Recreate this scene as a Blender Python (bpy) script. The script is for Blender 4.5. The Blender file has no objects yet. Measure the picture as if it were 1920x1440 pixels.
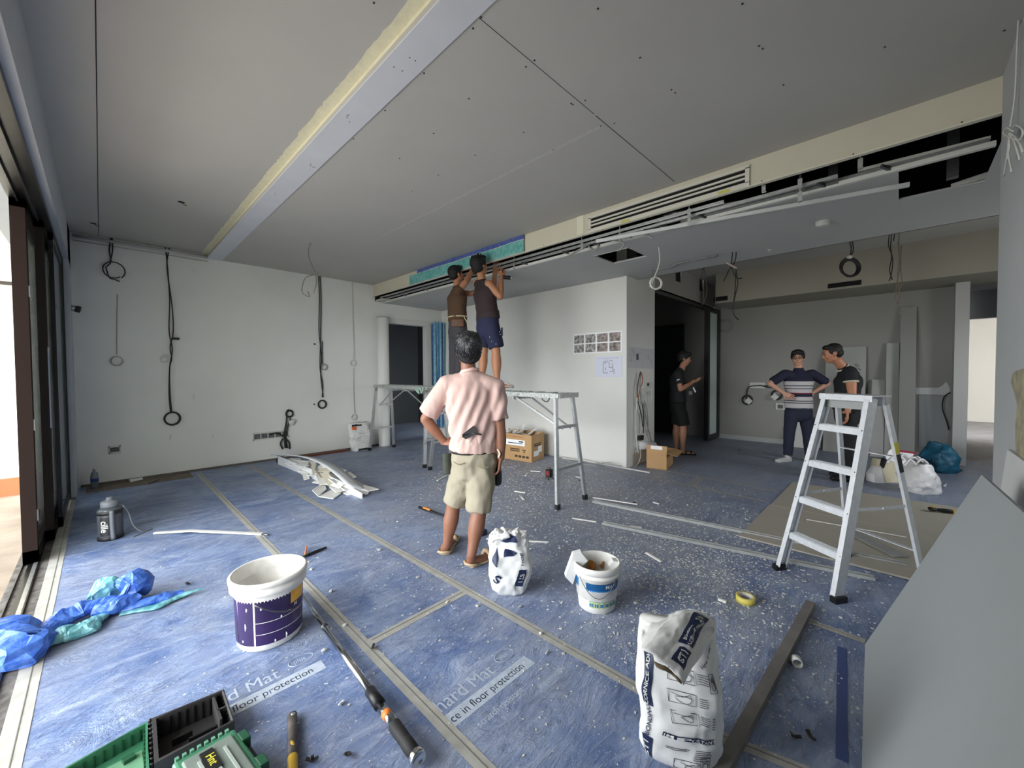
import bpy, bmesh, math, random
from mathutils import Vector, Matrix, Quaternion, noise
PI = math.pi
scn = bpy.context.scene
COL = scn.collection
R0 = random.Random(7)

# ------------------------------------------------------------------ camera
YAW, PIT, ROL, FPX = math.radians(45.82), math.radians(1.519), math.radians(-.343), 749.6
CAM = Vector((0, 0, 1.38))
FWD = Vector((math.sin(YAW)*math.cos(PIT), math.cos(YAW)*math.cos(PIT), -math.sin(PIT)))
_r = Vector((math.cos(YAW), -math.sin(YAW), 0)); _u = _r.cross(FWD)
RT = _r*math.cos(ROL) + _u*math.sin(ROL)
UP = _r*-math.sin(ROL) + _u*math.cos(ROL)
cd = bpy.data.cameras.new('camera'); cam = bpy.data.objects.new('camera', cd); COL.objects.link(cam)
cd.sensor_width = 36; cd.lens = FPX/1920*36; cd.clip_start = .02; cd.clip_end = 200
mw = Matrix((RT, UP, -FWD)).transposed().to_4x4(); mw.translation = CAM
cam.matrix_world = mw
scn.camera = cam

# ------------------------------------------------------------------ light and exposure
scn.view_settings.view_transform = 'Standard'; scn.view_settings.look = 'None'
scn.view_settings.gamma = 1; scn.view_settings.use_curve_mapping = False
scn.view_settings.exposure = 0.10
wd = bpy.data.worlds.new('sky'); scn.world = wd; wd.use_nodes = True
bgn = wd.node_tree.nodes['Background']
bgn.inputs[1].default_value = 13.0
_N, _L = wd.node_tree.nodes, wd.node_tree.links
_tc = _N.new('ShaderNodeTexCoord'); _sx = _N.new('ShaderNodeSeparateXYZ'); _cr = _N.new('ShaderNodeValToRGB'); _mr = _N.new('ShaderNodeMapRange')
_mr.inputs['From Min'].default_value = -1; _mr.inputs['From Max'].default_value = 1
_L.new(_tc.outputs['Generated'], _sx.inputs[0]); _L.new(_sx.outputs[2], _mr.inputs['Value']); _L.new(_mr.outputs[0], _cr.inputs[0]); _L.new(_cr.outputs[0], bgn.inputs[0])
_e = _cr.color_ramp.elements; _e[0].position = .47; _e[0].color = (.36, .36, .34, 1); _e[1].position = 1; _e[1].color = (.58, .64, .72, 1)
_k = _e.new(.50); _k.color = (.95, .98, 1, 1)

def area(name, loc, rot, sx, sy, power, col=(1, 1, 1)):
    l = bpy.data.lights.new(name, 'AREA'); l.shape = 'RECTANGLE'; l.size = sx; l.size_y = sy
    l.energy = power; l.color = col
    o = bpy.data.objects.new(name, l); COL.objects.link(o); o.location = loc; o.rotation_euler = rot
    return o
# daylight portal in the open sliding doors, and in the windows of the bright room at the corridor's end
po = area('daylight_portal', (-.62, 2.85, 1.36), (0, -PI/2, 0), 2.6, 3.6, 10); po.data.cycles.is_portal = True
p2 = area('side_window_portal', (6.3, -2.42, 1.6), (PI/2, 0, 0), 1.5, 1.1, 10); p2.data.cycles.is_portal = True
area('corridor_window_light', (13.2, -3.6, 1.7), (-PI/2, 0, 0), 2.4, 1.8, 130, (1, .985, .96))

# ------------------------------------------------------------------ projection helpers (pixels of the 1920x1440 photo -> world)
def ray(x, y): return FWD + RT*((x-960)/FPX) - UP*((y-720)/FPX)
def PZ(x, y, z=0.): d = ray(x, y); return CAM + d*((z-CAM.z)/d.z)
def PX(x, y, X): d = ray(x, y); return CAM + d*(X/d.x)
def PY(x, y, Y): d = ray(x, y); return CAM + d*(Y/d.y)
def PD(x, y, D): return CAM + ray(x, y)*D

# ------------------------------------------------------------------ materials
def lin(c):
    return tuple((v/255/12.92 if v/255 <= .04045 else ((v/255+.055)/1.055)**2.4) for v in c)
MATS = {}
def M(name, rgb, rough=.6, metal=0., var=0., vscale=6., bump=0., bscale=30., rgb2=None, aniso=None, spec=None, alpha=1, trans=0):
    if name in MATS: return MATS[name]
    m = bpy.data.materials.new(name); m.use_nodes = True; nt = m.node_tree; N = nt.nodes; L = nt.links
    b = N['Principled BSDF']; c = lin(rgb)
    b.inputs['Base Color'].default_value = (*c, 1); b.inputs['Roughness'].default_value = rough
    b.inputs['Metallic'].default_value = metal
    if spec is not None: b.inputs['Specular IOR Level'].default_value = spec
    if trans: b.inputs['Transmission Weight'].default_value = trans
    tc = N.new('ShaderNodeTexCoord')
    mp = N.new('ShaderNodeMapping'); L.new(tc.outputs['Object'], mp.inputs[0])
    if aniso: mp.inputs['Scale'].default_value = aniso
    if var or rgb2:
        n = N.new('ShaderNodeTexNoise'); n.inputs['Scale'].default_value = vscale; n.inputs['Detail'].default_value = 5
        L.new(mp.outputs[0], n.inputs['Vector'])
        r = N.new('ShaderNodeValToRGB'); L.new(n.outputs[0], r.inputs[0])
        r.color_ramp.elements[0].position = .32; r.color_ramp.elements[1].position = .68
        if rgb2: c2 = lin(rgb2); c1 = c
        else: c1 = tuple(v*(1-var) for v in c); c2 = tuple(min(1, v*(1+var)) for v in c)
        r.color_ramp.elements[0].color = (*c1, 1); r.color_ramp.elements[1].color = (*c2, 1)
        L.new(r.outputs[0], b.inputs['Base Color'])
    if bump:
        n2 = N.new('ShaderNodeTexNoise'); n2.inputs['Scale'].default_value = bscale; n2.inputs['Detail'].default_value = 4
        L.new(mp.outputs[0], n2.inputs['Vector'])
        bp = N.new('ShaderNodeBump'); bp.inputs['Strength'].default_value = bump; bp.inputs['Distance'].default_value = .01
        L.new(n2.outputs[0], bp.inputs['Height']); L.new(bp.outputs[0], b.inputs['Normal'])
    MATS[name] = m
    return m
def emis(name, rgb, s=1):
    m = bpy.data.materials.new(name); m.use_nodes = True
    b = m.node_tree.nodes['Principled BSDF']; b.inputs['Base Color'].default_value = (0, 0, 0, 1)
    b.inputs['Emission Color'].default_value = (*lin(rgb), 1); b.inputs['Emission Strength'].default_value = s
    return m

# ------------------------------------------------------------------ mesh builder
def frame(d, up=None):
    d = Vector(d).normalized()
    u = Vector(up) if up is not None else Vector((0, 0, 1))
    if abs(d.dot(u.normalized())) > .98: u = Vector((0, 1, 0)) if up is None else Vector((1, 0, 0))
    s = d.cross(u).normalized(); t = s.cross(d).normalized()
    return s, t, d           # side, up-ish, along

class MB:
    def __init__(s): s.v = []; s.f = []; s.mi = []; s.sm = []
    def add(s, vs, fs, mi=0, smooth=False):
        o = len(s.v); s.v += [Vector(p) for p in vs]
        for f in fs: s.f.append([i+o for i in f]); s.mi.append(mi); s.sm.append(smooth)
        return s
    def box(s, a, b, mi=0):
        (x0, y0, z0), (x1, y1, z1) = a, b
        x0, x1 = sorted((x0, x1)); y0, y1 = sorted((y0, y1)); z0, z1 = sorted((z0, z1))
        return s.add([(x0,y0,z0),(x1,y0,z0),(x1,y1,z0),(x0,y1,z0),(x0,y0,z1),(x1,y0,z1),(x1,y1,z1),(x0,y1,z1)],
                     [(0,3,2,1),(4,5,6,7),(0,1,5,4),(1,2,6,5),(2,3,7,6),(3,0,4,7)], mi)
    def obox(s, c, ax, ay, az, mi=0):        # centre and three half-axis vectors
        c, ax, ay, az = Vector(c), Vector(ax), Vector(ay), Vector(az)
        vs = [c+ax*i+ay*j+az*k for k in (-1, 1) for i, j in ((-1,-1),(1,-1),(1,1),(-1,1))]
        return s.add(vs, [(0,3,2,1),(4,5,6,7),(0,1,5,4),(1,2,6,5),(2,3,7,6),(3,0,4,7)], mi)
    def bar(s, p, q, w, t, up=None, mi=0):   # rectangular bar from p to q, w across, t thick along 'up'
        p, q = Vector(p), Vector(q); sd, tt, d = frame(q-p, up)
        return s.obox((p+q)/2, sd*w/2, tt*t/2, (q-p)/2, mi)
    def prism(s, poly, vec, mi=0):           # polygon (3-D points) extruded along vec
        n = len(poly); vec = Vector(vec); P = [Vector(p) for p in poly]
        vs = P + [p+vec for p in P]
        fs = [tuple(range(n))[::-1], tuple(range(n, 2*n))] + [(i, (i+1) % n, n+(i+1) % n, n+i) for i in range(n)]
        return s.add(vs, fs, mi)
    def tube(s, pts, r, n=8, mi=0, up=None, cap=True, smooth=True):
        # r: number, list of numbers, or list of (rx, ry); sections stay parallel-transported
        pts = [Vector(p) for p in pts]; k = len(pts); rr = r if isinstance(r, (list, tuple)) and len(r) == k else [r]*k
        vs = []; prev = None
        for i, p in enumerate(pts):
            d = (pts[min(i+1, k-1)]-pts[max(i-1, 0)])
            if d.length < 1e-9: d = Vector((0, 0, 1))
            d.normalize()
            if prev is None: sd, tt, _ = frame(d, up)
            elif up is not None: sd, tt, _ = frame(d, up); sd = sd if sd.dot(prev) > 0 else -sd; tt = sd.cross(d)*-1 if False else tt
            else:
                sd = (prev - d*prev.dot(d)); sd = sd.normalized() if sd.length > 1e-6 else frame(d)[0]; tt = sd.cross(d)
            prev = sd
            a, b = rr[i] if isinstance(rr[i], (tuple, list)) else (rr[i], rr[i])
            for j in range(n):
                t = 2*PI*j/n; vs.append(p + sd*math.cos(t)*a + tt*math.sin(t)*b)
        fs = [(i*n+j, i*n+(j+1) % n, (i+1)*n+(j+1) % n, (i+1)*n+j) for i in range(k-1) for j in range(n)]
        if cap: fs += [tuple(range(n))[::-1], tuple((k-1)*n+j for j in range(n))]
        return s.add(vs, fs, mi, smooth)
    def limb(s, pts, rr, n=14, up=None, mi=0):    # tube with rounded ends, smooth interpolation
        pts = [Vector(p) for p in pts]; rr = [(a if isinstance(a, (tuple, list)) else (a, a)) for a in rr]
        P = []; Q = []
        d0 = (pts[0]-pts[1]).normalized(); d1 = (pts[-1]-pts[-2]).normalized()
        for t in (1., .8, .45): c = math.sqrt(max(0, 1-t*t)); P.append(pts[0]+d0*t*min(rr[0])*.9); Q.append((rr[0][0]*max(c, .05), rr[0][1]*max(c, .05)))
        m = 4
        for i in range(len(pts)-1):
            a, b = pts[i], pts[i+1]; pa = pts[i-1] if i else a*2-b; pb = pts[i+2] if i+2 < len(pts) else b*2-a
            for k in range(m):
                t = k/m
                P.append(.5*((2*a)+(b-pa)*t+(2*pa-5*a+4*b-pb)*t*t+(3*a-3*b+pb-pa)*t**3))
                h = t*t*(3-2*t); Q.append(tuple(rr[i][q]*(1-h)+rr[i+1][q]*h for q in (0, 1)))
        P.append(pts[-1]); Q.append(rr[-1])
        for t in (.45, .8, 1.): c = math.sqrt(max(0, 1-t*t)); P.append(pts[-1]+d1*t*min(rr[-1])*.9); Q.append((rr[-1][0]*max(c, .05), rr[-1][1]*max(c, .05)))
        return s.tube(P, Q, n, mi, up)
    def lathe(s, prof, c=(0, 0, 0), n=32, mi=0, axis=None, sx=1, sy=1, smooth=True, closed=False):
        c = Vector(c); ax = Vector(axis) if axis is not None else Vector((0, 0, 1)); sd, tt, d = frame(ax)
        if axis is None: sd, tt = Vector((1, 0, 0)), Vector((0, 1, 0))
        vs = [c + d*z + sd*math.cos(2*PI*j/n)*r*sx + tt*math.sin(2*PI*j/n)*r*sy for r, z in prof for j in range(n)]
        k = len(prof)
        fs = [(i*n+j, i*n+(j+1) % n, (i+1)*n+(j+1) % n, (i+1)*n+j) for i in range(k-1) for j in range(n)]
        if not closed:
            fs += [tuple(range(n))[::-1], tuple((k-1)*n+j for j in range(n))]
        return s.add(vs, fs, mi, smooth)
    def ell(s, c, rx, ry, rz, M3=None, n=20, m=12, mi=0):
        c = Vector(c); M3 = M3 or Matrix.Identity(3); vs = []
        for i in range(m+1):
            th = PI*i/m
            for j in range(n):
                ph = 2*PI*j/n
                vs.append(c + M3 @ Vector((rx*math.sin(th)*math.cos(ph), ry*math.sin(th)*math.sin(ph), rz*math.cos(th))))
        fs = [(i*n+j, (i+1)*n+j, (i+1)*n+(j+1) % n, i*n+(j+1) % n) for i in range(m) for j in range(n)]
        return s.add(vs, fs, mi, True)
    def grid(s, fn, nu, nv, mi=0, smooth=True, closeu=False):
        vs = [fn(i/nu, j/nv) for j in range(nv+1) for i in range(nu + (0 if closeu else 1))]
        w = nu if closeu else nu+1
        fs = []
        for j in range(nv):
            for i in range(nu):
                i2 = (i+1) % w if closeu else i+1
                fs.append((j*w+i, j*w+i2, (j+1)*w+i2, (j+1)*w+i))
        return s.add(vs, fs, mi, smooth)
    def wob(s, amp, sc=8., seed=0.):
        for p in s.v: p += noise.noise_vector(p*sc + Vector((seed, seed*1.7, seed*.3)))*amp
        return s
    def build(s, name, mat, parent=None, origin=None, clean=True):
        me = bpy.data.meshes.new(name)
        if parent is not None: inv = MWI[parent]; vs = [inv @ p for p in s.v]; loc = Vector()
        else:
            if origin is None:
                xs = [p.x for p in s.v]; ys = [p.y for p in s.v]; zs = [p.z for p in s.v]
                origin = Vector(((min(xs)+max(xs))/2, (min(ys)+max(ys))/2, min(zs)))
            loc = Vector(origin); vs = [p-loc for p in s.v]
        me.from_pydata(vs, [], s.f)
        for m in (mat if isinstance(mat, (list, tuple)) else [mat]): me.materials.append(m)
        me.polygons.foreach_set('material_index', s.mi); me.polygons.foreach_set('use_smooth', s.sm)
        if clean:
            bm = bmesh.new(); bm.from_mesh(me); bmesh.ops.remove_doubles(bm, verts=bm.verts, dist=1e-5)
            bmesh.ops.recalc_face_normals(bm, faces=bm.faces); bm.to_mesh(me); bm.free()
        me.update()
        o = bpy.data.objects.new(name, me); COL.objects.link(o)
        o.location = loc
        if parent is not None: o.parent = parent; MWI[o] = MWI[parent]
        else: MWI[o] = Matrix.Translation(-loc)
        return o
MWI = {}
def tag(o, label=None, cat=None, group=None, kind=None):
    if label: o['label'] = label
    if cat: o['category'] = cat
    if group: o['group'] = group
    if kind: o['kind'] = kind
    return o
def thing(name, label, cat, loc=(0, 0, 0), group=None):
    o = bpy.data.objects.new(name, None); COL.objects.link(o); o.location = loc; o.empty_display_size = .1
    MWI[o] = Matrix.Translation(-Vector(loc))
    return tag(o, label, cat, group)
def struct(name, mb, mat, parent=None, kind='structure'):
    o = mb.build(name, mat, parent)
    if parent is None: o['kind'] = kind
    return o
def remesh(o, voxel, smooth=2, sm_fac=.5):
    m = o.modifiers.new('r', 'REMESH'); m.mode = 'VOXEL'; m.voxel_size = voxel; m.use_smooth_shade = True
    if smooth: s = o.modifiers.new('s', 'SMOOTH'); s.iterations = smooth; s.factor = sm_fac
    dg = bpy.context.evaluated_depsgraph_get(); dg.update()
    me = bpy.data.meshes.new_from_object(o.evaluated_get(dg)); o.modifiers.clear()
    old = o.data; me.materials.clear()
    for q in old.materials: me.materials.append(q)
    o.data = me
    return o
def bevel(o, w=.003, seg=2):
    m = o.modifiers.new('b', 'BEVEL'); m.width = w; m.segments = seg; m.limit_method = 'ANGLE'; return o
def text(name, s, loc, xdir, ydir, size, mat, parent, depth=.0006, align='LEFT', squash=1., font_shear=0):
    cu = bpy.data.curves.new(name, 'FONT'); cu.body = s; cu.size = size; cu.extrude = depth; cu.align_x = align
    cu.shear = font_shear; cu.offset = 0
    o = bpy.data.objects.new(name, cu); COL.objects.link(o)
    dg = bpy.context.evaluated_depsgraph_get(); dg.update()
    me = bpy.data.meshes.new_from_object(o.evaluated_get(dg)); bpy.data.objects.remove(o)
    X = Vector(xdir).normalized(); Y = Vector(ydir).normalized(); Z = X.cross(Y)
    m4 = Matrix((X*squash, Y, Z)).transposed().to_4x4(); m4.translation = Vector(loc)
    me.transform((MWI[parent] if parent is not None else Matrix.Identity(4)) @ m4)
    me.materials.clear(); me.materials.append(mat)
    o = bpy.data.objects.new(name, me); COL.objects.link(o)
    if parent is not None: o.parent = parent; MWI[o] = MWI[parent]
    return o
def spline(pts, m=6):
    pts = [Vector(p) for p in pts]; P = []
    for i in range(len(pts)-1):
        a, b = pts[i], pts[i+1]; pa = pts[i-1] if i else a*2-b; pb = pts[i+2] if i+2 < len(pts) else b*2-a
        for k in range(m):
            t = k/m; P.append(.5*((2*a)+(b-pa)*t+(2*pa-5*a+4*b-pb)*t*t+(3*a-3*b+pb-pa)*t**3))
    P.append(pts[-1]); return P
# ================================================================== ROOM
ZC, ZL = 3.08, 3.13
white = M('painted_plaster_white', (208, 208, 202), .8, var=.03, vscale=2, bump=.05, bscale=60)
wallm = M('wall_skim_grey', (224, 225, 221), .75, var=.035, vscale=1.3, bump=.05, bscale=50)
ceilm = M('plasterboard_grey', (183, 181, 175), .8, var=.02, vscale=2)
soffm = M('plasterboard_soffit', (186, 187, 186), .8, var=.02, vscale=2)
cream = M('cream_board', (208, 202, 182), .75, var=.03, vscale=3)
comp = M('joint_compound', (222, 216, 186), .8, var=.05, vscale=20, bump=.3, bscale=40)
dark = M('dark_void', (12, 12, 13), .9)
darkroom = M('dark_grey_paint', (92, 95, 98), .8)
black = M('black_plastic', (18, 18, 20), .45)
blackmetal = M('black_frame', (14, 14, 15), .35)
brown = M('brown_aluminium', (40, 31, 28), .9, spec=.1)
alu = M('galvanised_steel', (190, 192, 192), .38, metal=.85, var=.1, vscale=30)
darksteel = M('dull_steel', (110, 112, 112), .45, metal=.8, var=.1, vscale=25)

def floor_material():
    m = bpy.data.materials.new('blue_protection_mat'); m.use_nodes = True; nt = m.node_tree; N = nt.nodes; L = nt.links
    b = N['Principled BSDF']; b.inputs['Roughness'].default_value = .42
    tc = N.new('ShaderNodeTexCoord')
    def noise_(scale, detail=6, sc=(1, 1, 1), rough=.6, dist=0.):
        mp = N.new('ShaderNodeMapping'); mp.inputs['Scale'].default_value = sc; L.new(tc.outputs['Object'], mp.inputs[0])
        n = N.new('ShaderNodeTexNoise'); n.inputs['Scale'].default_value = scale; n.inputs['Detail'].default_value = detail
        n.inputs['Roughness'].default_value = rough; n.inputs['Distortion'].default_value = dist
        L.new(mp.outputs[0], n.inputs['Vector']); return n.outputs[0]
    def ramp(x, a, b_, ca=0., cb=1.):
        r = N.new('ShaderNodeMapRange'); r.inputs['From Min'].default_value = a; r.inputs['From Max'].default_value = b_
        r.inputs['To Min'].default_value = ca; r.inputs['To Max'].default_value = cb; L.new(x, r.inputs['Value']); return r.outputs[0]
    def mix(f, a, b_):
        x = N.new('ShaderNodeMix'); x.data_type = 'RGBA'
        (L.new(f, x.inputs[0]) if hasattr(f, 'is_output') else None)
        for k, q in ((6, a), (7, b_)):
            if isinstance(q, tuple): x.inputs[k].default_value = (*q, 1)
            else: L.new(q, x.inputs[k])
        return x.outputs[2]
    def math_(op, a, b_):
        x = N.new('ShaderNodeMath'); x.operation = op
        for k, q in ((0, a), (1, b_)):
            if isinstance(q, (int, float)): x.inputs[k].default_value = q
            else: L.new(q, x.inputs[k])
        return x.outputs[0]
    base = mix(ramp(noise_(1.9, 7, (1, 1.2, 1), .68, .8), .38, .62), lin((80, 106, 156)), lin((132, 150, 184)))
    streak = noise_(4.5, 7, (.55, 1.5, 1), .72, 1.4)
    base = mix(ramp(streak, .5, .68, 0, .7), base, lin((176, 187, 212)))
    fine = noise_(34, 8, (.6, 1.3, 1), .75, .4)
    base = mix(ramp(fine, .52, .68, 0, .5), base, lin((150, 158, 176)))
    dk = noise_(7, 7, (.6, 1.3, 1), .75, 1.6)
    base = mix(ramp(dk, .53, .66, 0, .75), base, lin((66, 86, 128)))
    # plaster dust, thickest where the men have been cutting boards
    sp = N.new('ShaderNodeSeparateXYZ'); L.new(tc.outputs['Object'], sp.inputs[0])
    zone = math_('MULTIPLY', ramp(sp.outputs[0], -2.9, -.6, .0, .26), ramp(sp.outputs[1], -3.4, -2.4, .25, 1.))
    vd = N.new('ShaderNodeVectorMath'); vd.operation = 'DISTANCE'; L.new(tc.outputs['Object'], vd.inputs[0]); vd.inputs[1].default_value = (-.4, -.9, .1)
    zone = math_('ADD', zone, math_('MULTIPLY', ramp(vd.outputs['Value'], 2.9, .6, 0., .30), ramp(noise_(3.1, 6, (1, 1, 1), .7), .35, .6, .4, 1.)))
    dust = math_('MULTIPLY', ramp(noise_(2.3, 7, (1, 1, 1), .65), .36, .62), 1.)
    dust = math_('MINIMUM', math_('ADD', math_('MULTIPLY', dust, .30), zone), .78)
    base = mix(dust, base, lin((160, 160, 162)))
    grey = ramp(sp.outputs[0], .4, 2.2, 0., .6)
    base = mix(grey, base, lin((138, 144, 156)))
    speck = ramp(noise_(150, 3, (1, 1, 1), .6), .60, .68)
    speck = math_('MULTIPLY', speck, ramp(noise_(1.3, 5), .40, .60, .1, .9))
    base = mix(speck, base, lin((205, 205, 205)))
    L.new(base, b.inputs['Base Color'])
    L.new(ramp(fine, .3, .7, .34, .62), b.inputs['Roughness'])
    h = math_('ADD', math_('MULTIPLY', streak, 1.), math_('MULTIPLY', noise_(22, 5, (.5, 1.6, 1), .6, 1.), .45))
    bp = N.new('ShaderNodeBump'); bp.inputs['Strength'].default_value = .7; bp.inputs['Distance'].default_value = .03
    L.new(h, bp.inputs['Height']); L.new(bp.outputs[0], b.inputs['Normal'])
    return m
floorm = floor_material()
fl = struct('floor', MB().box((-.225, -3.2, -.1), (9.3, 11.5, 0)), floorm); fl.location = (4, 4, -.1)
fl.data.transform(Matrix.Translation(-(Vector((4, 4, -.1)) - Vector(((9.3-.225)/2, 4.15, -.1)))))
MWI[fl] = Matrix.Translation(-Vector((4, 4, -.1)))

# ceilings: the left strip is a little higher than the big plasterboard field
ce = MB().box((-.3, -.6, ZL), (1.11, 7.4, ZL+.1)).box((1.11, -.6, ZC), (3.70, 7.4, ZC+.15))
ceil = struct('ceiling', ce, ceilm)
seam = M('open_joint', (40, 40, 38), .9)
s = MB(); s.box((.022, 1.9, ZL-.0015), (.027, 7.2, ZL)); s.build('seam', seam, ceil)
s = MB(); s.box((1.30, 1.467, ZC-.0012), (2.3, 1.470, ZC)); s.box((2.32, 1.467, ZC-.0012), (3.6, 1.4715, ZC)); s.build('seam', seam, ceil)
s = MB(); s.box((1.288, -.35, ZC-.002), (1.294, 7.2, ZC)); s.build('seam', seam, ceil)
s = MB(); s.add([(2.43, 1.5, ZC-.001), (2.46, 1.5, ZC-.001), (2.465, 4.6, ZC-.001), (2.44, 4.6, ZC-.001)], [(0, 1, 2, 3)])
o = s.build('taped_joint', M('thin_filler', (192, 190, 184), .8, var=.1, vscale=40), ceil)
s = MB()
for px, py in [(701,5),(902,32),(887,53),(1121,16),(1002,113),(986,125),(879,185),(1071,194),(1074,196),(1097,188),(1200,108),(1259,168),(1266,174),(813,250),(891,291),(749,297),(822,328),(982,248),(1037,281),(1126,236),(1152,231),(773,358),(1392,7),(1423,86),(1430,91),(1659,88),(1469,159),(1883,57),(795,137),(870,1),(880,7),(887,22),(763,119),(780,130),(735,157),(743,161),(722,207),(690,194),(707,201),(663,260),(648,256)]:
    p = PZ(px, py, ZC); s.lathe([(.005, ZC-.0025), (.0055, ZC)], (p.x, p.y, 0), 8)
tag(s.build('screw_head', M('dark_screw', (35, 34, 32), .5), ceil), kind='stuff')
for px, py in [(340, 379), (175, 419)]:
    p = PZ(px, py, ZL); s = MB(); s.lathe([(.028, ZL-.001), (.03, ZL)], (p.x, p.y, 0), 14); s.tube([p+Vector((0, 0, .0)), p+Vector((.03, .01, -.02)), p+Vector((.045, .03, -.012))], .003, 6)
    s.build('ceiling_hole', seam, ceil)

# flush beam: pale board with a smear of yellowish compound along its left side
bm_ = struct('trim_1', MB().box((1.11, -.6, ZC-.008), (1.29, 7.25, ZC)), M('pale_board_strip', (205, 208, 214), .75, var=.03, vscale=4))
def smear(u, v):
    y = -.5 + v*7.7; w = .065 + .008*noise.noise(Vector((y*6, 1.3, 0))) + .012*noise.noise(Vector((y*31, 4, 0)))
    if u < .5: return Vector((1.11 - w*(1-u*2), y, ZL-.003 if u > 0 else ZL-.0005))
    return Vector((1.108 + (u-.5)*.012, y, ZL-.003 - (u-.5)*2*.05))
MB().grid(smear, 2, 220, smooth=False).build('compound_smear', comp, bm_)
s = MB()
for y in [1.9, 2.0, 2.6, 2.63, 3.4, 3.45, 4.2, 5.1]:
    for k in range(2): s.ell((1.16+R0.random()*.1, y+R0.random()*.05, ZC-.009), .004, .004, .002, n=6, m=4)
s.build('screw_head', M('dark_screw', (35, 34, 32)), bm_)['kind'] = 'stuff'

# far wall (Y = 7.25) with the doorway into the dark room
w = MB(); w.box((-.3, 7.25, 0), (3.95, 7.4, 3.3)); w.box((4.86, 7.25, 0), (5.6, 7.4, 3.3)); w.box((3.95, 7.25, 2.39), (4.86, 7.4, 3.3))
wf = struct('wall_far', w, wallm)
s = MB(); s.box((-.2, 7.235, 0), (3.9, 7.25, .03)); struct('baseboard_far', s, M('rough_base_strip', (96, 92, 86), .8, var=.2, vscale=8))
s = MB(); s.box((3.85, 7.235, 2.39), (4.95, 7.25, 2.49)); s.box((3.87, 7.235, 0), (3.95, 7.25, 2.39)); s.box((4.86, 7.22, 0), (4.96, 7.25, 2.42)); struct('trim_2', s, M('primed_door_lining', (214, 214, 210), .7))
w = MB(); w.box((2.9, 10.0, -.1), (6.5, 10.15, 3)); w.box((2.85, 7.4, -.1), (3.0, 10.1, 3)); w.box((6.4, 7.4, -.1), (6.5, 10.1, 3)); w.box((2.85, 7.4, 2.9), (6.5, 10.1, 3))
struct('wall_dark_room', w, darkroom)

# poster wall and its return
w = MB(); w.box((5.262, 2.98, 0), (5.45, 7.25, 2.80)); w.box((5.262, 2.82, 0), (6.17, 2.98, 3.25))
wp = struct('wall_posters', w, M('poster_wall_paint', (226, 225, 219), .75, var=.03, vscale=1.5, bump=.04, bscale=50))
s = MB(); s.box((5.256, 2.814, 0), (5.268, 2.826, 2.75)); s.build('corner_bead', white, wp)
# header over the wide opening, notched
w = MB()
for x0, x1, z0, z1 in [(6.17, 9.1, 2.74, 2.97), (6.17, 6.99, 2.97, 3.25), (7.23, 8.14, 2.97, 3.25), (8.36, 9.1, 2.97, 3.25)]:
    w.box((x0, 2.82, z0), (x1, 2.834, z1))
w.box((6.17, 2.96, 2.74), (9.1, 2.98, 3.25))
wh = struct('wall_header', w, M('header_paint', (168, 165, 158), .8, var=.03, vscale=2))
s = MB(); s.box((6.17, 2.84, 2.66), (9.0, 2.87, 2.74)); s.box((6.17, 2.90, 2.66), (9.0, 2.93, 2.74)); s.box((6.17, 2.84, 2.715), (9.0, 2.93, 2.74))
struct('trim_3', s, darksteel)
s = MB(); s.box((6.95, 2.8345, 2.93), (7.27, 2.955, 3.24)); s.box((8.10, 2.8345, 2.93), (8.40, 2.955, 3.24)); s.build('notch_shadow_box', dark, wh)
# kitchen back wall, niche, beam, ceiling
w = MB(); w.box((9.05, -.56, 0), (9.2, 6, 3.3)); w.box((6.0, 5.9, -.05), (9.2, 6.05, 3.3)); w.box((6.17, 2.98, 0), (6.3, 6, 3.3)); w.box((6.1, 2.95, 3.25), (9.2, 6, 3.35))
wk = struct('wall_kitchen', w, M('kitchen_wall_paint', (146, 145, 139), .75, var=.04, vscale=1.2, bump=.04, bscale=50))
s = MB(); s.box((9.035, -.5, 0), (9.05, 2.8, .09)); struct('baseboard_kitchen', s, M('skim_skirting', (170, 171, 168), .7))
w = MB(); w.box((8.05, -2.3, 2.66), (9.05, 2.50, 3.2)); kb = struct('trim_4', w, M('beam_paint', (156, 152, 138), .8, var=.03, vscale=2))
s = MB(); p = PX(1583, 533, 8.045); s.box((8.04, p.y-.2, p.z-.035), (8.06, p.y+.2, p.z+.035)); s.build('slot', dark, kb)
s = MB(); p = PX(1352, 560, 8.045); s.box((8.04, p.y-.11, p.z-.04), (8.06, p.y+.09, p.z+.04)); s.box((8.04, p.y+.105, p.z-.035), (8.06, p.y+.135, p.z+.04)); s.build('slot', dark, kb)
kc = struct('ceiling_kitchen', MB().box((5.6, -.8, 3.2), (9.2, 2.82, 3.3)), ceilm)
# pillar between niche and corridor, corridor beyond it, bright room at its end
w = MB(); w.box((8.72, -.70, 0), (9.2, -.56, 3.3)); struct('wall_pillar', w, M('pillar_paint', (190, 190, 186), .75))
w = MB(); w.box((8.72, -2.2, 2.74), (9.1, -.70, 3.3)); w.box((9.2, -.74, 0), (11.9, -.66, 3.0)); w.box((8.9, -2.3, 2.95), (12.0, -.66, 3.05)); w.box((8.9, -2.4, 0), (12.0, -2.3, 3.05))
w.box((12, -.96, 0), (12.15, -.66, 3.0)); w.box((12, -2.4, 2.40), (12.15, -.66, 3.05))
struct('wall_corridor', w, M('corridor_paint', (128, 128, 132), .8))
w = MB(); w.box((16.5, -4.2, -.1), (16.6, 1, 3)); w.box((12.1, .9, -.1), (16.6, 1, 3)); w.box((12.1, -4.2, 2.9), (16.6, 1, 3)); w.box((12.1, -4.3, -.1), (16.6, -4.2, 3)); w.box((11.9, -4.3, 0), (12.0, -2.4, 3))
struct('wall_bright_room', w, M('warm_white_paint', (224, 222, 217), .8))
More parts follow.
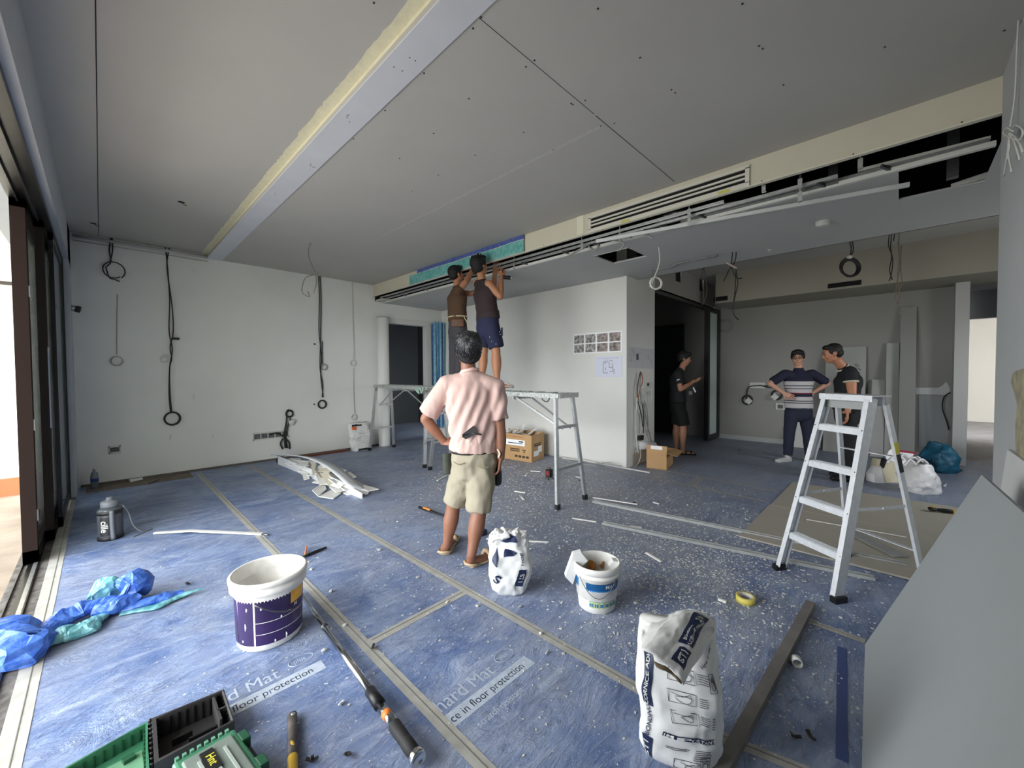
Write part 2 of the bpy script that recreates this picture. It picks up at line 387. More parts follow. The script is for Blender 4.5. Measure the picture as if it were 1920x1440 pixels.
struct('baseboard_bright_room', MB().box((16.47, -4.2, 0), (16.5, .9, .08)), M('warm_white_paint', (224, 222, 217), .8))
struct('floor_corridor', MB().box((9.3, -4.3, -.1), (16.6, 1, -.002)), M('dusty_corridor_floor', (150, 148, 150), .6, var=.15, vscale=3))
# right wall: the camera stands beside it
w = MB(); w.box((-.222, -.56, 0), (3.67, -.40, 3.5)); w.box((3.5, -2.4, 0), (3.67, -.56, 3.5)); w.box((3.67, -2.4, 0), (9.2, -2.3, 1.1)); w.box((3.67, -2.4, 2.1), (9.2, -2.3, 3.5)); w.box((3.67, -2.4, 1.1), (5.65, -2.3, 2.1)); w.box((6.95, -2.4, 1.1), (9.2, -2.3, 2.1))
wr = struct('wall_right', w, M('right_wall_paint', (172, 175, 175), .75, var=.03, vscale=1.4, bump=.04, bscale=40))
struct('ceiling_side_room', MB().box((5.6, -2.4, 3.2), (9.2, -.8, 3.3)), ceilm)
# bulkhead face, grille holder, soffit with its two openings, black cavity between
b_ = MB(); b_.box((3.67, -.4, 2.872), (3.685, 7.25, ZC)); bulk = struct('wall_bulkhead', b_, cream)
s = MB(); s.box((3.66, -.4, 2.866), (3.70, 7.25, 2.874)); s.box((3.684, -.4, 2.872), (3.687, 7.25, 2.90)); s.build('edge_bead', M('cream_bead', (222, 218, 200), .5), bulk)
s = MB(); s.box((3.664, 2.47, 2.885), (3.669, 2.56, ZC)); s.build('joint_compound_band', M('lighter_compound', (226, 222, 200), .8), bulk)
s = MB()
for i in range(14): s.ell((3.669, -.3+i*.55+.1*R0.random(), 2.885), .002, .005, .005, n=6, m=4)
s.build('screw_head', M('dark_screw', (35, 34, 32)), bulk)['kind'] = 'stuff'
so = MB(); ys = [(-2.3, -.8, [(3.67, 5.6)]), (-.8, -.42, [(3.67, 5.6)]), (-.42, .03, [(4.53, 5.6)]), (.03, 2.175, [(3.88, 5.6)]), (2.175, 2.62, [(3.88, 4.10), (4.55, 5.6)]), (2.62, 7.25, [(3.88, 5.6)])]
for y0, y1, xs in ys:
    for x0, x1 in xs: so.box((x0, y0, 2.76), (x1, y1, 2.775))
sof = struct('ceiling_soffit', so, soffm)
s = MB(); s.box((5.585, -2.3, 2.76), (5.6, 7.0, 3.5)); s.build('upstand', ceilm, sof)
s = MB(); pts = [PZ(1225+i*12, 507-i*2.4-(4 if i > 3 else 0), 2.75) for i in range(11)]
s.tube(pts, [(.03+.01*R0.random(), .014) for _ in pts], 8).wob(.012, 25); s.build('broken_edge', M('raw_mortar', (140, 141, 140), .9, var=.2, vscale=40, bump=.5, bscale=60), sof)
s = MB(); s.box((4.09, 2.165, 2.757), (4.56, 2.178, 2.762)); s.box((4.09, 2.617, 2.757), (4.56, 2.63, 2.762)); s.box((4.09, 2.165, 2.757), (4.102, 2.63, 2.762)); s.box((4.548, 2.165, 2.757), (4.56, 2.63, 2.762)); s.build('opening_bead', white, sof)
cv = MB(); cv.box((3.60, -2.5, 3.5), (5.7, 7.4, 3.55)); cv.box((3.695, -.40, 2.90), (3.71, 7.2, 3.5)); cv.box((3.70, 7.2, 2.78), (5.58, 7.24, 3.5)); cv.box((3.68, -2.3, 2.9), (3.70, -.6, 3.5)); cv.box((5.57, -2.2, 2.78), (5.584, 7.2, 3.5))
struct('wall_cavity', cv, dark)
for y in (.25, -.25): pass
s = MB()
for x, y in ((4.35, -.25), (4.25, .42)): s.box((x-.03, y-.03, 2.78), (x+.03, y+.03, 3.45))
s.build('hanger_strap', darksteel, sof)
s = MB(); s.add([PZ(1783, 345, 2.79), PZ(1855, 321, 2.79), PZ(1850, 334, 2.77), PZ(1783, 351, 2.77)], [(0, 1, 2, 3)]); s.build('inner_board', ceilm, sof)

# window side: header, jamb, sliding doors, track, outside
w = MB(); w.box((-.6, -.6, 2.70), (-.222, 7.4, 3.4)); w.box((-.6, 6.72, 0), (-.222, 7.4, 3.4)); w.box((-.6, -.75, 0), (-.222, 1.15, 2.70)); w.box((-.6, -.75, 2.7), (-.222, -.6, 3.4))
wl = struct('wall_left', w, M('left_wall_paint', (176, 181, 188), .75, var=.02))
f_ = MB(); f_.box((-.43, -.3, 2.655), (-.262, 6.72, 2.70)); f_.box((-.33, -.3, 2.63), (-.32, 6.72, 2.66)); f_.box((-.39, -.3, 2.63), (-.38, 6.72, 2.66)); f_.box((-.43, 6.66, 0), (-.262, 6.72, 2.7))
struct('trim_5', f_, blackmetal)
def panel(nm, x0, x1, y0, y1, sw, frame_m, glass=True):
    p = MB(); z1 = 2.655
    p.box((x0, y0, .012), (x1, y0+sw, z1)); p.box((x0, y1-sw, .012), (x1, y1, z1)); p.box((x0, y0, .012), (x1, y1, .10)); p.box((x0, y0, z1-.06), (x1, y1, z1))
    o = struct(nm, p, frame_m); xm = (x0+x1)/2
    MB().box((xm-.004, y0+sw, .10), (xm+.004, y1-sw, z1-.06)).build('glass_pane', GL, o); return o
GL = bpy.data.materials.new('grey_glass'); GL.use_nodes = True
_b = GL.node_tree.nodes['Principled BSDF']; _b.inputs['Base Color'].default_value = (.30, .34, .34, 1); _b.inputs['Transmission Weight'].default_value = .9; _b.inputs['Roughness'].default_value = .08; _b.inputs['IOR'].default_value = 1.45
dA = panel('door_1', -.425, -.352, 4.55, 5.9, .09, brown); dB = panel('door_2', -.348, -.300, 5.05, 6.1, .09, M('dark_brown_aluminium', (40, 34, 31), .9, spec=.1)); dC = panel('window_1', -.296, -.268, 5.45, 6.7, .07, blackmetal)
s = MB()
for z in (.35, 1.02, 2.0): s.box((-.3515, 4.57, z-.04), (-.345, 4.60, z+.04))
s.build('latch', M('pale_latch', (205, 205, 205), .4, metal=.4), dA)
s = MB(); s.box((-.30, 5.062, .95), (-.296, 5.12, 1.62)); s.build('protective_film', M('pale_blue_film', (170, 182, 205), .4), dB)
t_ = MB(); t_.box((-.46, -.4, -.03), (-.225, 6.72, .0)); tr = struct('floor_threshold', t_, M('dusty_grey_stone', (62, 58, 56), .8, rgb2=(116, 112, 108), vscale=18, bump=.4, bscale=40))
s = MB(); s.box((-.43, -.4, 0), (-.424, 6.7, .012)); s.box((-.40, -.4, 0), (-.375, 6.7, .004)); s.box((-.352, -.4, 0), (-.345, 6.7, .012)); s.build('track_rail', blackmetal, tr)
s = MB(); s.box((-.374, -.4, 0), (-.353, 6.7, .009)); s.build('track_rail', alu, tr)
# balcony
bf = MB()
tile = M('balcony_tile', (132, 118, 104), .6, rgb2=(158, 144, 128), vscale=3)
for i in range(-1, 13):
    for k in range(5): bf.box((-.46-.6*k-.597, i*.6-.003+.3, -.12), (-.46-.6*k-.003, i*.6+.597-.003+.3, -.045))
struct('floor_balcony', bf, [tile])
struct('wall_balcony', MB().box((-3.6, 7.6, -.2), (-.6, 7.75, 4.5)).box((-3.5, -.9, -.2), (-.6, -.75, 4.5)), M('cream_render', (236, 228, 208), .8, var=.03, vscale=2))  # bright cream render on both end walls
struct('ceiling_balcony_added', MB().box((-2.1, -.75, 2.95), (-.6, 7.6, 3.1)), MATS['cream_render'])  # overhang added to block the high sky above the door opening
s = MB(); s.box((-3.5, 7.58, -.1), (-.6, 7.60, .17)); struct('baseboard_balcony', s, M('terracotta_base', (150, 98, 60), .7))
s = MB(); s.box((-1.7, 7.57, 2.46), (-.62, 7.60, 2.50)); struct('trim_6', s, M('dark_rail', (60, 50, 46), .6))
# ================================================================== MAT PRINT AND TAPE
ink = M('pale_mat_print', (176, 186, 200), .6, var=.12, vscale=30)
XD, YD = Vector((1, 0, 0)), Vector((0, 1, 0))
def ftext(s, x, y, size, mat=None, sq=1.):
    o = text('printed_text', s, (x, y, .0006), XD, YD, size, mat or ink, fl, .0002, squash=sq); return o
for ox, oy, s1, s2 in [(0, 0, 'hard Mat', 'ce in floor protection'), (-.70, .69, 'hard Mat', 'ce in floor protection')]:
    ftext(s1, .93+ox-(.0 if ox == 0 else 0), 1.322+oy, .105, sq=.82)
    o = MB().box((.935+ox, 1.228+oy, .0003), (1.41+ox, 1.300+oy, .0008)); o.build('printed_band', ink, fl)
    ftext(s2, .94+ox, 1.247+oy, .056, M('mat_blue_ink', (84, 100, 130), .6), .86)
    s = MB(); c = Vector((1.345+ox, 1.372+oy, .0007)); s.tube([c+Vector((.055*math.cos(a/24*2*PI), .034*math.sin(a/24*2*PI), 0)) for a in range(25)], .0015, 4, cap=False); s.build('printed_ring', ink, fl)
    ftext('plus', 1.312+ox, 1.362+oy, .042, sq=.8)
ftext('scratch resistant', 1.00, 1.155, .045, sq=.85); ftext('impermeable', 1.31, 1.105, .042, sq=.8)
tapem = M('dusty_masking_tape', (168, 166, 159), .65, var=.12, vscale=14)
def strip(label, pts, w, group='tape over the mat joints'):
    s = MB()
    for p, q in pts:
        p, q = Vector((*p, 0)), Vector((*q, 0)); d = (q-p).normalized(); n = Vector((-d.y, d.x, 0)); L_ = (q-p).length; k = max(2, int(L_/.15))
        s.grid(lambda u, v: p+d*L_*v+n*(u-.5)*(w+.006*noise.noise(Vector((v*L_*5, p.x, u*9))))+Vector((0, 0, .0016+.0012*abs(noise.noise(Vector((v*L_*9, u*3, 2)))))), 3, k, smooth=False)
        s.bar(p+d*.02+n*w*.12+Vector((0, 0, .0030)), q-d*.02+n*w*.06+Vector((0, 0, .003)), .003, .0012, mi=1)
    return tag(s.build('tape_strip', [tapem, M('tape_overlap_line', (112, 110, 102), .7)]), label, 'tape', group)
strip('long dusty tape strip running from the far wall past the purple bucket', [((.93, 7.1), (.905, .75))], .058)
strip('long dusty tape strip running from the far wall to the cornice adhesive sack in front', [((1.545, 7.1), (1.607, .45))], .058)
strip('short cross tape strip joining the two long strips behind the mat print', [((.93, 1.94), (1.585, 1.96))], .06)
strip('wide pale tape strip along the sliding door track', [((-.262, 6.6), (-.262, .9))], .075)
strip('dusty tape strip beyond the long steel tracks, crossing towards the flat beige boards', [((5.06, 3.2), (4.90, 1.0))], .05)
strip('dusty tape strip by the small open carton at the pillar', [((5.5, 2.6), (5.40, 1.0))], .05)
strip('very short tape strip crossing between the two strips before the kitchen opening', [((4.92, 1.80), (5.45, 1.86))], .05)
strip('tape strip on the dark mat between the grey stud and the leaning grey board', [((2.70, .37), (2.69, .11))], .05)
strip('tape strip passing under the grey stud beside the sack in front', [((1.60, .49), (1.68, .16))], .05)
o = MB().bar((2.55, .19, .0012), (1.80, .13, .0012), .035, .0016).build('tape_strip', M('blue_tape', (58, 76, 128), .5)); tag(o, 'dark blue tape strip on the mat between the leaning grey board and the ring', 'tape')

# ================================================================== TROUGH: channels, brackets, hangers, ducts
def channel(p, q, w, h, label, name='steel_channel', group=None, mat=None, up=(0, 0, 1)):
    p, q = Vector(p), Vector(q); s = MB(); sd, tt, d = frame(q-p, up)
    s.bar(p, q, w, .002, up); s.bar(p+sd*w/2+tt*h/2, q+sd*w/2+tt*h/2, .002, h, up); s.bar(p-sd*w/2+tt*h/2, q-sd*w/2+tt*h/2, .002, h, up)
    n = int((q-p).length/.12)
    return tag(s.build(name, mat or alu), label, 'metal channel', group)
G1 = 'steel channels in the ceiling trough'
channel((3.862, -.40, 2.758), (3.862, 7.2, 2.758), .03, .03, 'outermost bright steel channel along the soffit edge of the open trough', group=G1, mat=white)
channel((3.80, .35, 2.80), (3.80, 7.15, 2.80), .028, .022, 'long inner steel channel hung in the ceiling trough beside the outermost one', group=G1)
channel((3.74, 1.1, 2.825), (3.74, 7.1, 2.825), .022, .02, 'thin steel channel just under the bulkhead above the two workers', group=G1)
channel((3.93, -.38, 2.80), (3.93, 1.3, 2.80), .04, .035, 'wide steel channel over the dark opening by the right wall', group=G1)
channel((4.02, -.39, 2.86), (3.97, .25, 2.86), .045, .02, 'short pale channel above the dark opening by the right wall', group=G1, mat=white)
channel(PZ(1705, 350, 2.70), PZ(1118, 455, 2.745), .022, .03, 'loose bright channel hanging slantwise out of the trough below the grille', group=G1, mat=M('bright_zinc', (226, 228, 226), .35, metal=.5))
channel((3.86, .35, 2.775), (3.84, 1.5, 2.79), .03, .02, 'rusty grey channel crossing the trough behind the loose bright one', group=G1, mat=darksteel)
for i, (px, py) in enumerate([(1660, 335), (1540, 365), (1318, 428), (1245, 447), (1215, 453), (1180, 462), (1120, 472), (1062, 490), (985, 503), (900, 520), (800, 545), (760, 556)]):
    y = PX(px, py, 3.83).y
    s = MB(); s.bar((3.775, y+.02, 2.79), (3.87, y-.03, 2.772), .018, .012); s.bar((3.79, y+.02, 2.80), (3.86, y-.03, 2.79), .004, .02)
    places = ['nearest the right wall', 'just right of the loose channel end', 'below the right end of the grille', 'below the grille, right one of the close trio', 'middle one of the close trio below the grille', 'left one of the close trio below the grille', 'above the square ceiling hatch', 'left of the square ceiling hatch', 'right of the worker in the sleeveless top', 'above the heads of the two workers', 'left of the workers', 'at the far end over the doorway']
    tag(s.build('cross_bracket', darksteel), 'steel bracket across the trough, '+places[i], 'bracket', 'brackets across the trough')
for i, (px, py) in enumerate([(1613, 308), (1500, 345), (1500, 370), (1432, 352), (1292, 400), (1292, 418), (1162, 445), (1091, 462), (964, 500)]):
    p = PX(px, py, 3.73); s = MB(); s.box((p.x-.003, p.y-.014, p.z-.03), (p.x+.003, p.y+.014, p.z+.04)); s.box((p.x-.003, p.y-.014, p.z-.032), (p.x+.02, p.y+.014, p.z-.028))
    pl = ['under the cream board near the right wall', 'halfway between grille and right wall', 'lower one halfway between grille and right wall', 'just right of the grille', 'below the right part of the grille', 'lower one below the right part of the grille', 'below the left end of the grille', 'left of the grille', 'beside the sleeveless worker'][i]
    s.box((p.x-.002, p.y-.004, p.z+.03), (p.x+.002, p.y+.004, p.z+.2))
    tag(s.build('hanger_clip', alu), 'small perforated hanger clip, '+pl, 'hanger clip', 'hanger clips under the bulkhead')
fo = M('aluminium_foil', (205, 205, 205), .25, metal=.9, bump=.8, bscale=60)
s = MB(); s.tube([PX(x, y, 3.80) for x, y in [(1230, 418), (1250, 408), (1268, 402), (1290, 397)]], [.02, .035, .035, .02], 12).wob(.012, 40)
tag(s.build('foil_duct', fo), 'crumpled shiny foil duct in the trough below the grille', 'duct')
for k, (ps, lb) in enumerate([([(1065, 480), (1090, 466), (1120, 452), (1150, 450), (1170, 457), (1160, 470)], 'grey flexible conduit arching in the trough above the hatch'), ([(1175, 442), (1190, 437), (1210, 440), (1225, 448)], 'short grey conduit loop below the grille'), ([(1110, 452), (1104, 462), (1116, 470), (1122, 458)], 'twisted dark conduit offcut above the hatch'), ([(1300, 405), (1350, 385), (1430, 372)], 'pale flexible pipe running right along the trough')]):
    s = MB(); s.tube(spline([PX(x, y, 3.82) for x, y in ps]), .009, 8); tag(s.build('conduit', M('grey_conduit', (150, 150, 148), .5)), lb, 'conduit', 'conduits in the trough')
s = MB(); s.tube(spline([PX(x, y, 3.84) for x, y in [(690, 566), (730, 563), (760, 556)]]), .006, 6)
o = MB().box((3.70, 6.95, 2.775), (3.87, 7.2, 2.80)).build('end_tray', M('grimy_pale_board', (190, 188, 180), .7, var=.1)); tag(o, 'grimy board closing the far left end of the trough', 'board')

# linear grille
g = thing('air_grille', 'long white linear air grille with three black slots on the cream bulkhead', 'air vent', (3.67, 1.65, 2.87))
f = MB(); x0, x1 = 3.652, 3.67; a, b = .89, 2.405; zz = [2.868, 2.893, 2.905, 2.933, 2.945, 2.973, 2.985, 3.013, 3.04]
s = MB()
s.box((x0, a, 2.870), (x1, b, 2.905)); s.box((x0, a, 3.013), (x1, b, 3.04)); s.box((x0, a, 2.9), (x1, a+.03, 3.02)); s.box((x0, b-.03, 2.9), (x1, b, 3.02))
s.build('frame', M('grille_white', (214, 212, 198), .5), g)
for z in (2.932, 2.968): MB().box((3.655, a+.03, z), (x1, b-.03, z+.016)).build('slat', MATS['grille_white'], g)
MB().box((3.668, a+.03, 2.905), (3.6695, b-.03, 3.013)).build('dark_slot', dark, g)
for ya in (a+.14, 1.93): MB().box((3.649, ya, 2.872), (3.652, ya+.09, 2.892)).build('yellow_tape', M('yellow_tape', (205, 200, 90), .5), g)

# plastic sheet taped over the bulkhead
t = thing('plastic_sheet', 'teal and blue plastic sheet taped over the bulkhead behind the workers', 'plastic sheet', (3.66, 4.6, 2.86))
def ps(z0, z1, y0, y1):
    return lambda u, v: Vector((3.655 - .012*abs(noise.noise(Vector((u*26, v*3, z0*5)))) - .006, y0+(y1-y0)*u + .012*noise.noise(Vector((v*7, z0*9, 5))), z0+(z1-z0)*v + .008*noise.noise(Vector((u*9, z0, v)))))
tealm = M('teal_plastic', (84, 158, 152), .4, var=.15, vscale=20, rgb2=(128, 190, 184)); bluem = M('blue_woven_plastic', (66, 84, 150), .4, rgb2=(92, 110, 172), vscale=20)
MB().grid(ps(2.868, 3.025, 3.33, 5.93), 160, 4).build('teal_panel', tealm, t)
MB().grid(ps(3.025, 3.079, 3.33, 5.7), 160, 2).build('blue_border', bluem, t)
s = MB(); s.tube([Vector((3.648, 3.33+i*.13, 3.022+.004*math.sin(i))) for i in range(21)], .0045, 5); s.tube([Vector((3.648, 3.33+i*.13, 2.872+.006*math.sin(i*1.7))) for i in range(20)], .004, 5); s.build('white_tape', white, t)

# hatch is dark in itself; ceiling fittings
def lathe_thing(name, prof, c, mat, label, cat, n=28, axis=None, group=None):
    return tag(MB().lathe(prof, c, n, axis=axis).build(name, mat), label, cat, group)
p = PZ(1542, 415, 2.76); dt = thing('smoke_detector', 'round white smoke detector on the grey soffit', 'smoke detector', (p.x, p.y, 2.72))
MB().lathe([(.055, 2.76), (.055, 2.745), (.03, 2.742)], (p.x, p.y, 0)).build('base', white, dt); MB().lathe([(.048, 2.744), (.052, 2.728), (.04, 2.718), (.01, 2.716)], (p.x, p.y, 0)).build('cover', white, dt)
p = PZ(1443, 468, 2.76); tag(MB().lathe([(.02, 2.76), (.022, 2.752), (.01, 2.75)], (p.x, p.y, 0)).tube([p, p+Vector((.03, .01, -.02))], .006, 6).build('ceiling_outlet', white), 'tiny white cable outlet at the soffit edge near the smoke detector', 'outlet')
p = PZ(1220, 512, 2.76); tag(MB().lathe([(.03, 2.76), (.035, 2.75), (.02, 2.742)], (p.x, p.y, 0)).build('ceiling_outlet', M('grey_plastic', (150, 150, 150), .5)), 'small grey round outlet on the soffit above the pinned plans', 'outlet')

# ================================================================== WIRES
wblk = M('black_cable', (28, 28, 30), .5); wgry = M('grey_cable', (150, 150, 146), .55); wwht = M('white_cable', (206, 206, 198), .55)
def wire(label, strands, r, mat, name='hanging_cable', group=None, cat='cable', coils=(), bits=()):
    s = MB()
    for st in strands: s.tube(spline(st, 5), r, 6)
    for c, rad, n_, ax in coils:
        a, b_, _ = frame(ax); pts = []
        ph = R0.random()*6
        for k in range(n_*18+1):
            t = k/18*2*PI+ph; w = 1+.10*math.sin(t*.37+ph)
            pts.append(Vector(c) + a*math.cos(t)*rad*w + b_*math.sin(t)*rad*w*1.05 + Vector(ax).normalized()*(.004*math.sin(t*.6)))
        s.tube(pts, r, 6)
    for bb in bits: s.box(*bb)
    return tag(s.build(name, mat), label, cat, group)
def fw(x, y, d=.03): return PY(x, y, 7.25-d)
GW = 'cables hanging down the far wall'
Nn = (0, -1, 0)
wire('short black cable with one open loop, leftmost on the far wall', [[fw(208, 445), fw(205, 470), fw(208, 490), fw(200, 500)], [fw(210, 446), fw(211, 470), fw(206, 492)], [fw(198, 500), fw(205, 520), fw(215, 524), fw(225, 528)]], .007, wblk, coils=[(fw(213, 507), 0.097, 1, Nn)], group=GW)
wire('long black cable bundle ending in a coil low on the far wall, second from left', [[fw(310, 462), fw(314, 500), fw(318, 560), fw(317, 620), fw(323, 655), fw(318, 690), fw(319, 740), fw(322, 772)], [fw(318, 462), fw(313, 500), fw(322, 570), fw(325, 620), fw(319, 650), fw(322, 672), fw(318, 690), fw(317, 740), fw(320, 775)]], .007, wblk, coils=[(fw(323, 785), 0.083, 3, Nn)], group=GW)
MBt = MB(); p = fw(327, 635); MBt.box((p.x-.03, p.y-.03, p.z-.015), (p.x+.05, p.y, p.z+.015))
tag(MBt.build('cable_clip', black), 'small black clip on the long black cable bundle', 'clip')
wire('thin grey cable with a small pale coil below the leftmost loop', [[fw(220, 552, .012), fw(219, 600, .012), fw(219, 665, .012)]], .004, wgry, coils=[(fw(219, 677), 0.054, 2, Nn)], group=GW)
wire('small pale coil beside the long black cable bundle', [[fw(300, 672), fw(308, 665), fw(318, 668)]], .006, wwht, coils=[(fw(308, 674), 0.040, 2, Nn)], group=GW)
wire('tall dark cable bundle ending in a coil, middle of the far wall', [[fw(597, 518), fw(599, 560), fw(598, 620), fw(603, 670), fw(601, 700), fw(606, 745)], [fw(600, 518), fw(602, 560), fw(601, 630), fw(600, 690), fw(605, 720), fw(604, 745)], [fw(604, 640), fw(604, 682)]], .008, wblk, coils=[(fw(604, 758), 0.065, 4, Nn)], group=GW)
wire('small pale loop on the tall dark cable bundle', [[fw(604, 640), fw(605, 682)]], .006, wgry, coils=[(fw(608, 688), 0.047, 2, Nn)], group=GW)
wire('long white cable with a halfway loop, nearest the white pipe', [[fw(660, 528), fw(661, 600), fw(663, 660), fw(661, 672)], [fw(662, 690), fw(662, 730), fw(664, 773)]], .006, wwht, coils=[(fw(662, 681), 0.050, 2, Nn), (fw(664, 782), 0.050, 3, Nn)], group=GW)
wire('grey cable loop hanging from the ceiling near the far wall', [[PZ(583, 455, 3.08), PD(578, 470, 5.2), PD(580, 485, 5.2), PD(590, 510, 5.2), PD(593, 530, 5.2), PD(588, 550, 5.2)], [PD(588, 515, 5.2), PD(572, 522, 5.2), PD(566, 545, 5.2), PD(572, 553, 5.2), PD(580, 556, 5.2), PD(577, 546, 5.2)]], .006, M('aged_cable', (120, 118, 104), .6))
wire('black cables rising from the long wall box to a loop and a white plug', [[fw(505, 815), fw(520, 812), fw(533, 820), fw(542, 830), fw(543, 842)], [fw(535, 840), fw(533, 815), fw(537, 790), fw(538, 772), fw(542, 768)], [fw(538, 840), fw(536, 818), fw(540, 798), fw(545, 784)], [fw(530, 822), fw(526, 832), fw(530, 842)]], .012, wblk, coils=[(fw(543, 776), 0.050, 2, Nn)], group=GW)
p = fw(547, 792); tag(MB().ell(p, .05, .03, .05).tube([p, p+Vector((.05, -.03, .04))], .014, 8).build('plug', wwht), 'white plug on the black cables above the debris pile', 'plug')
cond = thing('conduit_run', 'pale conduit with a black cable along the top of the far wall', 'conduit', (.5, 7.22, 3.05))
s = MB(); s.tube([(-.2, 7.22, 3.085), (.45, 7.215, 3.085), (1.12, 7.2, 3.08)], .02, 8); s.tube([(-.2, 7.23, 3.03), (1.12, 7.23, 3.03)], .006, 6); s.build('conduit', M('pale_conduit', (176, 178, 176), .6), cond)
s = MB(); s.tube([fw(205, 442, .02), fw(240, 444, .02), fw(312, 457, .02), fw(395, 472, .02)], .007, 6); s.build('cable', wblk, cond)
# kitchen ceiling cables
def kw(label, pts, r, mat, D, **k): return wire(label, [[PD(x, y, D) for x, y in st] for st in pts], r, mat, **k)
kw('white cable with a round coil hanging from the soffit above the pinned plans', [[(1234, 458), (1237, 480), (1236, 495), (1228, 518), (1222, 532)], [(1218, 538), (1222, 534)]], .007, wwht, 4.40, coils=[(PD(1230, 531, 4.4), .062, 3, (-.7, -.7, .1))])
kw('dark cable pair with splayed ends hanging left of the smoke detector', [[(1375, 448), (1380, 470), (1378, 490), (1368, 505), (1356, 528)], [(1377, 448), (1374, 470), (1372, 500), (1380, 520), (1391, 522)], [(1378, 500), (1383, 530), (1377, 560), (1374, 580), (1377, 592), (1385, 600)], [(1380, 505), (1378, 545), (1374, 575)]], .006, wblk, 4.6)
kw('pale wooden batten stub caught in the dark cable pair', [[(1362, 492), (1370, 497), (1381, 503)]], .010, M('pale_pink_batten', (190, 170, 160), .6), 4.55, name='batten_stub', cat='batten')
kw('thin dark cable pair hanging down over the wide opening header', [[(1318, 492), (1322, 520), (1326, 545), (1319, 570)], [(1320, 490), (1316, 520), (1320, 560), (1317, 572)]], .005, M('brown_cable', (80, 74, 68), .6), 5.7)
kw('bundle of looped dark cable hanging like a wreath right of the smoke detector', [[(1592, 450), (1596, 465), (1594, 480)], [(1598, 450), (1600, 468), (1596, 480)]], .006, wblk, 5.0, coils=[(PD(1594, 501, 5.0), .11, 6, (-.75, -.6, .1)), (PD(1593, 503, 5.0), .098, 4, (-.7, -.7, 0))])
MB_ = MB().ell(PD(1593, 482, 4.95), .035, .03, .022); tag(MB_.build('cable_tie_tag', wwht), 'white tag tying the wreath of dark cable', 'tag')
kw('dark twisted cables hanging from the ceiling, left one of the pair near the right wall', [[(1668, 436), (1666, 460), (1672, 480), (1668, 505), (1673, 525)], [(1672, 436), (1670, 465), (1674, 490), (1671, 515), (1667, 527)], [(1678, 436), (1675, 452)]], .006, wblk, 5.2)
kw('pale and dark twisted cables hanging lowest near the right wall', [[(1686, 434), (1685, 470), (1688, 500), (1680, 540), (1682, 570), (1686, 575)], [(1684, 455), (1687, 480), (1683, 520), (1687, 555), (1685, 568)], [(1690, 460), (1689, 500), (1691, 530), (1680, 555)], [(1683, 566), (1686, 585), (1692, 594)]], .006, M('taupe_cable', (120, 112, 100), .6), 5.2)
kw('single dark cable drooping from the beam in the kitchen niche', [[(1764, 537), (1764, 570), (1771, 590), (1768, 605), (1758, 620), (1747, 629)]], .008, wblk, 6.35)
kw('dark cable curving down the niche wall beside the plaster patch', [[(1781, 736), (1770, 745), (1767, 765), (1775, 790), (1779, 806)]], .008, wblk, 6.1)
k_ = MB()
for c in [(1882, 330), (1897, 322), (1912, 300), (1890, 300), (1918, 285)]:
    k_.tube(spline([PY(1893, 246, -.37), PY((1893+c[0])/2+R0.uniform(-5, 5), (246+c[1])/2, -.365), PY(*c, -.37)]), .004, 6)
k_.tube(spline([PY(1893, 246, -.37), PY(1903, 180, -.385), PY(1907, 90, -.385), PY(1912, 0, -.39)]), .004, 6)
k_.tube(spline([PY(x, y, -.365) for x, y in [(1893, 246), (1905, 235), (1918, 245), (1912, 262), (1895, 258), (1882, 250), (1888, 240), (1900, 246)]]), .004, 6)
tag(k_.build('hanging_cable', wwht), 'knotted bunch of white cables hanging on the right wall', 'cable')
ks = lambda x, y: PX(x, y, 9.03)
wire('black cable looping along the kitchen wall from socket to hanging plug, left', [[ks(1440, 724), ks(1420, 723), ks(1404, 726), ks(1400, 738), ks(1399, 748)], [ks(1424, 722), ks(1440, 726), ks(1462, 727)]], .012, wblk, coils=[(ks(1401, 750), .085, 2, (-1, 0, 0)), (ks(1456, 741), .085, 2, (-1, 0, 0))])
for x, y, lb in [(1404, 752, 'square white plug hanging by the kitchen wall, left one'), (1453, 744, 'square white plug by the striped shirt, right one')]:
    p = PX(x, y, 8.98); n1 = Vector((0, .7, .7)); n2 = Vector((0, -.7, .7)); tag(MB().obox(p, Vector((.015, 0, 0)), n1*.05, n2*.05).build('plug', white), lb, 'plug')
p = PX(1420, 722, 9.045); tag(MB().box((9.03, p.y-.13, p.z-.06), (9.05, p.y+.13, p.z+.05)).build('socket_box', white), 'open socket box above the looping cable on the kitchen wall', 'socket')
p = PX(1463, 762, 9.045); sb = tag(MB().box((9.03, p.y-.07, p.z-.06), (9.05, p.y+.07, p.z+.06)).build('socket_box', white), 'small open socket box with black insert beside the striped shirt', 'socket')
MB().box((9.026, p.y-.045, p.z-.04), (9.031, p.y+.04, p.z+.035)).build('insert', black, sb)
wire('faint pale cable ring on the kitchen wall beside the glass door', [], .008, wgry, coils=[(PX(1362, 611, 9.03), .12, 2, (-1, 0, 0))])
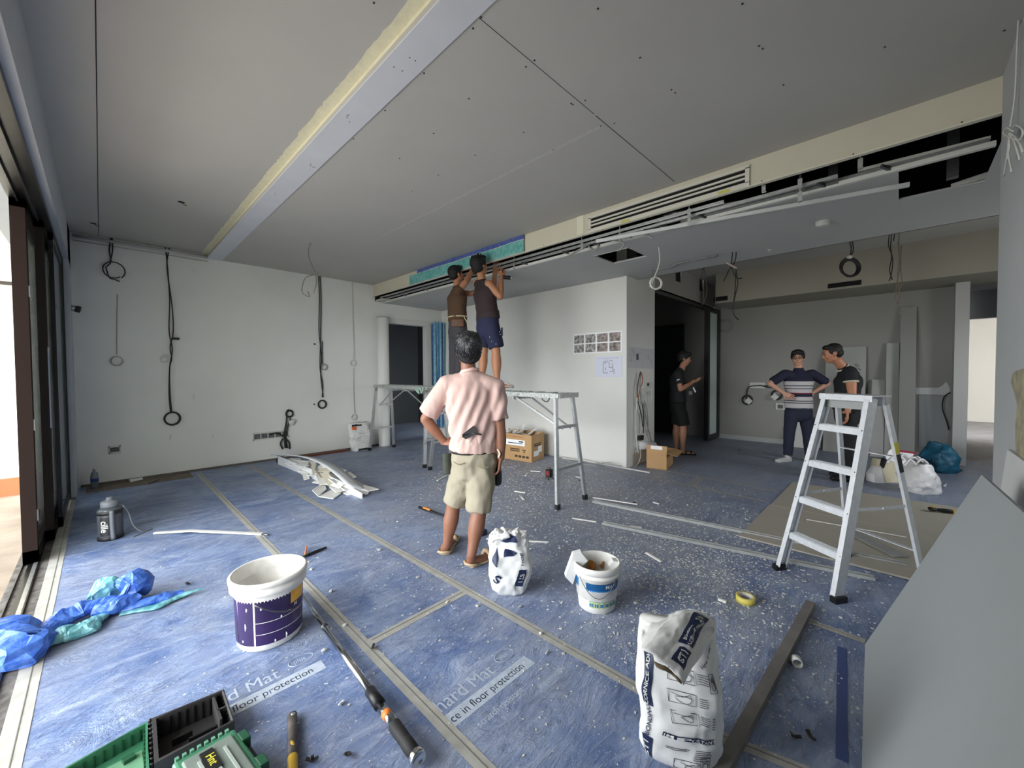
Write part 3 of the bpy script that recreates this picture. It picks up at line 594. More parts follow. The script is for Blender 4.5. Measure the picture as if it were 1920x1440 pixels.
# far wall boxes and marks
def fbox(x0, x1, z0, z1, label, cells):
    t = thing('socket_box', label, 'socket', ((x0+x1)/2, 7.24, z0)); s = MB(); n = cells
    s.box((x0, 7.235, z0), (x1, 7.25, z0+.02)); s.box((x0, 7.235, z1-.02), (x1, 7.25, z1))
    for k in range(n+1): x = x0+(x1-x0-.012)*k/n; s.box((x, 7.235, z0), (x+.012, 7.25, z1))
    s.build('frame', white, t); MB().box((x0+.01, 7.243, z0+.01), (x1-.01, 7.249, z1-.01)).build('recess', M('box_recess', (96, 96, 96), .8, var=.4, vscale=20), t); return t
fbox(1.64, 2.15, .35, .47, 'long open five-gang socket box low on the far wall', 5)
fbox(.05, .16, .38, .48, 'single open socket box low at the left end of the far wall', 1)
marks = MB()
for x, y in [(230, 833), (267, 830), (303, 827)]: p = fw(x, y, .0); marks.lathe([(.016, -.002), (.012, -.006), (.004, -.006)], p, 12, axis=(0, -1, 0))
tag(marks.build('wall_plug_hole', M('dark_hole', (60, 60, 58), .9), wf), None); 
p = PY(590, 645, 7.245); q = PY(589, 758, 7.245); s = MB(); s.ell(p, .022, .004, .012, n=10, m=6); s.ell(q, .014, .004, .012, n=10, m=6); s.build('open_hole', dark, wf)
s = MB()
for pts in [[(363, 735), (366, 745), (364, 752), (361, 744)], [(318, 815), (322, 816), (320, 828), (318, 826)], [(398, 812), (401, 818), (398, 820)], [(362, 504), (365, 508), (361, 509)]]: s.prism([PY(*q, 7.249) for q in pts], (0, -.002, 0))
s.build('filler_mark', white, wf)

# bullet-shaped lamp clamped to the door frame
bl = thing('clamp_lamp', 'small silver and black bullet lamp clamped to the door frame', 'lamp', (-.2, 5.95, 2.03))
def bp(x, y, X=-.2): return PX(x, y, X)
c = bp(138, 578); d = Vector((.93, -.10, -.22)).normalized()
MB().lathe([(.012, -.09), (.026, -.08), (.033, -.03), (.036, .02), (.033, .022)], c, 20, axis=d).build('housing', M('brushed_silver', (170, 175, 175), .25, metal=.9), bl)
MB().lathe([(.037, .015), (.040, .03), (.038, .055), (.03, .058)], c, 20, axis=d).build('bezel', black, bl)
s = MB(); q = bp(126, 566, -.25); s.tube([c-d*.07, c-d*.09+Vector((-.02, 0, .03)), q], .012, 8); s.box((q.x-.03, q.y-.02, q.z-.05), (q.x+.02, q.y+.02, q.z+.05)); s.build('clamp', black, bl)

# white pipe standing by the doorway, curtain
pt = thing('white_pipe', 'tall thick white pipe standing beside the dark doorway', 'pipe', (3.79, 7.12, 0))
MB().lathe([(.105, 0), (.107, .02), (.107, 2.48), (.10, 2.485)], (3.79, 7.12, 0), 36).build('pipe', M('white_pvc', (222, 223, 220), .45, var=.02), pt)
s = MB(); s.lathe([(.1085, 2.455), (.1085, 2.47)], (3.79, 7.12, 0), 36); s.build('end_ring', M('grey_ring', (150, 150, 148), .5), pt)
ct = thing('tarpaulin_curtain', 'blue and teal striped tarpaulin hanging as a curtain beside the doorway', 'curtain', (5.07, 7.12, .22))
def cf(a, b): return lambda u, v: Vector((4.93+.30*(a+(b-a)*u) + .02*math.sin((a+(b-a)*u)*40)*(.4+v) , 7.13+.035*math.sin((a+(b-a)*u)*26+v*1.2)-.03*v*(a), .22+v*2.25-.02*math.cos((a+(b-a)*u)*26)*v))
cm = [M('tarp_blue', (72, 108, 172), .45, rgb2=(104, 142, 196), vscale=12), M('tarp_teal', (92, 158, 176), .45, rgb2=(140, 196, 206), vscale=12)]
for i, (a, b) in enumerate([(0, .1), (.1, .34), (.34, .5), (.5, .62), (.62, .82), (.82, 1.)]):
    MB().grid(cf(a, b), 12, 30).build('blue_stripe' if i % 2 == 0 else 'teal_stripe', cm[i % 2], ct)
s = MB()
for z in (.5, .75, 1.0, 1.25, 1.5, 1.75, 2.0): s.tube([cf(0, 1)(k/24, (z-.22)/2.25)+Vector((0, -.004, .01*math.sin(k))) for k in range(25)], .002, 4)
s.build('fold_crease', cm[0], ct)['kind'] = 'stuff'

# papers
pap = M('white_paper', (243, 243, 243), .7); pap2 = M('bluish_paper', (216, 218, 232), .7)
def pic(name, seed, c1, c2):
    return M(name, c1, .7, rgb2=c2, vscale=28)
pm = [M('photo_print_a', (60, 58, 58), .6, rgb2=(200, 196, 192), vscale=22), M('photo_print_b', (78, 64, 62), .6, rgb2=(180, 168, 162), vscale=18)]
t = thing('photo_sheet', 'long white sheet of eight small photo prints pinned on the pale wall', 'poster', (5.258, 3.31, 1.69))
MB().box((5.2585, 2.888, 1.682), (5.2615, 3.745, 1.995)).build('paper', pap, t)
for r_ in range(2):
    for k in range(4):
        y1 = 3.725-k*.21; MB().box((5.2565, y1-.18, 1.70+r_*.145), (5.2585, y1, 1.70+r_*.145+.125)).build('photo_print', pm[0 if k < 2 else 1], t)
t = thing('floor_plan_sheet', 'white floor plan drawing pinned below the sheet of photo prints', 'poster', (5.258, 3.11, 1.32))
MB().box((5.2585, 2.888, 1.318), (5.2615, 3.332, 1.626)).build('paper', pap2, t)
blkink = M('black_ink', (40, 40, 46), .7)
s = MB(); L0 = [((3.20,1.38),(3.20,1.54)),((3.20,1.54),(3.10,1.54)),((3.10,1.54),(3.10,1.46)),((3.10,1.46),(3.04,1.46)),((3.04,1.40),(3.04,1.52)),((3.20,1.38),(3.12,1.38)),((3.04,1.40),(3.09,1.40)),((3.16,1.46),(3.16,1.42)),((3.04,1.55),(3.10,1.57)),((3.17,1.57),(3.17,1.50)),((3.02,1.44),(3.02,1.36)),((3.14,1.57),(3.12,1.57))]
for (y0, z0), (y1, z1) in L0: s.bar((5.258, y0, z0), (5.258, y1, z1), .006, .001, (1, 0, 0))
for k in range(8): s.bar((5.258, 3.29-k*.045, 1.60-.001*(k % 3)), (5.258, 3.27-k*.045, 1.60), .004, .001, (1, 0, 0))
s.build('drawing', blkink, t)['kind'] = 'stuff'
t = thing('plan_sheet', 'pair of faint plan drawings pinned on the pillar beside the opening', 'poster', (5.75, 2.817, 1.45))
MB().box((5.30, 2.8165, 1.445), (5.735, 2.819, 1.755)).build('paper', M('grey_white_paper', (206, 206, 208), .7), t); MB().box((5.745, 2.8165, 1.44), (6.165, 2.819, 1.75)).build('paper', MATS['grey_white_paper'], t)
s = MB()
for k in range(40):
    cx = R0.choice([5.42, 5.60, 5.92, 6.0]); x = cx+R0.uniform(-.07, .07); z = 1.6+R0.uniform(-.1, .1); l = R0.uniform(.01, .06)
    if R0.random() < .5: s.box((x, 2.8155, z), (x+l, 2.8165, z+.003))
    else: s.box((x, 2.8155, z), (x+.004, 2.8165, z+l))
s.box((5.55, 2.8155, 1.57), (5.62, 2.8165, 1.66)); s.build('drawing', M('pencil_ink', (96, 96, 104), .7), t)['kind'] = 'stuff'

# electrics on the pillar
t = thing('temporary_power_board', 'tangle of breakers, sockets and cables fixed to the pillar below the plans', 'electrical board', (5.85, 2.81, .5))
def pp(x, y, d=.03): return PY(x, y, 2.82-d)
for x, y, w_, h_ in [(1215, 722, .08, .045), (1208, 733, .06, .04), (1216, 738, .05, .03), (1205, 744, .04, .03)]:
    p = pp(x, y, .02); MB().box((p.x-w_, p.y-.02, p.z-h_), (p.x+w_, 2.82, p.z+h_)).build('breaker_box', white, t)
p = pp(1215, 721, .045); MB().box((p.x-.02, p.y-.01, p.z-.02), (p.x+.02, p.y+.01, p.z+.02)).build('switch', black, t)
cs = [([(1201, 697), (1196, 720), (1195, 745), (1198, 760), (1203, 780), (1205, 800)], wblk), ([(1202, 700), (1200, 725), (1202, 750), (1208, 760), (1212, 790), (1222, 830)], wgry), ([(1203, 698), (1205, 715), (1200, 730), (1196, 750)], M('orange_cable', (196, 110, 60), .6)), ([(1195, 745), (1192, 790), (1194, 830), (1197, 850)], wwht), ([(1205, 758), (1207, 780), (1206, 812)], wblk), ([(1208, 750), (1213, 770), (1215, 800), (1212, 815)], wgry), ([(1220, 730), (1221, 745), (1218, 760)], wwht), ([(1200, 835), (1201, 855), (1196, 870), (1186, 878)], wwht)]
for ps_, m_ in cs: MB().tube(spline([pp(x, y, .03+R0.random()*.03) for x, y in ps_]), .008, 6).build('cable', m_, t)
p = pp(1202, 820, .04); MB().box((p.x-.06, p.y-.02, p.z-.04), (p.x+.05, p.y+.02, p.z+.03)).build('adapter', black, t)
s = MB(); s.tube([pp(1196, 835, .04), pp(1225, 835, .04)], .06, 8).wob(.03, 9); s.build('crumpled_bag', M('white_plastic_bag', (214, 214, 212), .4, bump=.5, bscale=20), t)

# black framed glass door leaf parked at the right of the opening
t = MB(); x0, x1 = 8.30, 8.98; y0, y1 = 2.70, 2.78
t.box((x0, y0, .03), (x0+.09, y1, 2.66)); t.box((x1-.09, y0, .03), (x1, y1, 2.66)); t.box((x0+.09, y0, 2.57), (x1-.09, y1, 2.66)); t.box((x0+.09, y0, .03), (x1-.09, y1, .13))
dg_ = struct('door_2', t, blackmetal); MB().box((x0+.09, y0+.03, .13), (x1-.09, y0+.04, 2.57)).build('glass_pane', M('frosted_glass', (205, 218, 212), .5), dg_)
t = MB().box((9.0, 3.45, 0), (9.045, 4.3, 2.45)); dk_ = struct('door_3', t, M('charcoal_door', (52, 54, 58), .5))

# ================================================================== BENCHES AND LADDER
splat = M('splattered_aluminium', (150, 155, 152), .5, metal=.6, rgb2=(214, 216, 212), vscale=45)
def bench(pa, pb, H, label):
    pa, pb = Vector((*pa, 0)), Vector((*pb, 0)); u = (pb-pa).normalized(); v = Vector((u.y, -u.x, 0)); L_ = (pb-pa).length; Z = Vector((0, 0, 1))
    t = thing('work_platform', label, 'work platform', (pa+pb)/2)
    a0 = pa+u*.04; b0 = pb-u*.04; w2 = .16
    s = MB(); s.bar(a0+Z*(H-.02), b0+Z*(H-.02), w2*2, .012)
    for k in (-1, 1): s.bar(a0+v*k*w2+Z*(H-.025), b0+v*k*w2+Z*(H-.025), .02, .05)
    s.bar(a0-v*w2+Z*(H-.025), a0+v*w2+Z*(H-.025), .02, .05); s.bar(b0-v*w2+Z*(H-.025), b0+v*w2+Z*(H-.025), .02, .05)
    for k in range(12): c = a0+(b0-a0)*(k+.5)/12; s.bar(c-v*w2+Z*(H-.008), c+v*w2+Z*(H-.008), .03, .012)
    s.build('deck', splat, t)
    for e, (base, dr) in enumerate(((pa, -1), (pb, 1))):
        foot = {}
        for k in (-1, 1):
            f0 = base+v*k*.235+Z*.02; tp = base-u*dr*.10*1+v*k*.14+Z*(H-.045); foot[k] = (f0, tp)
            lg = MB().bar(f0, tp, .028, .045, v*k).build('leg', alu, t)
            s = MB().bar(f0-Z*.02, f0+(tp-f0)*.03, .036, .052, v*k); s.build('rubber_foot', black, lg)
        for fr in (.34, .72):
            a_ = foot[-1][0].lerp(foot[-1][1], fr); b_ = foot[1][0].lerp(foot[1][1], fr)
            MB().bar(a_, b_, .03, .03).build('rung', alu, t)
        for k in (-.4, .4):
            m_ = foot[-1][0].lerp(foot[-1][1], .70).lerp(foot[1][0].lerp(foot[1][1], .70), .5+k*.5)
            MB().bar(m_, base-u*dr*.72+v*k*.3+Z*(H-.06), .012, .018).build('brace', alu, t)
        m_ = base-u*dr*.72+Z*(H-.07); MB().bar(m_-v*w2, m_+v*w2, .03, .035).build('brace_hinge', splat, t)
    return t
bench((3.425, 2.46), (3.50, 4.82), 1.17, 'plaster-splattered aluminium work platform nearest the camera, carrying both workers')
bench((3.52, 4.98), (3.60, 6.86), 1.19, 'plaster-splattered aluminium work platform at the far wall by the white pipe')
s = MB(); s.tube(spline([PD(1014, 741, 4.4), PD(1018, 750, 4.4), PD(1026, 753, 4.4), PD(1031, 745, 4.4), PD(1030, 741, 4.4)]), .006, 6); tag(s.build('strap_loop', M('olive_strap', (70, 84, 78), .6)), 'dark strap loop hanging under the nearest work platform', 'strap')
s = MB(); s.tube(spline([PD(x, y, 5.9) for x, y in [(782, 728), (786, 738), (780, 730), (788, 728), (790, 737), (794, 727)]]), .012, 5).wob(.01, 30); tag(s.build('rag', M('green_grey_rag', (150, 176, 160), .7)), 'pale green rag tied under the far work platform', 'rag')

lad = thing('step_ladder', 'aluminium step ladder standing over the edge of the flat beige boards', 'ladder', (3.4, .2, 0))
alub = M('bright_aluminium', (222, 225, 228), .42, metal=.35, var=.06, vscale=30)
dirn = Vector((.83, -.56, 0)); acr = Vector((.56, .83, 0)); FL, FR = Vector((3.254, .604, 0)), Vector((3.024, .263, 0))
acr = (FL-FR).normalized(); dirn = Vector((acr.y, -acr.x, 0)); HT = 1.22
def rail(foot, sgn):
    top = foot + dirn*.31 - acr*sgn*.055 + Vector((0, 0, HT)); return foot, top
rails = {}
for sgn, f0 in ((1, FL), (-1, FR)):
    a_, b_ = rail(f0, sgn); rails[sgn] = (a_, b_); d = (b_-a_).normalized(); dp = dirn - d*dirn.dot(d); dp.normalize(); ac = acr*sgn
    s = MB(); m_ = a_+Vector((0, 0, .03))
    s.obox((m_+b_)/2+dp*.032, ac*.0015, dp*.032, (b_-m_)/2)
    s.obox((m_+b_)/2-ac*.014, ac*.0155, dp*.002, (b_-m_)/2); s.obox((m_+b_)/2-ac*.010+dp*.064, ac*.011, dp*.0015, (b_-m_)/2)
    r_ = s.build('rail', alub, lad)
    s = MB(); s.obox(a_+dp*.03+Vector((0, 0, .022)), ac*.02, dirn*.042, Vector((0, 0, .022))); s.build('foot_cap', black, r_)
    s = MB()
    for k in range(1, 5):
        p = a_.lerp(b_, k*.205); s.ell(p-ac*.008-dp*.003+Vector((0, 0, .012)), .004, .004, .004, n=8, m=5); s.ell(p-ac*.008-dp*.003-Vector((0, 0, .012)), .004, .004, .004, n=8, m=5)
    s.build('rivets', darksteel, r_)['kind'] = 'stuff'
for k in range(1, 5):
    a_ = rails[1][0].lerp(rails[1][1], k*.205); b_ = rails[-1][0].lerp(rails[-1][1], k*.205); off = dirn*.005
    s = MB(); s.bar(a_+off+dirn*.032+Vector((0, 0, .018)), b_+off+dirn*.032+Vector((0, 0, .018)), .064, .003); s.bar(a_+off, b_+off, .004, .038); s.bar(a_+off+dirn*.06, b_+off+dirn*.06, .003, .03)
    for q in range(5): s.bar(a_+off+dirn*(.010+q*.012)+Vector((0, 0, .021)), b_+off+dirn*(.010+q*.012)+Vector((0, 0, .021)), .003, .003)
    s.build('step', alub, lad)
a_, b_ = rails[1][1], rails[-1][1]
s = MB(); s.bar(a_+acr*.02+dirn*.07+Vector((0, 0, .005)), b_-acr*.02+dirn*.07+Vector((0, 0, .005)), .15, .008); s.bar(a_+acr*.018-dirn*.004-Vector((0, 0, .012)), b_-acr*.018-dirn*.004-Vector((0, 0, .012)), .003, .036); s.bar(a_+dirn*.12-Vector((0, 0, .03)), b_+dirn*.12-Vector((0, 0, .03)), .003, .06)
s.bar(a_+acr*.018+dirn*.07-Vector((0, 0, .02)), a_+acr*.02+dirn*.07+Vector((0, 0, .0)), .15, .004, acr); s.build('top_cap', alub, lad)
s = MB(); s.bar(a_+dirn*.03-Vector((0, 0, .06)), b_+dirn*.03-Vector((0, 0, .06)), .004, .05); s.build('label_plate', M('dull_sticker', (150, 152, 150), .5), lad)
rr = {}
for sgn, f0 in ((1, FL), (-1, FR)):
    ft = f0 + dirn*.66 - acr*sgn*-.03; tp = rails[sgn][1]+dirn*.13 - Vector((0, 0, .05)); rr[sgn] = (ft, tp)
    r_ = MB().bar(ft+Vector((0, 0, .01)), tp, .034, .018, acr).build('rear_leg', alub, lad)
    MB().obox(ft+Vector((0, 0, .015)), acr*.014, dirn*.022, Vector((0, 0, .018))).build('foot_cap', black, r_)
    if sgn < 0:
        for f1, f2, c_ in ((.74, .80, (200, 190, 60)), (.64, .735, (26, 26, 26))):
            MB().bar(ft.lerp(tp, f1)-acr*.010, ft.lerp(tp, f2)-acr*.010, .032, .003, acr).build('warning_label', M('label_%d' % c_[0], c_, .5), r_)
for fr in (.22, .72): MB().bar(rr[1][0].lerp(rr[1][1], fr), rr[-1][0].lerp(rr[-1][1], fr), .005, .035, dirn).build('rear_crossbar', alub, lad)
for sgn in (1, -1):
    a_ = rails[sgn][0].lerp(rails[sgn][1], .44)+dirn*.06; b_ = rr[sgn][0].lerp(rr[sgn][1], .46); m_ = (a_+b_)/2-Vector((0, 0, .004))
    MB().bar(a_, m_, .004, .02).bar(m_, b_, .004, .02).ell(m_, .008, .008, .008, n=8, m=5).build('spreader_bar', alub, lad)
# ================================================================== THINGS ON THE FLOOR
def quad_axes(o, x):       # local frame: origin o, x direction
    x = Vector(x).normalized(); return Vector(o), x, Vector((-x.y, x.x, 0))
def wrap(fn, s, u0, v0, su, size, mat, parent, name='printed_text', rot=0, lift=.0015, sq=1.):
    """text laid on the surface fn(u, v) -> point; su, sv = u and v per metre"""
    cu = bpy.data.curves.new(name, 'FONT'); cu.body = s; cu.size = size; cu.offset = size*.015; cu.align_x = 'CENTER'; cu.align_y = 'CENTER'
    o = bpy.data.objects.new(name, cu); COL.objects.link(o); dg = bpy.context.evaluated_depsgraph_get(); dg.update()
    me = bpy.data.meshes.new_from_object(o.evaluated_get(dg)); bpy.data.objects.remove(o)
    bm = bmesh.new(); bm.from_mesh(me); bmesh.ops.triangulate(bm, faces=bm.faces)
    bmesh.ops.subdivide_edges(bm, edges=[e for e in bm.edges if e.calc_length() > size*.25], cuts=1); bm.to_mesh(me); bm.free()
    inv = MWI[parent]; c, sn = math.cos(rot), math.sin(rot)
    for v in me.vertices:
        x, y = v.co.x*sq, v.co.y; x, y = x*c-y*sn, x*sn+y*c
        u, w = u0+x*su[0], v0+y*su[1]; p = fn(u, w); e = 1e-3
        n = (fn(u+e, w)-p).cross(fn(u, w+e)-p)
        n = n.normalized() if n.length > 0 else Vector((0, 0, 1))
        v.co = inv @ (p+n*lift)
    me.materials.clear(); me.materials.append(mat)
    o = bpy.data.objects.new(name, me); COL.objects.link(o); o.parent = parent; MWI[o] = inv; return o
def patch(fn, u0, u1, v0, v1, mat, parent, name, lift=.001, nu=14, nv=10, shear=0.):
    def g(a, b):
        u = u0+(u1-u0)*a+shear*(b-.5); v = v0+(v1-v0)*b; p = fn(u, v); n = (fn(u+1e-3, v)-p).cross(fn(u, v+1e-3)-p).normalized(); return p+n*lift
    return MB().grid(g, nu, nv).build(name, mat, parent)

# --- purple paint bucket
c = Vector((.60, 2.39, 0)); bk = thing('paint_bucket', 'big white paint bucket with a dark purple label and paint drips', 'bucket', c)
plw = M('dirty_white_plastic', (222, 220, 214), .4, var=.08, vscale=18)
MB().lathe([(.142, 0), (.148, .01), (.150, .05), (.158, .28), (.176, .285), (.178, .318), (.171, .32), (.171, .328), (.182, .33), (.182, .345), (.174, .352), (.166, .352), (.163, .345), (.150, .10), (.148, .09)], c, 64, closed=False).build('shell', plw, bk)
MB().lathe([(.149, .088), (.10, .092), (.02, .09)], c, 40).build('paint', M('beige_paint', (168, 158, 148), .5), bk)
lab_m = M('purple_label', (32, 22, 58), .4, rgb2=(54, 30, 88), vscale=3)
bs = lambda r0, r1, z0, z1: (lambda u, v: c + Vector((math.cos(2*PI*u), math.sin(2*PI*u), 0))*(r0+(r1-r0)*v) + Vector((0, 0, z0+(z1-z0)*v)))
bfn = bs(.1505, .1572, .035, .262)
cam_u = (math.atan2(-c.y, -c.x)/(2*PI)) % 1
patch(bfn, cam_u-.17, cam_u+.24, 0, 1, lab_m, bk, 'label', .0012, 40, 4)
patch(bfn, cam_u-.25, cam_u-.175, 0, 1, lab_m, bk, 'label', .0012, 12, 4)
patch(bfn, cam_u-.075, cam_u-.067, 0, 1, plw, bk, 'label_divider', .002, 2, 4)
for v in (.24, .50): patch(bfn, cam_u-.065, cam_u+.22, v, v+.012, plw, bk, 'label_line', .002, 30, 1, 0)
patch(bfn, cam_u+.10, cam_u+.20, .72, 1.0, M('orange_print', (226, 140, 50), .4, rgb2=(240, 196, 60), vscale=18), bk, 'logo_patch', .0022, 10, 3)
wrap(bfn, 'M', cam_u+.13, .66, (.95, 4.2), .03, white, bk, rot=0, lift=.003)
dr_ = MB()
for u, v, l in [(-.11, .85, .08), (-.04, .84, .05), (-.12, .5, .16), (.05, .56, .05), (.075, .12, .12), (-.14, .12, .06), (.02, .07, .06), (.09, .6, .03)]:
    dr_.tube([bfn(cam_u+u, v)+Vector((0, 0, 0)), bfn(cam_u+u+.003, v-l*.5), bfn(cam_u+u, v-l)], [.002, .005, .003], 6)
dr_.build('paint_drip', plw, bk)['kind'] = 'stuff'
h = MB(); uu = [cam_u-.06+i*.02 for i in range(10)]; h.tube([bs(.181, .181, 0, 1)(u, .26-.085*math.sin((i)/9*PI*.5)) for i, u in enumerate(uu)], .003, 6); h.build('wire_handle', darksteel, bk)
s = MB(); p = c+Vector((.03, -.02, .09)); s.box((p.x-.015, p.y-.015, p.z), (p.x+.03, p.y+.01, p.z+.06)); s.build('stir_tool', darksteel, bk)

# --- small putty bucket with foam blocks
c2 = Vector((2.03, 1.28, 0)); b2 = thing('putty_bucket', 'small white bucket with a blue house print and orange residue inside', 'bucket', c2)
MB().lathe([(.100, 0), (.106, .006), (.110, .05), (.124, .20), (.134, .205), (.135, .218), (.128, .22), (.128, .228), (.136, .23), (.138, .262), (.132, .268), (.127, .266), (.118, .08), (.10, .07)], c2, 56).build('shell', plw, b2)
f2 = (lambda u, v: c2 + Vector((math.cos(2*PI*u), math.sin(2*PI*u), 0))*(.1105+.0142*v) + Vector((0, 0, .03+.165*v)))
cu2 = (math.atan2(-c2.y, -c2.x)/(2*PI)) % 1
blp = M('bright_blue_print', (20, 104, 170), .4); grp = M('pale_green_print', (186, 204, 140), .4)
patch(f2, cu2-.08, cu2+.25, .70, .93, M('dark_blue_print', (18, 78, 128), .4), b2, 'title_band', .001, 20, 2); patch(f2, cu2-.08, cu2+.25, .62, .70, blp, b2, 'blue_band', .001, 20, 2)
patch(f2, cu2-.25, cu2-.16, .5, .95, blp, b2, 'blue_panel', .001, 10, 4)
wrap(f2, 'MAXI', cu2+.115, .82, (1.3, 6.1), .032, white, b2, lift=.002)
for i in range(6):
    u = cu2-.06+i*.042; hh = [.32, .42, .36, .46, .34, .40][i]
    patch(f2, u, u+.034, .06, .06+hh, grp, b2, 'house_print', .001, 4, 2)
    for k in range(2):
        for j in range(2): patch(f2, u+.004+k*.015, u+.014+k*.015, .10+j*.18, .22+j*.18, blp, b2, 'window_print', .002, 2, 1)
MB().lathe([(.117, .078), (.06, .082), (.01, .08)], c2, 30).build('residue', M('pale_residue', (206, 196, 170), .6), b2)
fx = Vector((c2.x, c2.y, 0)).normalized(); fy = Vector((-fx.y, fx.x, 0)); s = MB(); s.ell(c2+fx*.095+fy*.035+Vector((0, 0, .17)), .035, .03, .04, n=14, m=10); s.ell(c2+fx*.108-fy*.03+Vector((0, 0, .19)), .012, .012, .02, n=8, m=6); s.wob(.014, 30); s.build('orange_residue', M('orange_paste', (176, 112, 40), .6, var=.3, vscale=30), b2)
s = MB(); fhh = lambda u: c2+Vector((math.cos(2*PI*u), math.sin(2*PI*u), 0))*.139
s.tube([fhh(cu2-.12+i*.022)+Vector((0, 0, .21-.10*math.sin(i/12*PI))) for i in range(13)], .002, 6); s.build('wire_handle', darksteel, b2)
foam = M('white_foam', (218, 218, 216), .7)
for pts, lb in [([(1060, 1082), (1075, 1040), (1090, 1036), (1102, 1052), (1082, 1070), (1074, 1096)], 'white foam corner piece leaning on the left of the small bucket'), ([(1142, 1062), (1150, 1052), (1166, 1054), (1164, 1082), (1154, 1098), (1150, 1078)], 'white foam corner piece leaning on the right of the small bucket')]:
    D_ = 2.36; pp_ = [PD(x, y, D_) for x, y in pts]
    tag(MB().prism(pp_, FWD*.05).build('foam_corner', foam), lb, 'foam piece', 'foam corner pieces')

# --- sacks
paper_w = M('white_sack_paper', (216, 216, 214), .6, var=.05, vscale=8, bump=.35, bscale=14)
navy = M('navy_print', (24, 36, 70), .5)
def sackfn(c, w, d, h, yaw, seed, crumple=.012, topw=.75, gather=0., lean=(0, 0)):
    c = Vector(c); cy, sy = math.cos(yaw), math.sin(yaw)
    def fn(u, v):
        a = 2*PI*u; e = .62; ca, sa = math.cos(a), math.sin(a)
        x = (abs(ca)**e)*(1 if ca >= 0 else -1)*w/2; y = (abs(sa)**e)*(1 if sa >= 0 else -1)*d/2
        bulge = 1+.10*math.sin(min(1, v*1.1)*PI); t = 1-(1-topw)*max(0, (v-.55)/.45)**1.3
        base = min(1, .86+v*2.5) if v < .06 else 1
        if v > 1: v = 1
        g = 1-gather*max(0, (v-.72)/.28)**1.2
        p = Vector((x*bulge*t*base*g, y*bulge*(1-(.55*max(0, (v-.5)/.5)**1.4))*base*g, h*v))
        q = p*1.; n = noise.noise_vector(Vector((q.x*9, q.y*9, q.z*7+seed)))*crumple*1.6 + noise.noise_vector(Vector((q.x*28, q.y*28, q.z*20+seed)))*crumple*.7
        n.z *= .6; p += n*(0 if v < .01 else 1)
        p.x += lean[0]*v*v; p.y += lean[1]*v*v; p.z = max(p.z, 0)
        return c + Vector((p.x*cy-p.y*sy, p.x*sy+p.y*cy, p.z))
    return fn
def sack(fn, t, mat, name='sack_body'):
    s = MB().grid(fn, 72, 44, closeu=True); n = len(s.v); s.f.append([i for i in range(72)][::-1]); s.mi.append(0); s.sm.append(True)
    s.f.append([44*72+i for i in range(72)]); s.mi.append(0); s.sm.append(True)
    return s.build(name, mat, t)
camyaw = lambda c: math.atan2(-c[1], -c[0]) - PI/2 + PI     # so that local -y side faces the camera
# front cornice adhesive sack
c3 = Vector((1.435, .565, 0)); yaw3 = math.atan2(c3.y, c3.x)-PI/2
t = thing('adhesive_sack', 'tall half-open white sack with navy blocks, right in the foreground', 'sack', c3)
f3 = sackfn(c3, .255, .17, .47, yaw3, 3., .012, .98, lean=(0, .0)); sack(f3, t, paper_w)
FU = .75     # u of the side facing the camera
patch(f3, FU-.125, FU-.068, .45, .97, navy, t, 'navy_panel', .0025, 12, 30, .0)
patch(f3, FU-.125, FU-.068, .03, .20, navy, t, 'navy_block', .0025, 10, 12, .0)
wrap(f3, 'CORNICE ADHESIVE', FU-.097, .70, (1.1, 2.1), .030, white, t, rot=PI/2, lift=.005, sq=.86)
wrap(f3, 'ST1', FU-.097, .11, (1.1, 2.1), .04, white, t, rot=PI/2*1., lift=.005)
wrap(f3, 'BONDING', FU-.095, .33, (1.1, 2.1), .028, navy, t, rot=PI/2, lift=.004, sq=.9)
patch(f3, FU-.035, FU+.13, .26, .29, navy, t, 'important_band', .0025, 24, 2); wrap(f3, 'IMPORTANT', FU+.05, .275, (1.25, 2.1), .014, white, t, lift=.005, sq=1.7)
blk = M('thin_black_print', (50, 50, 54), .6)
def icon(f, u, v, w_, h_, par, sd):
    r_ = random.Random(sd); s = MB(); L_ = [f(u+a*w_, v+b*h_) for a, b in [(-.5, -.5), (.5, -.5), (.5, .5), (-.5, .5), (-.5, -.5)]]
    out = (CAM-f(u, v)).normalized()*.004
    s.tube([p+out for p in L_], .0012, 4)
    s.tube([f(u+w_*.33*math.cos(k*.7)*r_.uniform(.7, 1), v-.1*h_+h_*.28*math.sin(k*.7))+out for k in range(10)], .001, 4)
    s.tube([f(u+w_*a, v+h_*b)+out for a, b in [(-.4, .3), (-.1, .1), (.2, .35), (.35, 0)]], .001, 4)
    s.build('pictogram', blk, par)['kind'] = 'stuff'
def lines(f, u, v, w_, n, par, dv=.012):
    s = MB(); out = (CAM-f(u, v)).normalized()*.004; r_ = random.Random(int(u*999+v*77))
    for k in range(n):
        ww = w_*r_.uniform(.7, 1); s.tube([f(u+ww*q/5, v-k*dv)+out for q in range(6)], .0011, 4)
    s.build('small_print', blk, par)['kind'] = 'stuff'
for k, v in enumerate((.72, .57, .42)): icon(f3, FU+.012, v, .042, .085, t, k+1); lines(f3, FU+.045, v+.03, .045, 5, t, .015)
lines(f3, FU-.02, .19, .04, 2, t); lines(f3, FU+.04, .20, .085, 6, t, .014); icon(f3, FU+.03, .07, .06, .09, t, 9); icon(f3, FU+.095, .10, .05, .1, t, 12)
wrap(f3, 'How to use', FU+.10, .86, (1.1, 2.1), .018, blk, t, lift=.005, rot=.7)
icon(f3, FU+.115, .70, .04, .12, t, 21); lines(f3, FU+.11, .45, .03, 5, t, .02)
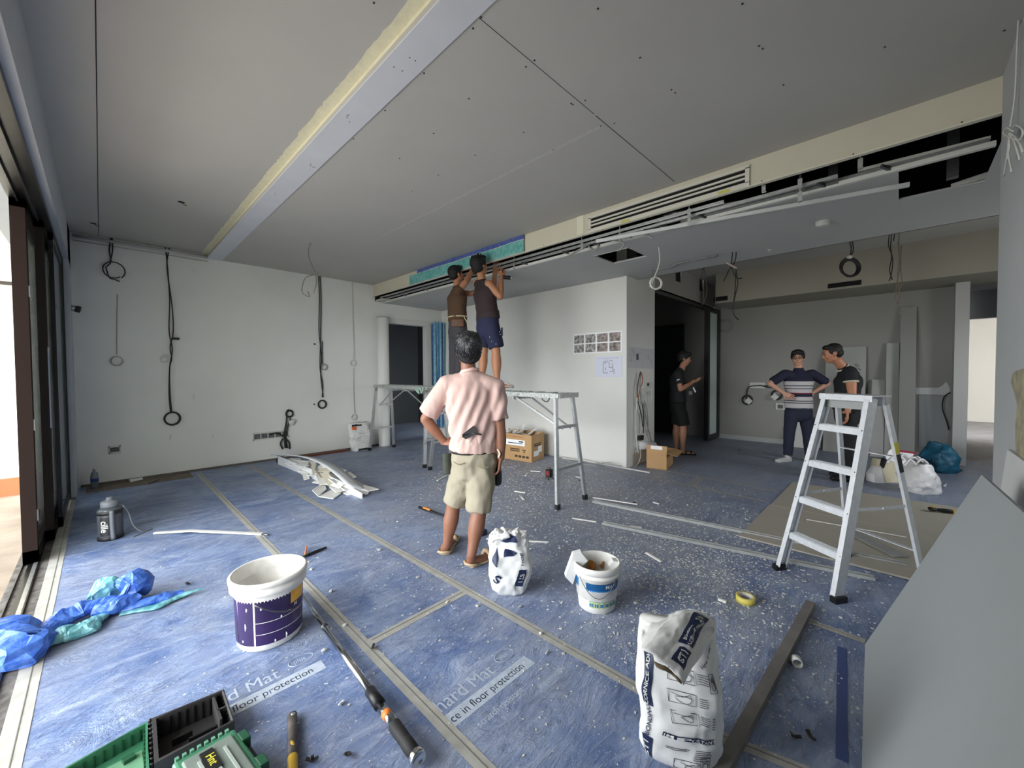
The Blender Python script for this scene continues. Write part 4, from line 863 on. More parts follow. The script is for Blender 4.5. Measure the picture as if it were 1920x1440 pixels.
# folded-over flap
def flapfn(u, v):      # u across, v from folded lower edge (0) to the raised peak (1)
    B = [PD(1203, 1218, 1.30), PD(1282, 1285, 1.24)]; T = [PD(1262, 1150, 1.50), PD(1345, 1168, 1.47)]
    p = B[0].lerp(B[1], u).lerp(T[0].lerp(T[1], u), v); arch = math.sin(PI*u)**.8
    n = (B[1]-B[0]).cross(T[0]-B[0]).normalized()
    n = n if n.z > 0 else -n
    return p + n*(.016*arch + .030*math.sin(PI*v)*.6) + UP*(.022*arch*v) + noise.noise_vector(Vector((u*4, v*4, 2)))*.010 + noise.noise_vector(Vector((u*13, v*13, 7)))*.0025
fo_ = MB().grid(flapfn, 30, 30).build('folded_flap', paper_w, t); sm = fo_.modifiers.new('s', 'SOLIDIFY'); sm.thickness = .004; sm.offset = -1
def back(u, v):      # sides of the open neck falling from the flap's edges to the body
    p = flapfn(0, v) if u < .5 else flapfn(1, v); return p
for nm, uu_, vv_ in (('neck_side', 0, .72), ('neck_side', 1, .24)):
    def side(a, b, uu_=uu_, vv_=vv_):
        top = flapfn(uu_, a); ang = (FU-.16-.20*a) if uu_ == 0 else (FU+.03+.30*a); bot = f3(ang, .93)
        m = top.lerp(bot, b); return m + noise.noise_vector(Vector((a*5+uu_*3, b*5, 1)))*.008*math.sin(PI*b)
    MB().grid(side, 16, 10).build(nm, paper_w, t)
def rear(a, b): top = flapfn(a, 1); bot = f3(FU-.36+(-.34)*a+0, .93); return top.lerp(bot, b)+noise.noise_vector(Vector((a*5, b*5, 4)))*.006
MB().grid(rear, 16, 10).build('neck_back', paper_w, t)
patch(flapfn, .48, .80, .34, .93, navy, t, 'navy_block', .003); patch(flapfn, .56, .84, .08, .29, navy, t, 'navy_block', .003)
nrm = lambda: None
wrap(flapfn, 'CORNICE ADHESIVE', .70, .56, (7, 4.3), .0125, white, t, rot=PI/2, lift=.008, sq=.9)
wrap(flapfn, 'BONDING', .58, .49, (7, 4.3), .0125, white, t, rot=PI/2, lift=.008, sq=.9); wrap(flapfn, '2 in 1', .61, .80, (7, 4.3), .020, white, t, rot=PI/2, lift=.008, sq=.85)
wrap(flapfn, 'ST1', .70, .185, (7, 4.3), .030, white, t, rot=PI/2, lift=.008, sq=.8)
s = MB(); s.tube([flapfn(.25+.65*k/10, -.02)-Vector((0, 0, .008)) for k in range(11)], [(.002, .002)]+[(.008, .004)]*9+[(.002, .002)], 8).wob(.009, 26); s.build('torn_edge', M('torn_brown_paper', (120, 104, 84), .8), t)

# middle sack, twisted top
c4 = Vector((1.79, 1.77, 0)); yaw4 = math.atan2(c4.y, c4.x)-PI/2
t = thing('adhesive_sack', 'squat white sack with a crumpled top and black and white arrow print beside the slippers', 'sack', c4)
_f4 = sackfn(c4, .25, .21, .30, yaw4, 11., .016, 1.0)
def f4(u, v):
    p = _f4(u, v); k = .78+.30*min(1, v)**.8; return Vector((c4.x+(p.x-c4.x)*k, c4.y+(p.y-c4.y)*k, p.z))
sack(f4, t, paper_w)
def top4(u, v):
    a = 2*PI*u; r = (1-v)**.8; p = f4(u, 1.)
    q = c4+Vector((-.02, .0, .355)); w_ = p.lerp(q, v) + Vector((0, 0, .05*math.sin(PI*v)**.7))
    w_ += Vector((math.cos(a), math.sin(a), 0))*.035*math.sin(PI*v)
    return w_ + noise.noise_vector(Vector((math.cos(a)*3, math.sin(a)*3, v*6)))*.028*math.sin(PI*min(1, v+.1)) + Vector((0, 0, .008*math.sin(a*9)*math.sin(PI*v)))
MB().grid(top4, 72, 16, closeu=True).build('crumpled_top', paper_w, t)
patch(f4, FU+.03, FU+.10, .25, .58, navy, t, 'navy_block', .004, 8, 10); wrap(f4, 'ST1', FU+.065, .42, (1.3, 3.2), .04, white, t, rot=-PI/2, lift=.007, sq=.9)
wrap(f4, 'BON', FU+.06, .74, (1.3, 3.2), .03, navy, t, rot=-PI/2, lift=.006); wrap(f4, 'S', FU-.085, .40, (1.3, 3.2), .09, navy, t, lift=.006, rot=-.5)
def tri(fn, a, b, c_, par, mat, n=8, lift=.005):
    def g(i, j): u = a[0]+(b[0]-a[0])*i; v = a[1]+(b[1]-a[1])*i; w_ = (u+(c_[0]-u)*j, v+(c_[1]-v)*j); p = fn(*w_); return p + (CAM-p).normalized()*lift
    return MB().grid(g, n, n).build('arrow_print', mat, par)
tri(f4, (FU-.14, .72), (FU-.06, .66), (FU-.07, .98), t, navy); tri(top4, (FU-.05, .12), (FU+.05, .10), (FU, .55), t, navy, lift=.01); tri(f4, (FU-.02, .80), (FU+.03, .84), (FU-.01, .97), t, navy)
# far sack
c5 = Vector((3.28, 7.02, 0)); t = thing('cement_sack', 'grubby white sack with orange print leaning on the far wall by the white pipe', 'sack', c5)
f5 = sackfn(c5, .36, .16, .50, .0, 5., .02, .9, lean=(-.04, .06)); sack(f5, t, paper_w)
patch(f5, FU-.13, FU-.02, .78, .88, M('orange_red_print', (214, 96, 40), .5), t, 'orange_print', .006, 8, 3); patch(f5, FU-.05, FU+.11, .03, .09, blk, t, 'black_band', .006, 12, 2); patch(f5, FU-.10, FU+.02, .89, .95, black, t, 'black_fold', .008, 8, 3)
wrap(f5, 'CEMENT', FU+.02, .66, (.75, 2), .055, blk, t, lift=.009) if False else None
lines(f5, FU-.05, .64, .13, 1, t, .05); lines(f5, FU-.04, .52, .12, 4, t, .07)

# white plastic bag, tote, clipboard, backpack
c6 = Vector((6.50, -.17, 0)); t = tag(MB().grid(sackfn(c6, .30, .26, .33, .6, 21., .030, .9, .2), 40, 24, closeu=True).build('plastic_bag', M('white_carrier_bag', (224, 222, 220), .4, bump=.4, bscale=12)), 'crumpled white carrier bag on the floor between the tote bag and the teal backpack', 'bag')
s = MB()
for k in range(9): a = R0.uniform(0, 6); p = c6+Vector((.15*math.cos(a)-.02, .12*math.sin(a)+.05, .33)); s.tube(spline([p, p+Vector((R0.uniform(-.1, .1), .05, .05)), p+Vector((R0.uniform(-.15, .15), .1, .0))]), .012, 5)
s.build('bag_handle', MATS['white_carrier_bag'], t)['kind'] = 'stuff'
c7 = Vector((6.62, .10, 0)); t = thing('tote_bag', 'beige paper tote bag slumped beside the ladder with papers sticking out', 'bag', c7)
s = MB(); P7 = [PD(x, y, 4.95) for x, y in [(1656, 862), (1712, 876), (1688, 912), (1662, 913), (1650, 895)]]; s.prism(P7, FWD*.16); bevel(s.build('bag_body', M('beige_paper_bag', (206, 196, 168), .7, var=.06, vscale=6), t), .01)
s = MB(); s.prism([PD(x, y, 4.945) for x, y in [(1653, 858), (1662, 862), (1656, 878), (1649, 872)]], FWD*-.01); s.build('black_stripe', black, t)
s = MB(); s.prism([PD(x, y, 4.93) for x, y in [(1640, 890), (1652, 876), (1660, 912), (1640, 905)]], FWD*.12); s.build('white_side', paper_w, t)
t = thing('clipboard', 'red-edged clipboard with white sheets standing in the beige tote bag', 'clipboard', PD(1690, 870, 5.0))
MB().prism([PD(x, y, 5.02) for x, y in [(1676, 842), (1718, 848), (1704, 876), (1664, 868)]], FWD*.012).build('board', M('crimson_board', (150, 30, 54), .5), t)
MB().prism([PD(x, y, 5.0) for x, y in [(1673, 846), (1714, 851), (1702, 872), (1664, 866)]], FWD*.004).build('sheet', pap, t)
MB().prism([PD(x, y, 4.97) for x, y in [(1661, 858), (1667, 845), (1677, 838), (1681, 850), (1692, 858), (1680, 866), (1664, 864)]], FWD*.004).build('curled_sheet', pap, t)
c8 = Vector((8.0, -.40, 0)); t = thing('backpack', 'teal blue backpack slumped against the pillar of the kitchen niche', 'backpack', c8)
MB().grid(sackfn(c8, .34, .26, .40, .9, 31., .03, .75, .35), 40, 24, closeu=True).build('pack_body', M('teal_nylon', (28, 92, 118), .5, var=.2, vscale=8, bump=.3, bscale=14), t)
for q_ in ([PD(1752, 850, 5.55), PD(1748, 862, 5.45), PD(1752, 878, 5.45)], [PD(1780, 848, 5.5), PD(1790, 868, 5.4), PD(1803, 884, 5.5)]): MB().tube(spline(q_), .013, 6).build('strap', M('dark_teal_strap', (18, 48, 66), .6), t)
tag(MB().prism([PZ(1768, 912), PZ(1775, 908), PZ(1772, 914)], (0, 0, .01)).build('paper_scrap', pap), 'white scrap beside the carrier bag', 'scrap')

# --- cartons
cardm = M('cardboard', (186, 148, 102), .75, var=.06, vscale=5); cardd = M('brown_print', (70, 50, 34), .7)
def carton(name, label, A, B, Cc, h, t_h=.004, flaps=(), ins=None):
    """A,B front bottom corners, Cc the right rear corner"""
    A, B, Cc = Vector(A), Vector(B), Vector(Cc); D = A+(Cc-B); Z = Vector((0, 0, h)); t = thing(name, label, 'cardboard box', (A+Cc)/2)
    for p, q in ((A, B), (B, Cc), (Cc, D), (D, A)): MB().prism([p, q, q+Z, p+Z], ((A+Cc)/2-(p+q)/2).normalized()*t_h).build('side_panel', cardm, t)
    MB().prism([A, B, Cc, D], (0, 0, t_h)).build('bottom_panel', cardm, t)
    return t, A, B, Cc, D
t, A, B, Cc, D = carton('carton', 'large open carton full of white offcuts behind the pink shirted man', PZ(930, 857), PZ(997, 868), PZ(1020, 858), .42)
u = (B-A).normalized(); n = Vector((u.y, -u.x, 0)); n = n if n.dot(CAM-A) > 0 else -n; W = (B-A).length
def on(a, b, h_, w_, nm, mat, off=.002): s = MB(); p = A+u*W*a; s.prism([p+n*off+Vector((0, 0, b)), p+u*w_+n*off+Vector((0, 0, b)), p+u*w_+n*off+Vector((0, 0, b+h_)), p+n*off+Vector((0, 0, b+h_))], n*.001); s.build(nm, mat, t)
on(.30, .24, .09, W*.52, 'white_label', pap); on(.66, .295, .02, W*.12, 'label_print', blk, .004); on(.36, .27, .012, W*.4, 'label_print', blk, .004); on(.28, .375, .006, W*.5, 'red_line', M('red_print', (160, 50, 40), .6))
text('carton_print', 'WOLLOF', A+u*W*.40+n*.004+Vector((0, 0, .19)), u, (0, 0, 1), .035, cardd, t) if False else None
for k in range(2):
    on(.42, .145+.03*k, .018, W*.26, 'upside_down_print', cardd)
s = MB(); p = A+u*W*.80+n*.003+Vector((0, 0, .165))
for a in (90, 210, 330): d = u*math.cos(math.radians(a-180))+Vector((0, 0, 1))*math.sin(math.radians(a-180)); s.bar(p+d*.006, p+d*.034, .018, .002, n)
s.build('three_lobed_mark', cardd, t)
for k in range(4): on(.55+.10*k, .055, .035, W*.075, 'handling_symbol', cardd)
u2 = (Cc-B).normalized(); n2 = Vector((u2.y, -u2.x, 0)); n2 = n2 if n2.dot(CAM-B) > 0 else -n2; W2 = (Cc-B).length
for a, b, w_, h_, m_ in [(.15, .26, .6, .015, cardd), (.2, .23, .5, .02, cardd), (.15, .08, .4, .08, pap), (.5, .12, .3, .10, pap)]:
    p = B+u2*W2*a+n2*.002+Vector((0, 0, b)); MB().prism([p, p+u2*W2*w_, p+u2*W2*w_+Vector((0, 0, h_)), p+Vector((0, 0, h_))], n2*.001).build('side_label' if m_ is pap else 'side_print', m_, t)
off_m = M('white_offcut', (232, 230, 224), .7, var=.04); off_d = M('board_core', (186, 178, 160), .8)
for k in range(16):
    p = A.lerp(Cc, R0.uniform(.25, .75))+Vector((R0.uniform(-.08, .08), R0.uniform(-.08, .08), .36)); d = Vector((R0.uniform(-1, 1), R0.uniform(-1, 1), R0.uniform(.2, 1.)*.7)).normalized()
    tag(MB().bar(p, p+d*R0.uniform(.12, .26), R0.uniform(.02, .06), .008).build('board_offcut', off_m), 'white board offcut sticking out of the large open carton', 'offcut', 'offcuts in the large carton')
t, A, B, Cc, D = carton('carton', 'small open empty carton on the floor beside the pillar', PZ(1212, 877), PZ(1250, 882), PZ(1262, 869), .235)
s = MB(); Z = Vector((0, 0, .235)); s.prism([A+Z, B+Z, B+Z+(A-D).normalized()*-.02+Vector((0, 0, .10)), A+Z+(A-D).normalized()*-.02+Vector((0, 0, .10))], (A-D).normalized()*.003); fl_ = s.build('flap', cardm, t)
u = (B-A).normalized(); q = A+Z+u*.08+(D-A).normalized()*.013+Vector((0, 0, .07)); MB().obox(q+u*.06+(A-D).normalized()*.002*0, u*.08, (A-D).normalized()*.008, Vector((0, 0, .025))).build('white_label', pap, t)
MB().prism([B+Z, Cc+Z, Cc+Z+(B-A).normalized()*.14-Vector((0, 0, .03)), B+Z+(B-A).normalized()*.14-Vector((0, 0, .03))], (0, 0, .003)).build('flap', cardm, t)
tag(MB().tube([PZ(1150, 900, .04), PZ(1200, 868, .08)], .05, 10).wob(.03, 8).build('rolled_bag', MATS['white_plastic_bag'] if 'white_plastic_bag' in MATS else paper_w), 'white bundle behind the small carton', 'bag') if False else None

# --- laser level, knives, pliers etc.
p = PZ(1030, 898); t = thing('laser_level', 'small red and black laser level on the floor beside the near platform legs', 'laser level', p)
s = MB(); s.box((p.x-.035, p.y-.035, .03), (p.x+.035, p.y+.035, .13)); bevel(s.build('body', black, t), .006)
MB().box((p.x-.037, p.y-.02, .05), (p.x-.034, p.y+.02, .11)).build('red_panel', M('red_plastic', (150, 40, 36), .5), t)
MB().lathe([(.02, .13), (.024, .15), (.015, .152)], (p.x, p.y, 0), 16).build('window_ring', darksteel, t)
for a in (.3, 1.9, 3.5, 5.1): MB().bar(p+Vector((.03*math.cos(a), .03*math.sin(a), .035)), p+Vector((.055*math.cos(a), .055*math.sin(a), .003)), .012, .012).build('leg', black, t)
orange = M('orange_plastic', (224, 124, 52), .45)
t = thing('utility_knife', 'orange and black utility knife on the mat left of the sandalled feet', 'knife', PZ(805, 960))
a_, b_ = PZ(786, 951, .012), PZ(832, 967, .012); MB().limb([a_, a_.lerp(b_, .3), b_], [.013, .016, .010], 10).build('handle', black, t); MB().limb([a_.lerp(b_, .2)+Vector((0, 0, .008)), a_.lerp(b_, .45)+Vector((0, 0, .008))], [.013, .013], 10).build('slider', orange, t)
MB().prism([b_, b_.lerp(a_, -.3), b_+Vector((.01, .01, 0))], (0, 0, .002)).build('blade', alu, t)
t = thing('folding_cutter', 'black handled folding cutter with an orange tip behind the purple bucket', 'knife', PZ(588, 1037))
a_, b_ = PZ(566, 1045, .012), PZ(611, 1027, .012); MB().limb([a_, a_.lerp(b_, .5), b_], [.008, .012, .009], 10).build('handle', black, t); c_ = PZ(575, 1024, .02)
MB().limb([a_.lerp(b_, .12), c_], [.009, .005], 8).build('tip', orange, t); MB().prism([a_, a_.lerp(b_, .3), a_.lerp(b_, .1)+Vector((-.02, -.02, 0))], (0, 0, .012)).build('joint', M('green_grey_metal', (70, 86, 80), .5), t)
t = tag(MB().box((0, 0, 0), (.06, .05, .045)).build('dark_block', M('navy_block_rubber', (26, 30, 52), .6)), 'small dark blue block on the mat behind the right slipper', 'block'); t.location = PZ(905, 1003)
# yellow masking tape roll
p = PZ(1398, 1128); t = thing('tape_roll', 'roll of yellow masking tape lying among the plaster crumbs', 'tape roll', p)
MB().lathe([(.038, 0), (.052, 0), (.052, .036), (.038, .036), (.038, 0)], p, 36, closed=True).build('tape', M('yellow_masking_tape', (212, 196, 96), .5), t); MB().lathe([(.0365, 0), (.0385, 0), (.0385, .0362), (.0365, .0362), (.0365, 0)], p, 36, closed=True).build('core', M('white_core', (200, 196, 184), .7), t)
p = PZ(1494, 1240, .018); tag(MB().lathe([(.018, -.018), (.022, -.018), (.022, .018), (.018, .018), (.018, -.018)], p, 20, axis=(1, .35, .0), closed=True).build('pipe_ring', white), 'white plastic pipe ring lying on the dark mat', 'pipe ring')
# dark fragments
for k, (px, py, lb) in enumerate([(698, 1218, 'dark wooden splinter on the tape strip behind the chrome pole'), (585, 1430, 'dark shard at the bottom edge near the hammer'), (1520, 1385, 'dark metal scrap on the mat before the leaning grey board'), (1490, 1385, 'dark crumb cluster between the grey stud and the leaning board'), (655, 1415, 'small brown chip left of the chrome pole grip'), (1087, 903, 'small dark block beside the near platform leg'), (1190, 945, 'black clamp lying on the long steel track'), (1385, 845, 'black clip on the kitchen floor'), (355, 1097, 'small dark twig on the mat beyond the crumpled tarpaulin')]):
    p = PZ(px, py); s = MB(); r_ = random.Random(k)
    for q in range(3): d = Vector((r_.uniform(-1, 1), r_.uniform(-1, 1), .3)).normalized()*.022; s.bar(p+Vector((0, 0, .008)), p+d+Vector((0, 0, .01)), .010, .006)
    tag(s.build('dark_fragment', M('dark_wood_bits', (48, 44, 42), .7)), lb, 'fragment')

# --- chrome telescopic pole
t = thing('telescopic_pole', 'chrome telescopic pole with black grips lying along the tape strip', 'pole', (.78, 1.9, 0))
a_, b_ = Vector((.835, 2.70, .03)), Vector((.738, 1.19, .045)); d = (b_-a_).normalized(); L_ = (b_-a_).length
chrome = M('chrome', (200, 202, 204), .16, metal=1.)
def seg(x0, x1, r0, r1, nm, m_, par=t): return MB().lathe([(r0, x0), (r1, x1)], a_, 24, axis=d).build(nm, m_, par)
seg(0, L_*.50, .012, .012, 'inner_tube', chrome); seg(L_*.34, L_*.74, .016, .016, 'outer_tube', chrome); seg(L_*.338, L_*.345, .018, .018, 'collar', darksteel)
seg(L_*.735, L_*.80, .022, .024, 'lock_grip', black); seg(L_*.80, L_*.88, .019, .019, 'chrome_sleeve', chrome); seg(L_*.835, L_*.855, .0195, .0195, 'orange_label', orange)
MB().lathe([(.019, L_*.88), (.024, L_*.885), (.023, L_*.94), (.022, L_*.945), (.024, L_*.95), (.023, L_*1.0)], a_, 24, axis=d).build('end_grip', M('black_rubber', (26, 26, 26), .7), t)
MB().lathe([(.024, L_*.99), (.029, L_*.995), (.029, L_*1.008), (.024, L_*1.01), (.020, L_*1.005)], a_, 24, axis=d).build('end_ring', chrome, t)

# --- hammer / yellow handled tool
t = thing('chisel_hammer', 'tool with a worn black grip and a yellow handle at the bottom edge', 'hammer', (.48, 1.62, 0))
a_, b_ = PZ(548, 1340, .02), PZ(549, 1475, .02); m_ = a_.lerp(b_, .62)
MB().limb([a_, a_.lerp(m_, .4), m_], [(.018, .012), (.016, .012), (.018, .013)], 12).build('black_grip', M('worn_black_rubber', (44, 40, 40), .6, rgb2=(96, 88, 84), vscale=26), t)
MB().limb([m_, b_], [(.017, .013), (.015, .012)], 12).build('handle', M('mustard_plastic', (192, 156, 48), .45), t); MB().ell(a_.lerp(m_, .78)+Vector((0, 0, .010)), .006, .016, .004).build('yellow_inset', MATS['mustard_plastic'], t)
MB().ell(a_+Vector((.0, -.012, .011)), .008, .008, .003).build('rivet', alu, t)

# --- toolbox: green lid, black tray and closed green case
grn = M('green_plastic', (60, 118, 88), .4, var=.1, vscale=8); grnd = M('deep_green_plastic', (30, 78, 54), .4); grey_p = M('grey_plastic_shell', (112, 122, 114), .5, var=.08, vscale=10); tray_m = M('dark_grey_tray', (52, 50, 50), .5, var=.15, vscale=12)
def tray(t, quad, h, mat, mat2=None, wall=.008, name='tray', z0=.0):
    C_ = [Vector((p.x, p.y, 0)) for p in quad]; cc = sum(C_, Vector())/4; Zh = Vector((0, 0, h)); s = MB()
    I = [p+(cc-p).normalized()*wall*1.5 for p in C_]; Z0 = Vector((0, 0, z0))
    s.prism([p+Z0 for p in I], (0, 0, .006))
    for k in range(4):
        p, q, pi, qi = C_[k], C_[(k+1) % 4], I[k], I[(k+1) % 4]
        vs = [p+Z0, q+Z0, qi+Z0, pi+Z0, p+Zh, q+Zh, qi+Zh, pi+Zh]; s.add(vs, [(0,1,2,3),(4,5,6,7),(0,1,5,4),(1,2,6,5),(2,3,7,6),(3,0,4,7)])
    o = bevel(s.build(name, mat, t), .004, 2); rb = MB()
    for k in range(4):
        p, q = C_[k], C_[(k+1) % 4]; e = (q-p); n_ = int(e.length/.022); nn = (cc-(p+q)/2).normalized()
        for j in range(1, n_): m_ = p+e*j/n_+nn*wall*1.4; rb.bar(m_+Vector((0, 0, z0+.008)), m_+Vector((0, 0, h-.012)), .004, .006, nn)
    rb.build('ribs', mat2 or mat, t)['kind'] = 'stuff'
    return C_, cc
t = thing('tool_case', 'open tool case with a green lid and a dark grey moulded tray', 'tool case', (.1, 1.9, 0))
C_, cc = tray(t, [PZ(118, 1440, .06), PZ(277, 1352, .06), PZ(280, 1440, .06), PZ(100, 1560, .06)], .06, grn, grnd, name='lid')
MB().obox(cc+Vector((.02, .02, .008)), (.07, 0, 0), (0, .05, 0), (0, 0, .006)).build('lid_panel', M('light_green_plastic', (104, 150, 118), .45), t)
for dx, dy in ((.055, .05), (-.02, -.03)): MB().obox(cc+Vector((dx, dy, .02)), (.016, .003, 0), (-.003, .012, 0), (0, 0, .008)).build('latch_block', grnd, t)
C_, cc = tray(t, [PZ(287, 1347, .085), PZ(420, 1291, .085), PZ(440, 1350, .085), PZ(289, 1432, .085)], .085, tray_m, black, name='base_tray')
for ax, ay, hx, hy in [(-.03, .03, .03, .004), (.03, -.01, .045, .004), (-.02, -.05, .03, .005)]: MB().obox(cc+Vector((ax, ay, .02)), (hx, -hx*.05, 0), (hy*.05, hy, 0), (0, 0, .012)).build('divider', black, t)
MB().obox(cc+Vector((.075, .015, .045)), (.004, 0, 0), (0, .075, 0), (0, 0, .035)).build('divider', tray_m, t); MB().obox(cc+Vector((.09, .0, .045)), (.015, 0, 0), (0, .004, 0), (0, 0, .035)).build('divider', tray_m, t)
s = MB()
for k in range(10):
    p = PZ(281, 1352, .05).lerp(PZ(284, 1436, .05), k/9); s.ell(p, .007, .006, .010, n=8, m=5)
s.build('hinge', tray_m, t)['kind'] = 'stuff'
t = thing('drill_case', 'closed green and grey ribbed drill case overlapping the open tool case', 'tool case', (.3, 1.6, 0))
Q = [PZ(320, 1425, .115), PZ(440, 1358, .115), PZ(500, 1440, .115), PZ(372, 1530, .115)]; Q = [Vector((p.x, p.y, 0)) for p in Q]; qc = sum(Q, Vector())/4; e1 = (Q[1]-Q[0]).normalized(); e2 = (Q[2]-Q[1]).normalized()
bevel(MB().prism([q for q in Q], (0, 0, .105)).build('case_shell', grn, t), .012, 3)
bevel(MB().prism([qc+(q-qc)*.78+Vector((0, 0, .10)) for q in Q], (0, 0, .012)).build('top_panel', grey_p, t), .005, 2)
s = MB()
for k in range(8):
    p = Q[0].lerp(Q[1], (k+.8)/9)+Vector((0, 0, .055)); s.bar(p-Vector((0, 0, .045)), p+Vector((0, 0, .055)), .010, .012, e2)
s.build('ribs', M('pale_green_plastic', (92, 140, 116), .45), t)['kind'] = 'stuff'
for k in (-1, 0, 1): MB().bar(qc+e1*k*.035-e2*.06+Vector((0, 0, .114)), qc+e1*k*.035+e2*.07+Vector((0, 0, .114)), .008, .006).build('raised_rib', M('light_grey_rib', (150, 158, 150), .5), t)
MB().obox(qc-e1*.01-e2*.035+Vector((0, 0, .115)), e1*.018, e2*.05, (0, 0, .004)).build('name_plate', black, t)
text('plate_text', 'Hnt', qc-e1*.018+e2*(-.06)+Vector((0, 0, .1195)), e2, -e1*-1 if e2.cross(-e1*-1).z > 0 else -e1, .034, M('yellow_print', (206, 196, 60), .5), t)
for a in (.22, .78):
    p = Q[1].lerp(Q[2], a)+Vector((0, 0, .07)); bevel(MB().obox(p+e1*.008, e1*.014, e2*.025, (0, 0, .035)).build('latch', grnd, t), .004)
MB().obox(Q[1].lerp(Q[2], .5)+Vector((0, 0, .06))+e1*.003, e1*.01, e2*.03, (0, 0, .025)).build('handle_recess', black, t)

# --- bottle
p = Vector((.03, 4.80, 0)); t = thing('water_bottle', 'large grey water bottle with a carrying strap standing near the sliding doors', 'bottle', p)
sm_ = M('smoky_plastic', (72, 76, 82), .25); MB().lathe([(.072, 0), (.080, .01), (.078, .03), (.080, .05), (.082, .22), (.078, .25), (.055, .275)], p, 36).build('body', sm_, t)
MB().lathe([(.082, .0), (.083, .03), (.078, .035)], p, 36).build('base_ring', M('black_soft_plastic', (28, 28, 30), .5), t); MB().lathe([(.0825, .215), (.0825, .245), (.075, .25)], p, 36).build('shoulder_band', MATS['black_soft_plastic'], t)
gl_ = M('grey_lid_plastic', (104, 108, 114), .5); MB().lathe([(.055, .27), (.058, .28), (.058, .315), (.045, .325), (.022, .33), (.022, .35), (.012, .355)], p, 30).build('lid', gl_, t)
fb = lambda u, v: p+Vector((math.cos(2*PI*u), math.sin(2*PI*u), 0))*.083+Vector((0, 0, .03+.20*v)); ub = (math.atan2(-p.y, -p.x)/(2*PI)) % 1
patch(fb, ub-.13, ub-.015, .08, .85, MATS['black_soft_plastic'], t, 'label', .001, 12, 3); wrap(fb, 'cille', ub-.075, .47, (2, 5), .062, white, t, rot=-PI/2, lift=.003)
s = MB(); q = [fb(ub+.02, 1.1), fb(ub+.02, .6), fb(ub+.03, .0)-Vector((0, 0, .02))]; s.tube(spline(q), (.016), 6); s.tube(spline([fb(ub+.2, 1.2), fb(ub+.24, .8)+Vector((.03, 0, 0)), fb(ub+.26, .2)+Vector((.06, -.02, 0)), p+Vector((.2, -.02, .006)), p+Vector((.26, .0, .004)), p+Vector((.12, -.13, .004))]), .006, 6); s.build('strap', gl_, t)

# --- crumpled tarpaulin on the floor
tt = thing('crumpled_tarpaulin', 'twisted blue and teal tarpaulin lying from the door track onto the mat', 'tarpaulin', (0, 3.1, 0))
blue_t = M('shiny_blue_weave', (36, 82, 178), .35, rgb2=(88, 130, 210), vscale=26, bump=.3, bscale=80); teal_t = M('teal_weave', (70, 134, 142), .35, rgb2=(130, 184, 190), vscale=26, bump=.3, bscale=80)
def crumple(pts, rr, name, mat, seed, amp=.03, flat=.6):
    P_ = spline(pts, 8); n_ = len(P_); R_ = []
    for i in range(n_):
        k = i/(n_-1)*(len(rr)-1); a = int(min(k, len(rr)-2)); r = rr[a]+(rr[a+1]-rr[a])*(k-a); R_.append((r, r*flat))
    s = MB(); s.tube(P_, R_, 14, up=(0, 0, 1), smooth=False)
    for v in s.v:
        w_ = noise.noise_vector(v*16+Vector((seed, 0, 0))); v += Vector((w_.x, w_.y, w_.z*.6))*amp; w_ = noise.noise_vector(v*40); v += w_*amp*.35
        v.z = max(v.z, .002)
    return s.build(name, mat, tt)
g = lambda x, y, z=.05: PZ(x, y, z)
crumple([g(-40, 1215), g(5, 1205), g(40, 1225), g(80, 1195)], [0.117, 0.130, 0.091, 0.052], 'blue_fold', blue_t, 1, .035, .9)
crumple([g(-20, 1245), g(20, 1225), g(40, 1215)], [0.065, 0.065, 0.039], 'blue_fold', blue_t, 5, .02)
crumple([g(62, 1195), g(110, 1165), g(150, 1145), g(200, 1132)], [0.033, 0.065, 0.072, 0.046], 'blue_fold', blue_t, 2, .025)
crumple([g(85, 1208, .03), g(120, 1190, .03), g(160, 1178, .03), g(195, 1150, .03)], [0.033, 0.072, 0.058, 0.026], 'teal_fold', teal_t, 3, .022, .5)
crumple([g(180, 1140), g(225, 1130), g(262, 1118)], [0.065, 0.072, 0.039], 'blue_fold', blue_t, 4, .025)
crumple([g(228, 1112, .07), g(250, 1100, .09), g(262, 1112, .06)], [0.065, 0.091, 0.052], 'blue_knot', blue_t, 6, .035, 1.)
crumple([g(178, 1108, .08), g(200, 1105, .08), g(215, 1112, .06)], [0.052, 0.072, 0.039], 'teal_knot', teal_t, 7, .03, .9)
crumple([g(235, 1088, .13), g(255, 1080, .14), g(268, 1086, .12)], [0.026, 0.039, 0.019], 'teal_corner', teal_t, 8, .02, .5)
crumple([g(225, 1142, .02), g(290, 1125, .03), g(320, 1115, .03), g(345, 1112, .02)], [0.039, 0.046, 0.039, 0.019], 'blue_fold', blue_t, 9, .015, .5)
crumple([g(228, 1150, .012), g(290, 1138, .015), g(330, 1120, .015), g(380, 1103, .03)], [0.019, 0.026, 0.033, 0.008], 'teal_edge', teal_t, 10, .008, .4)

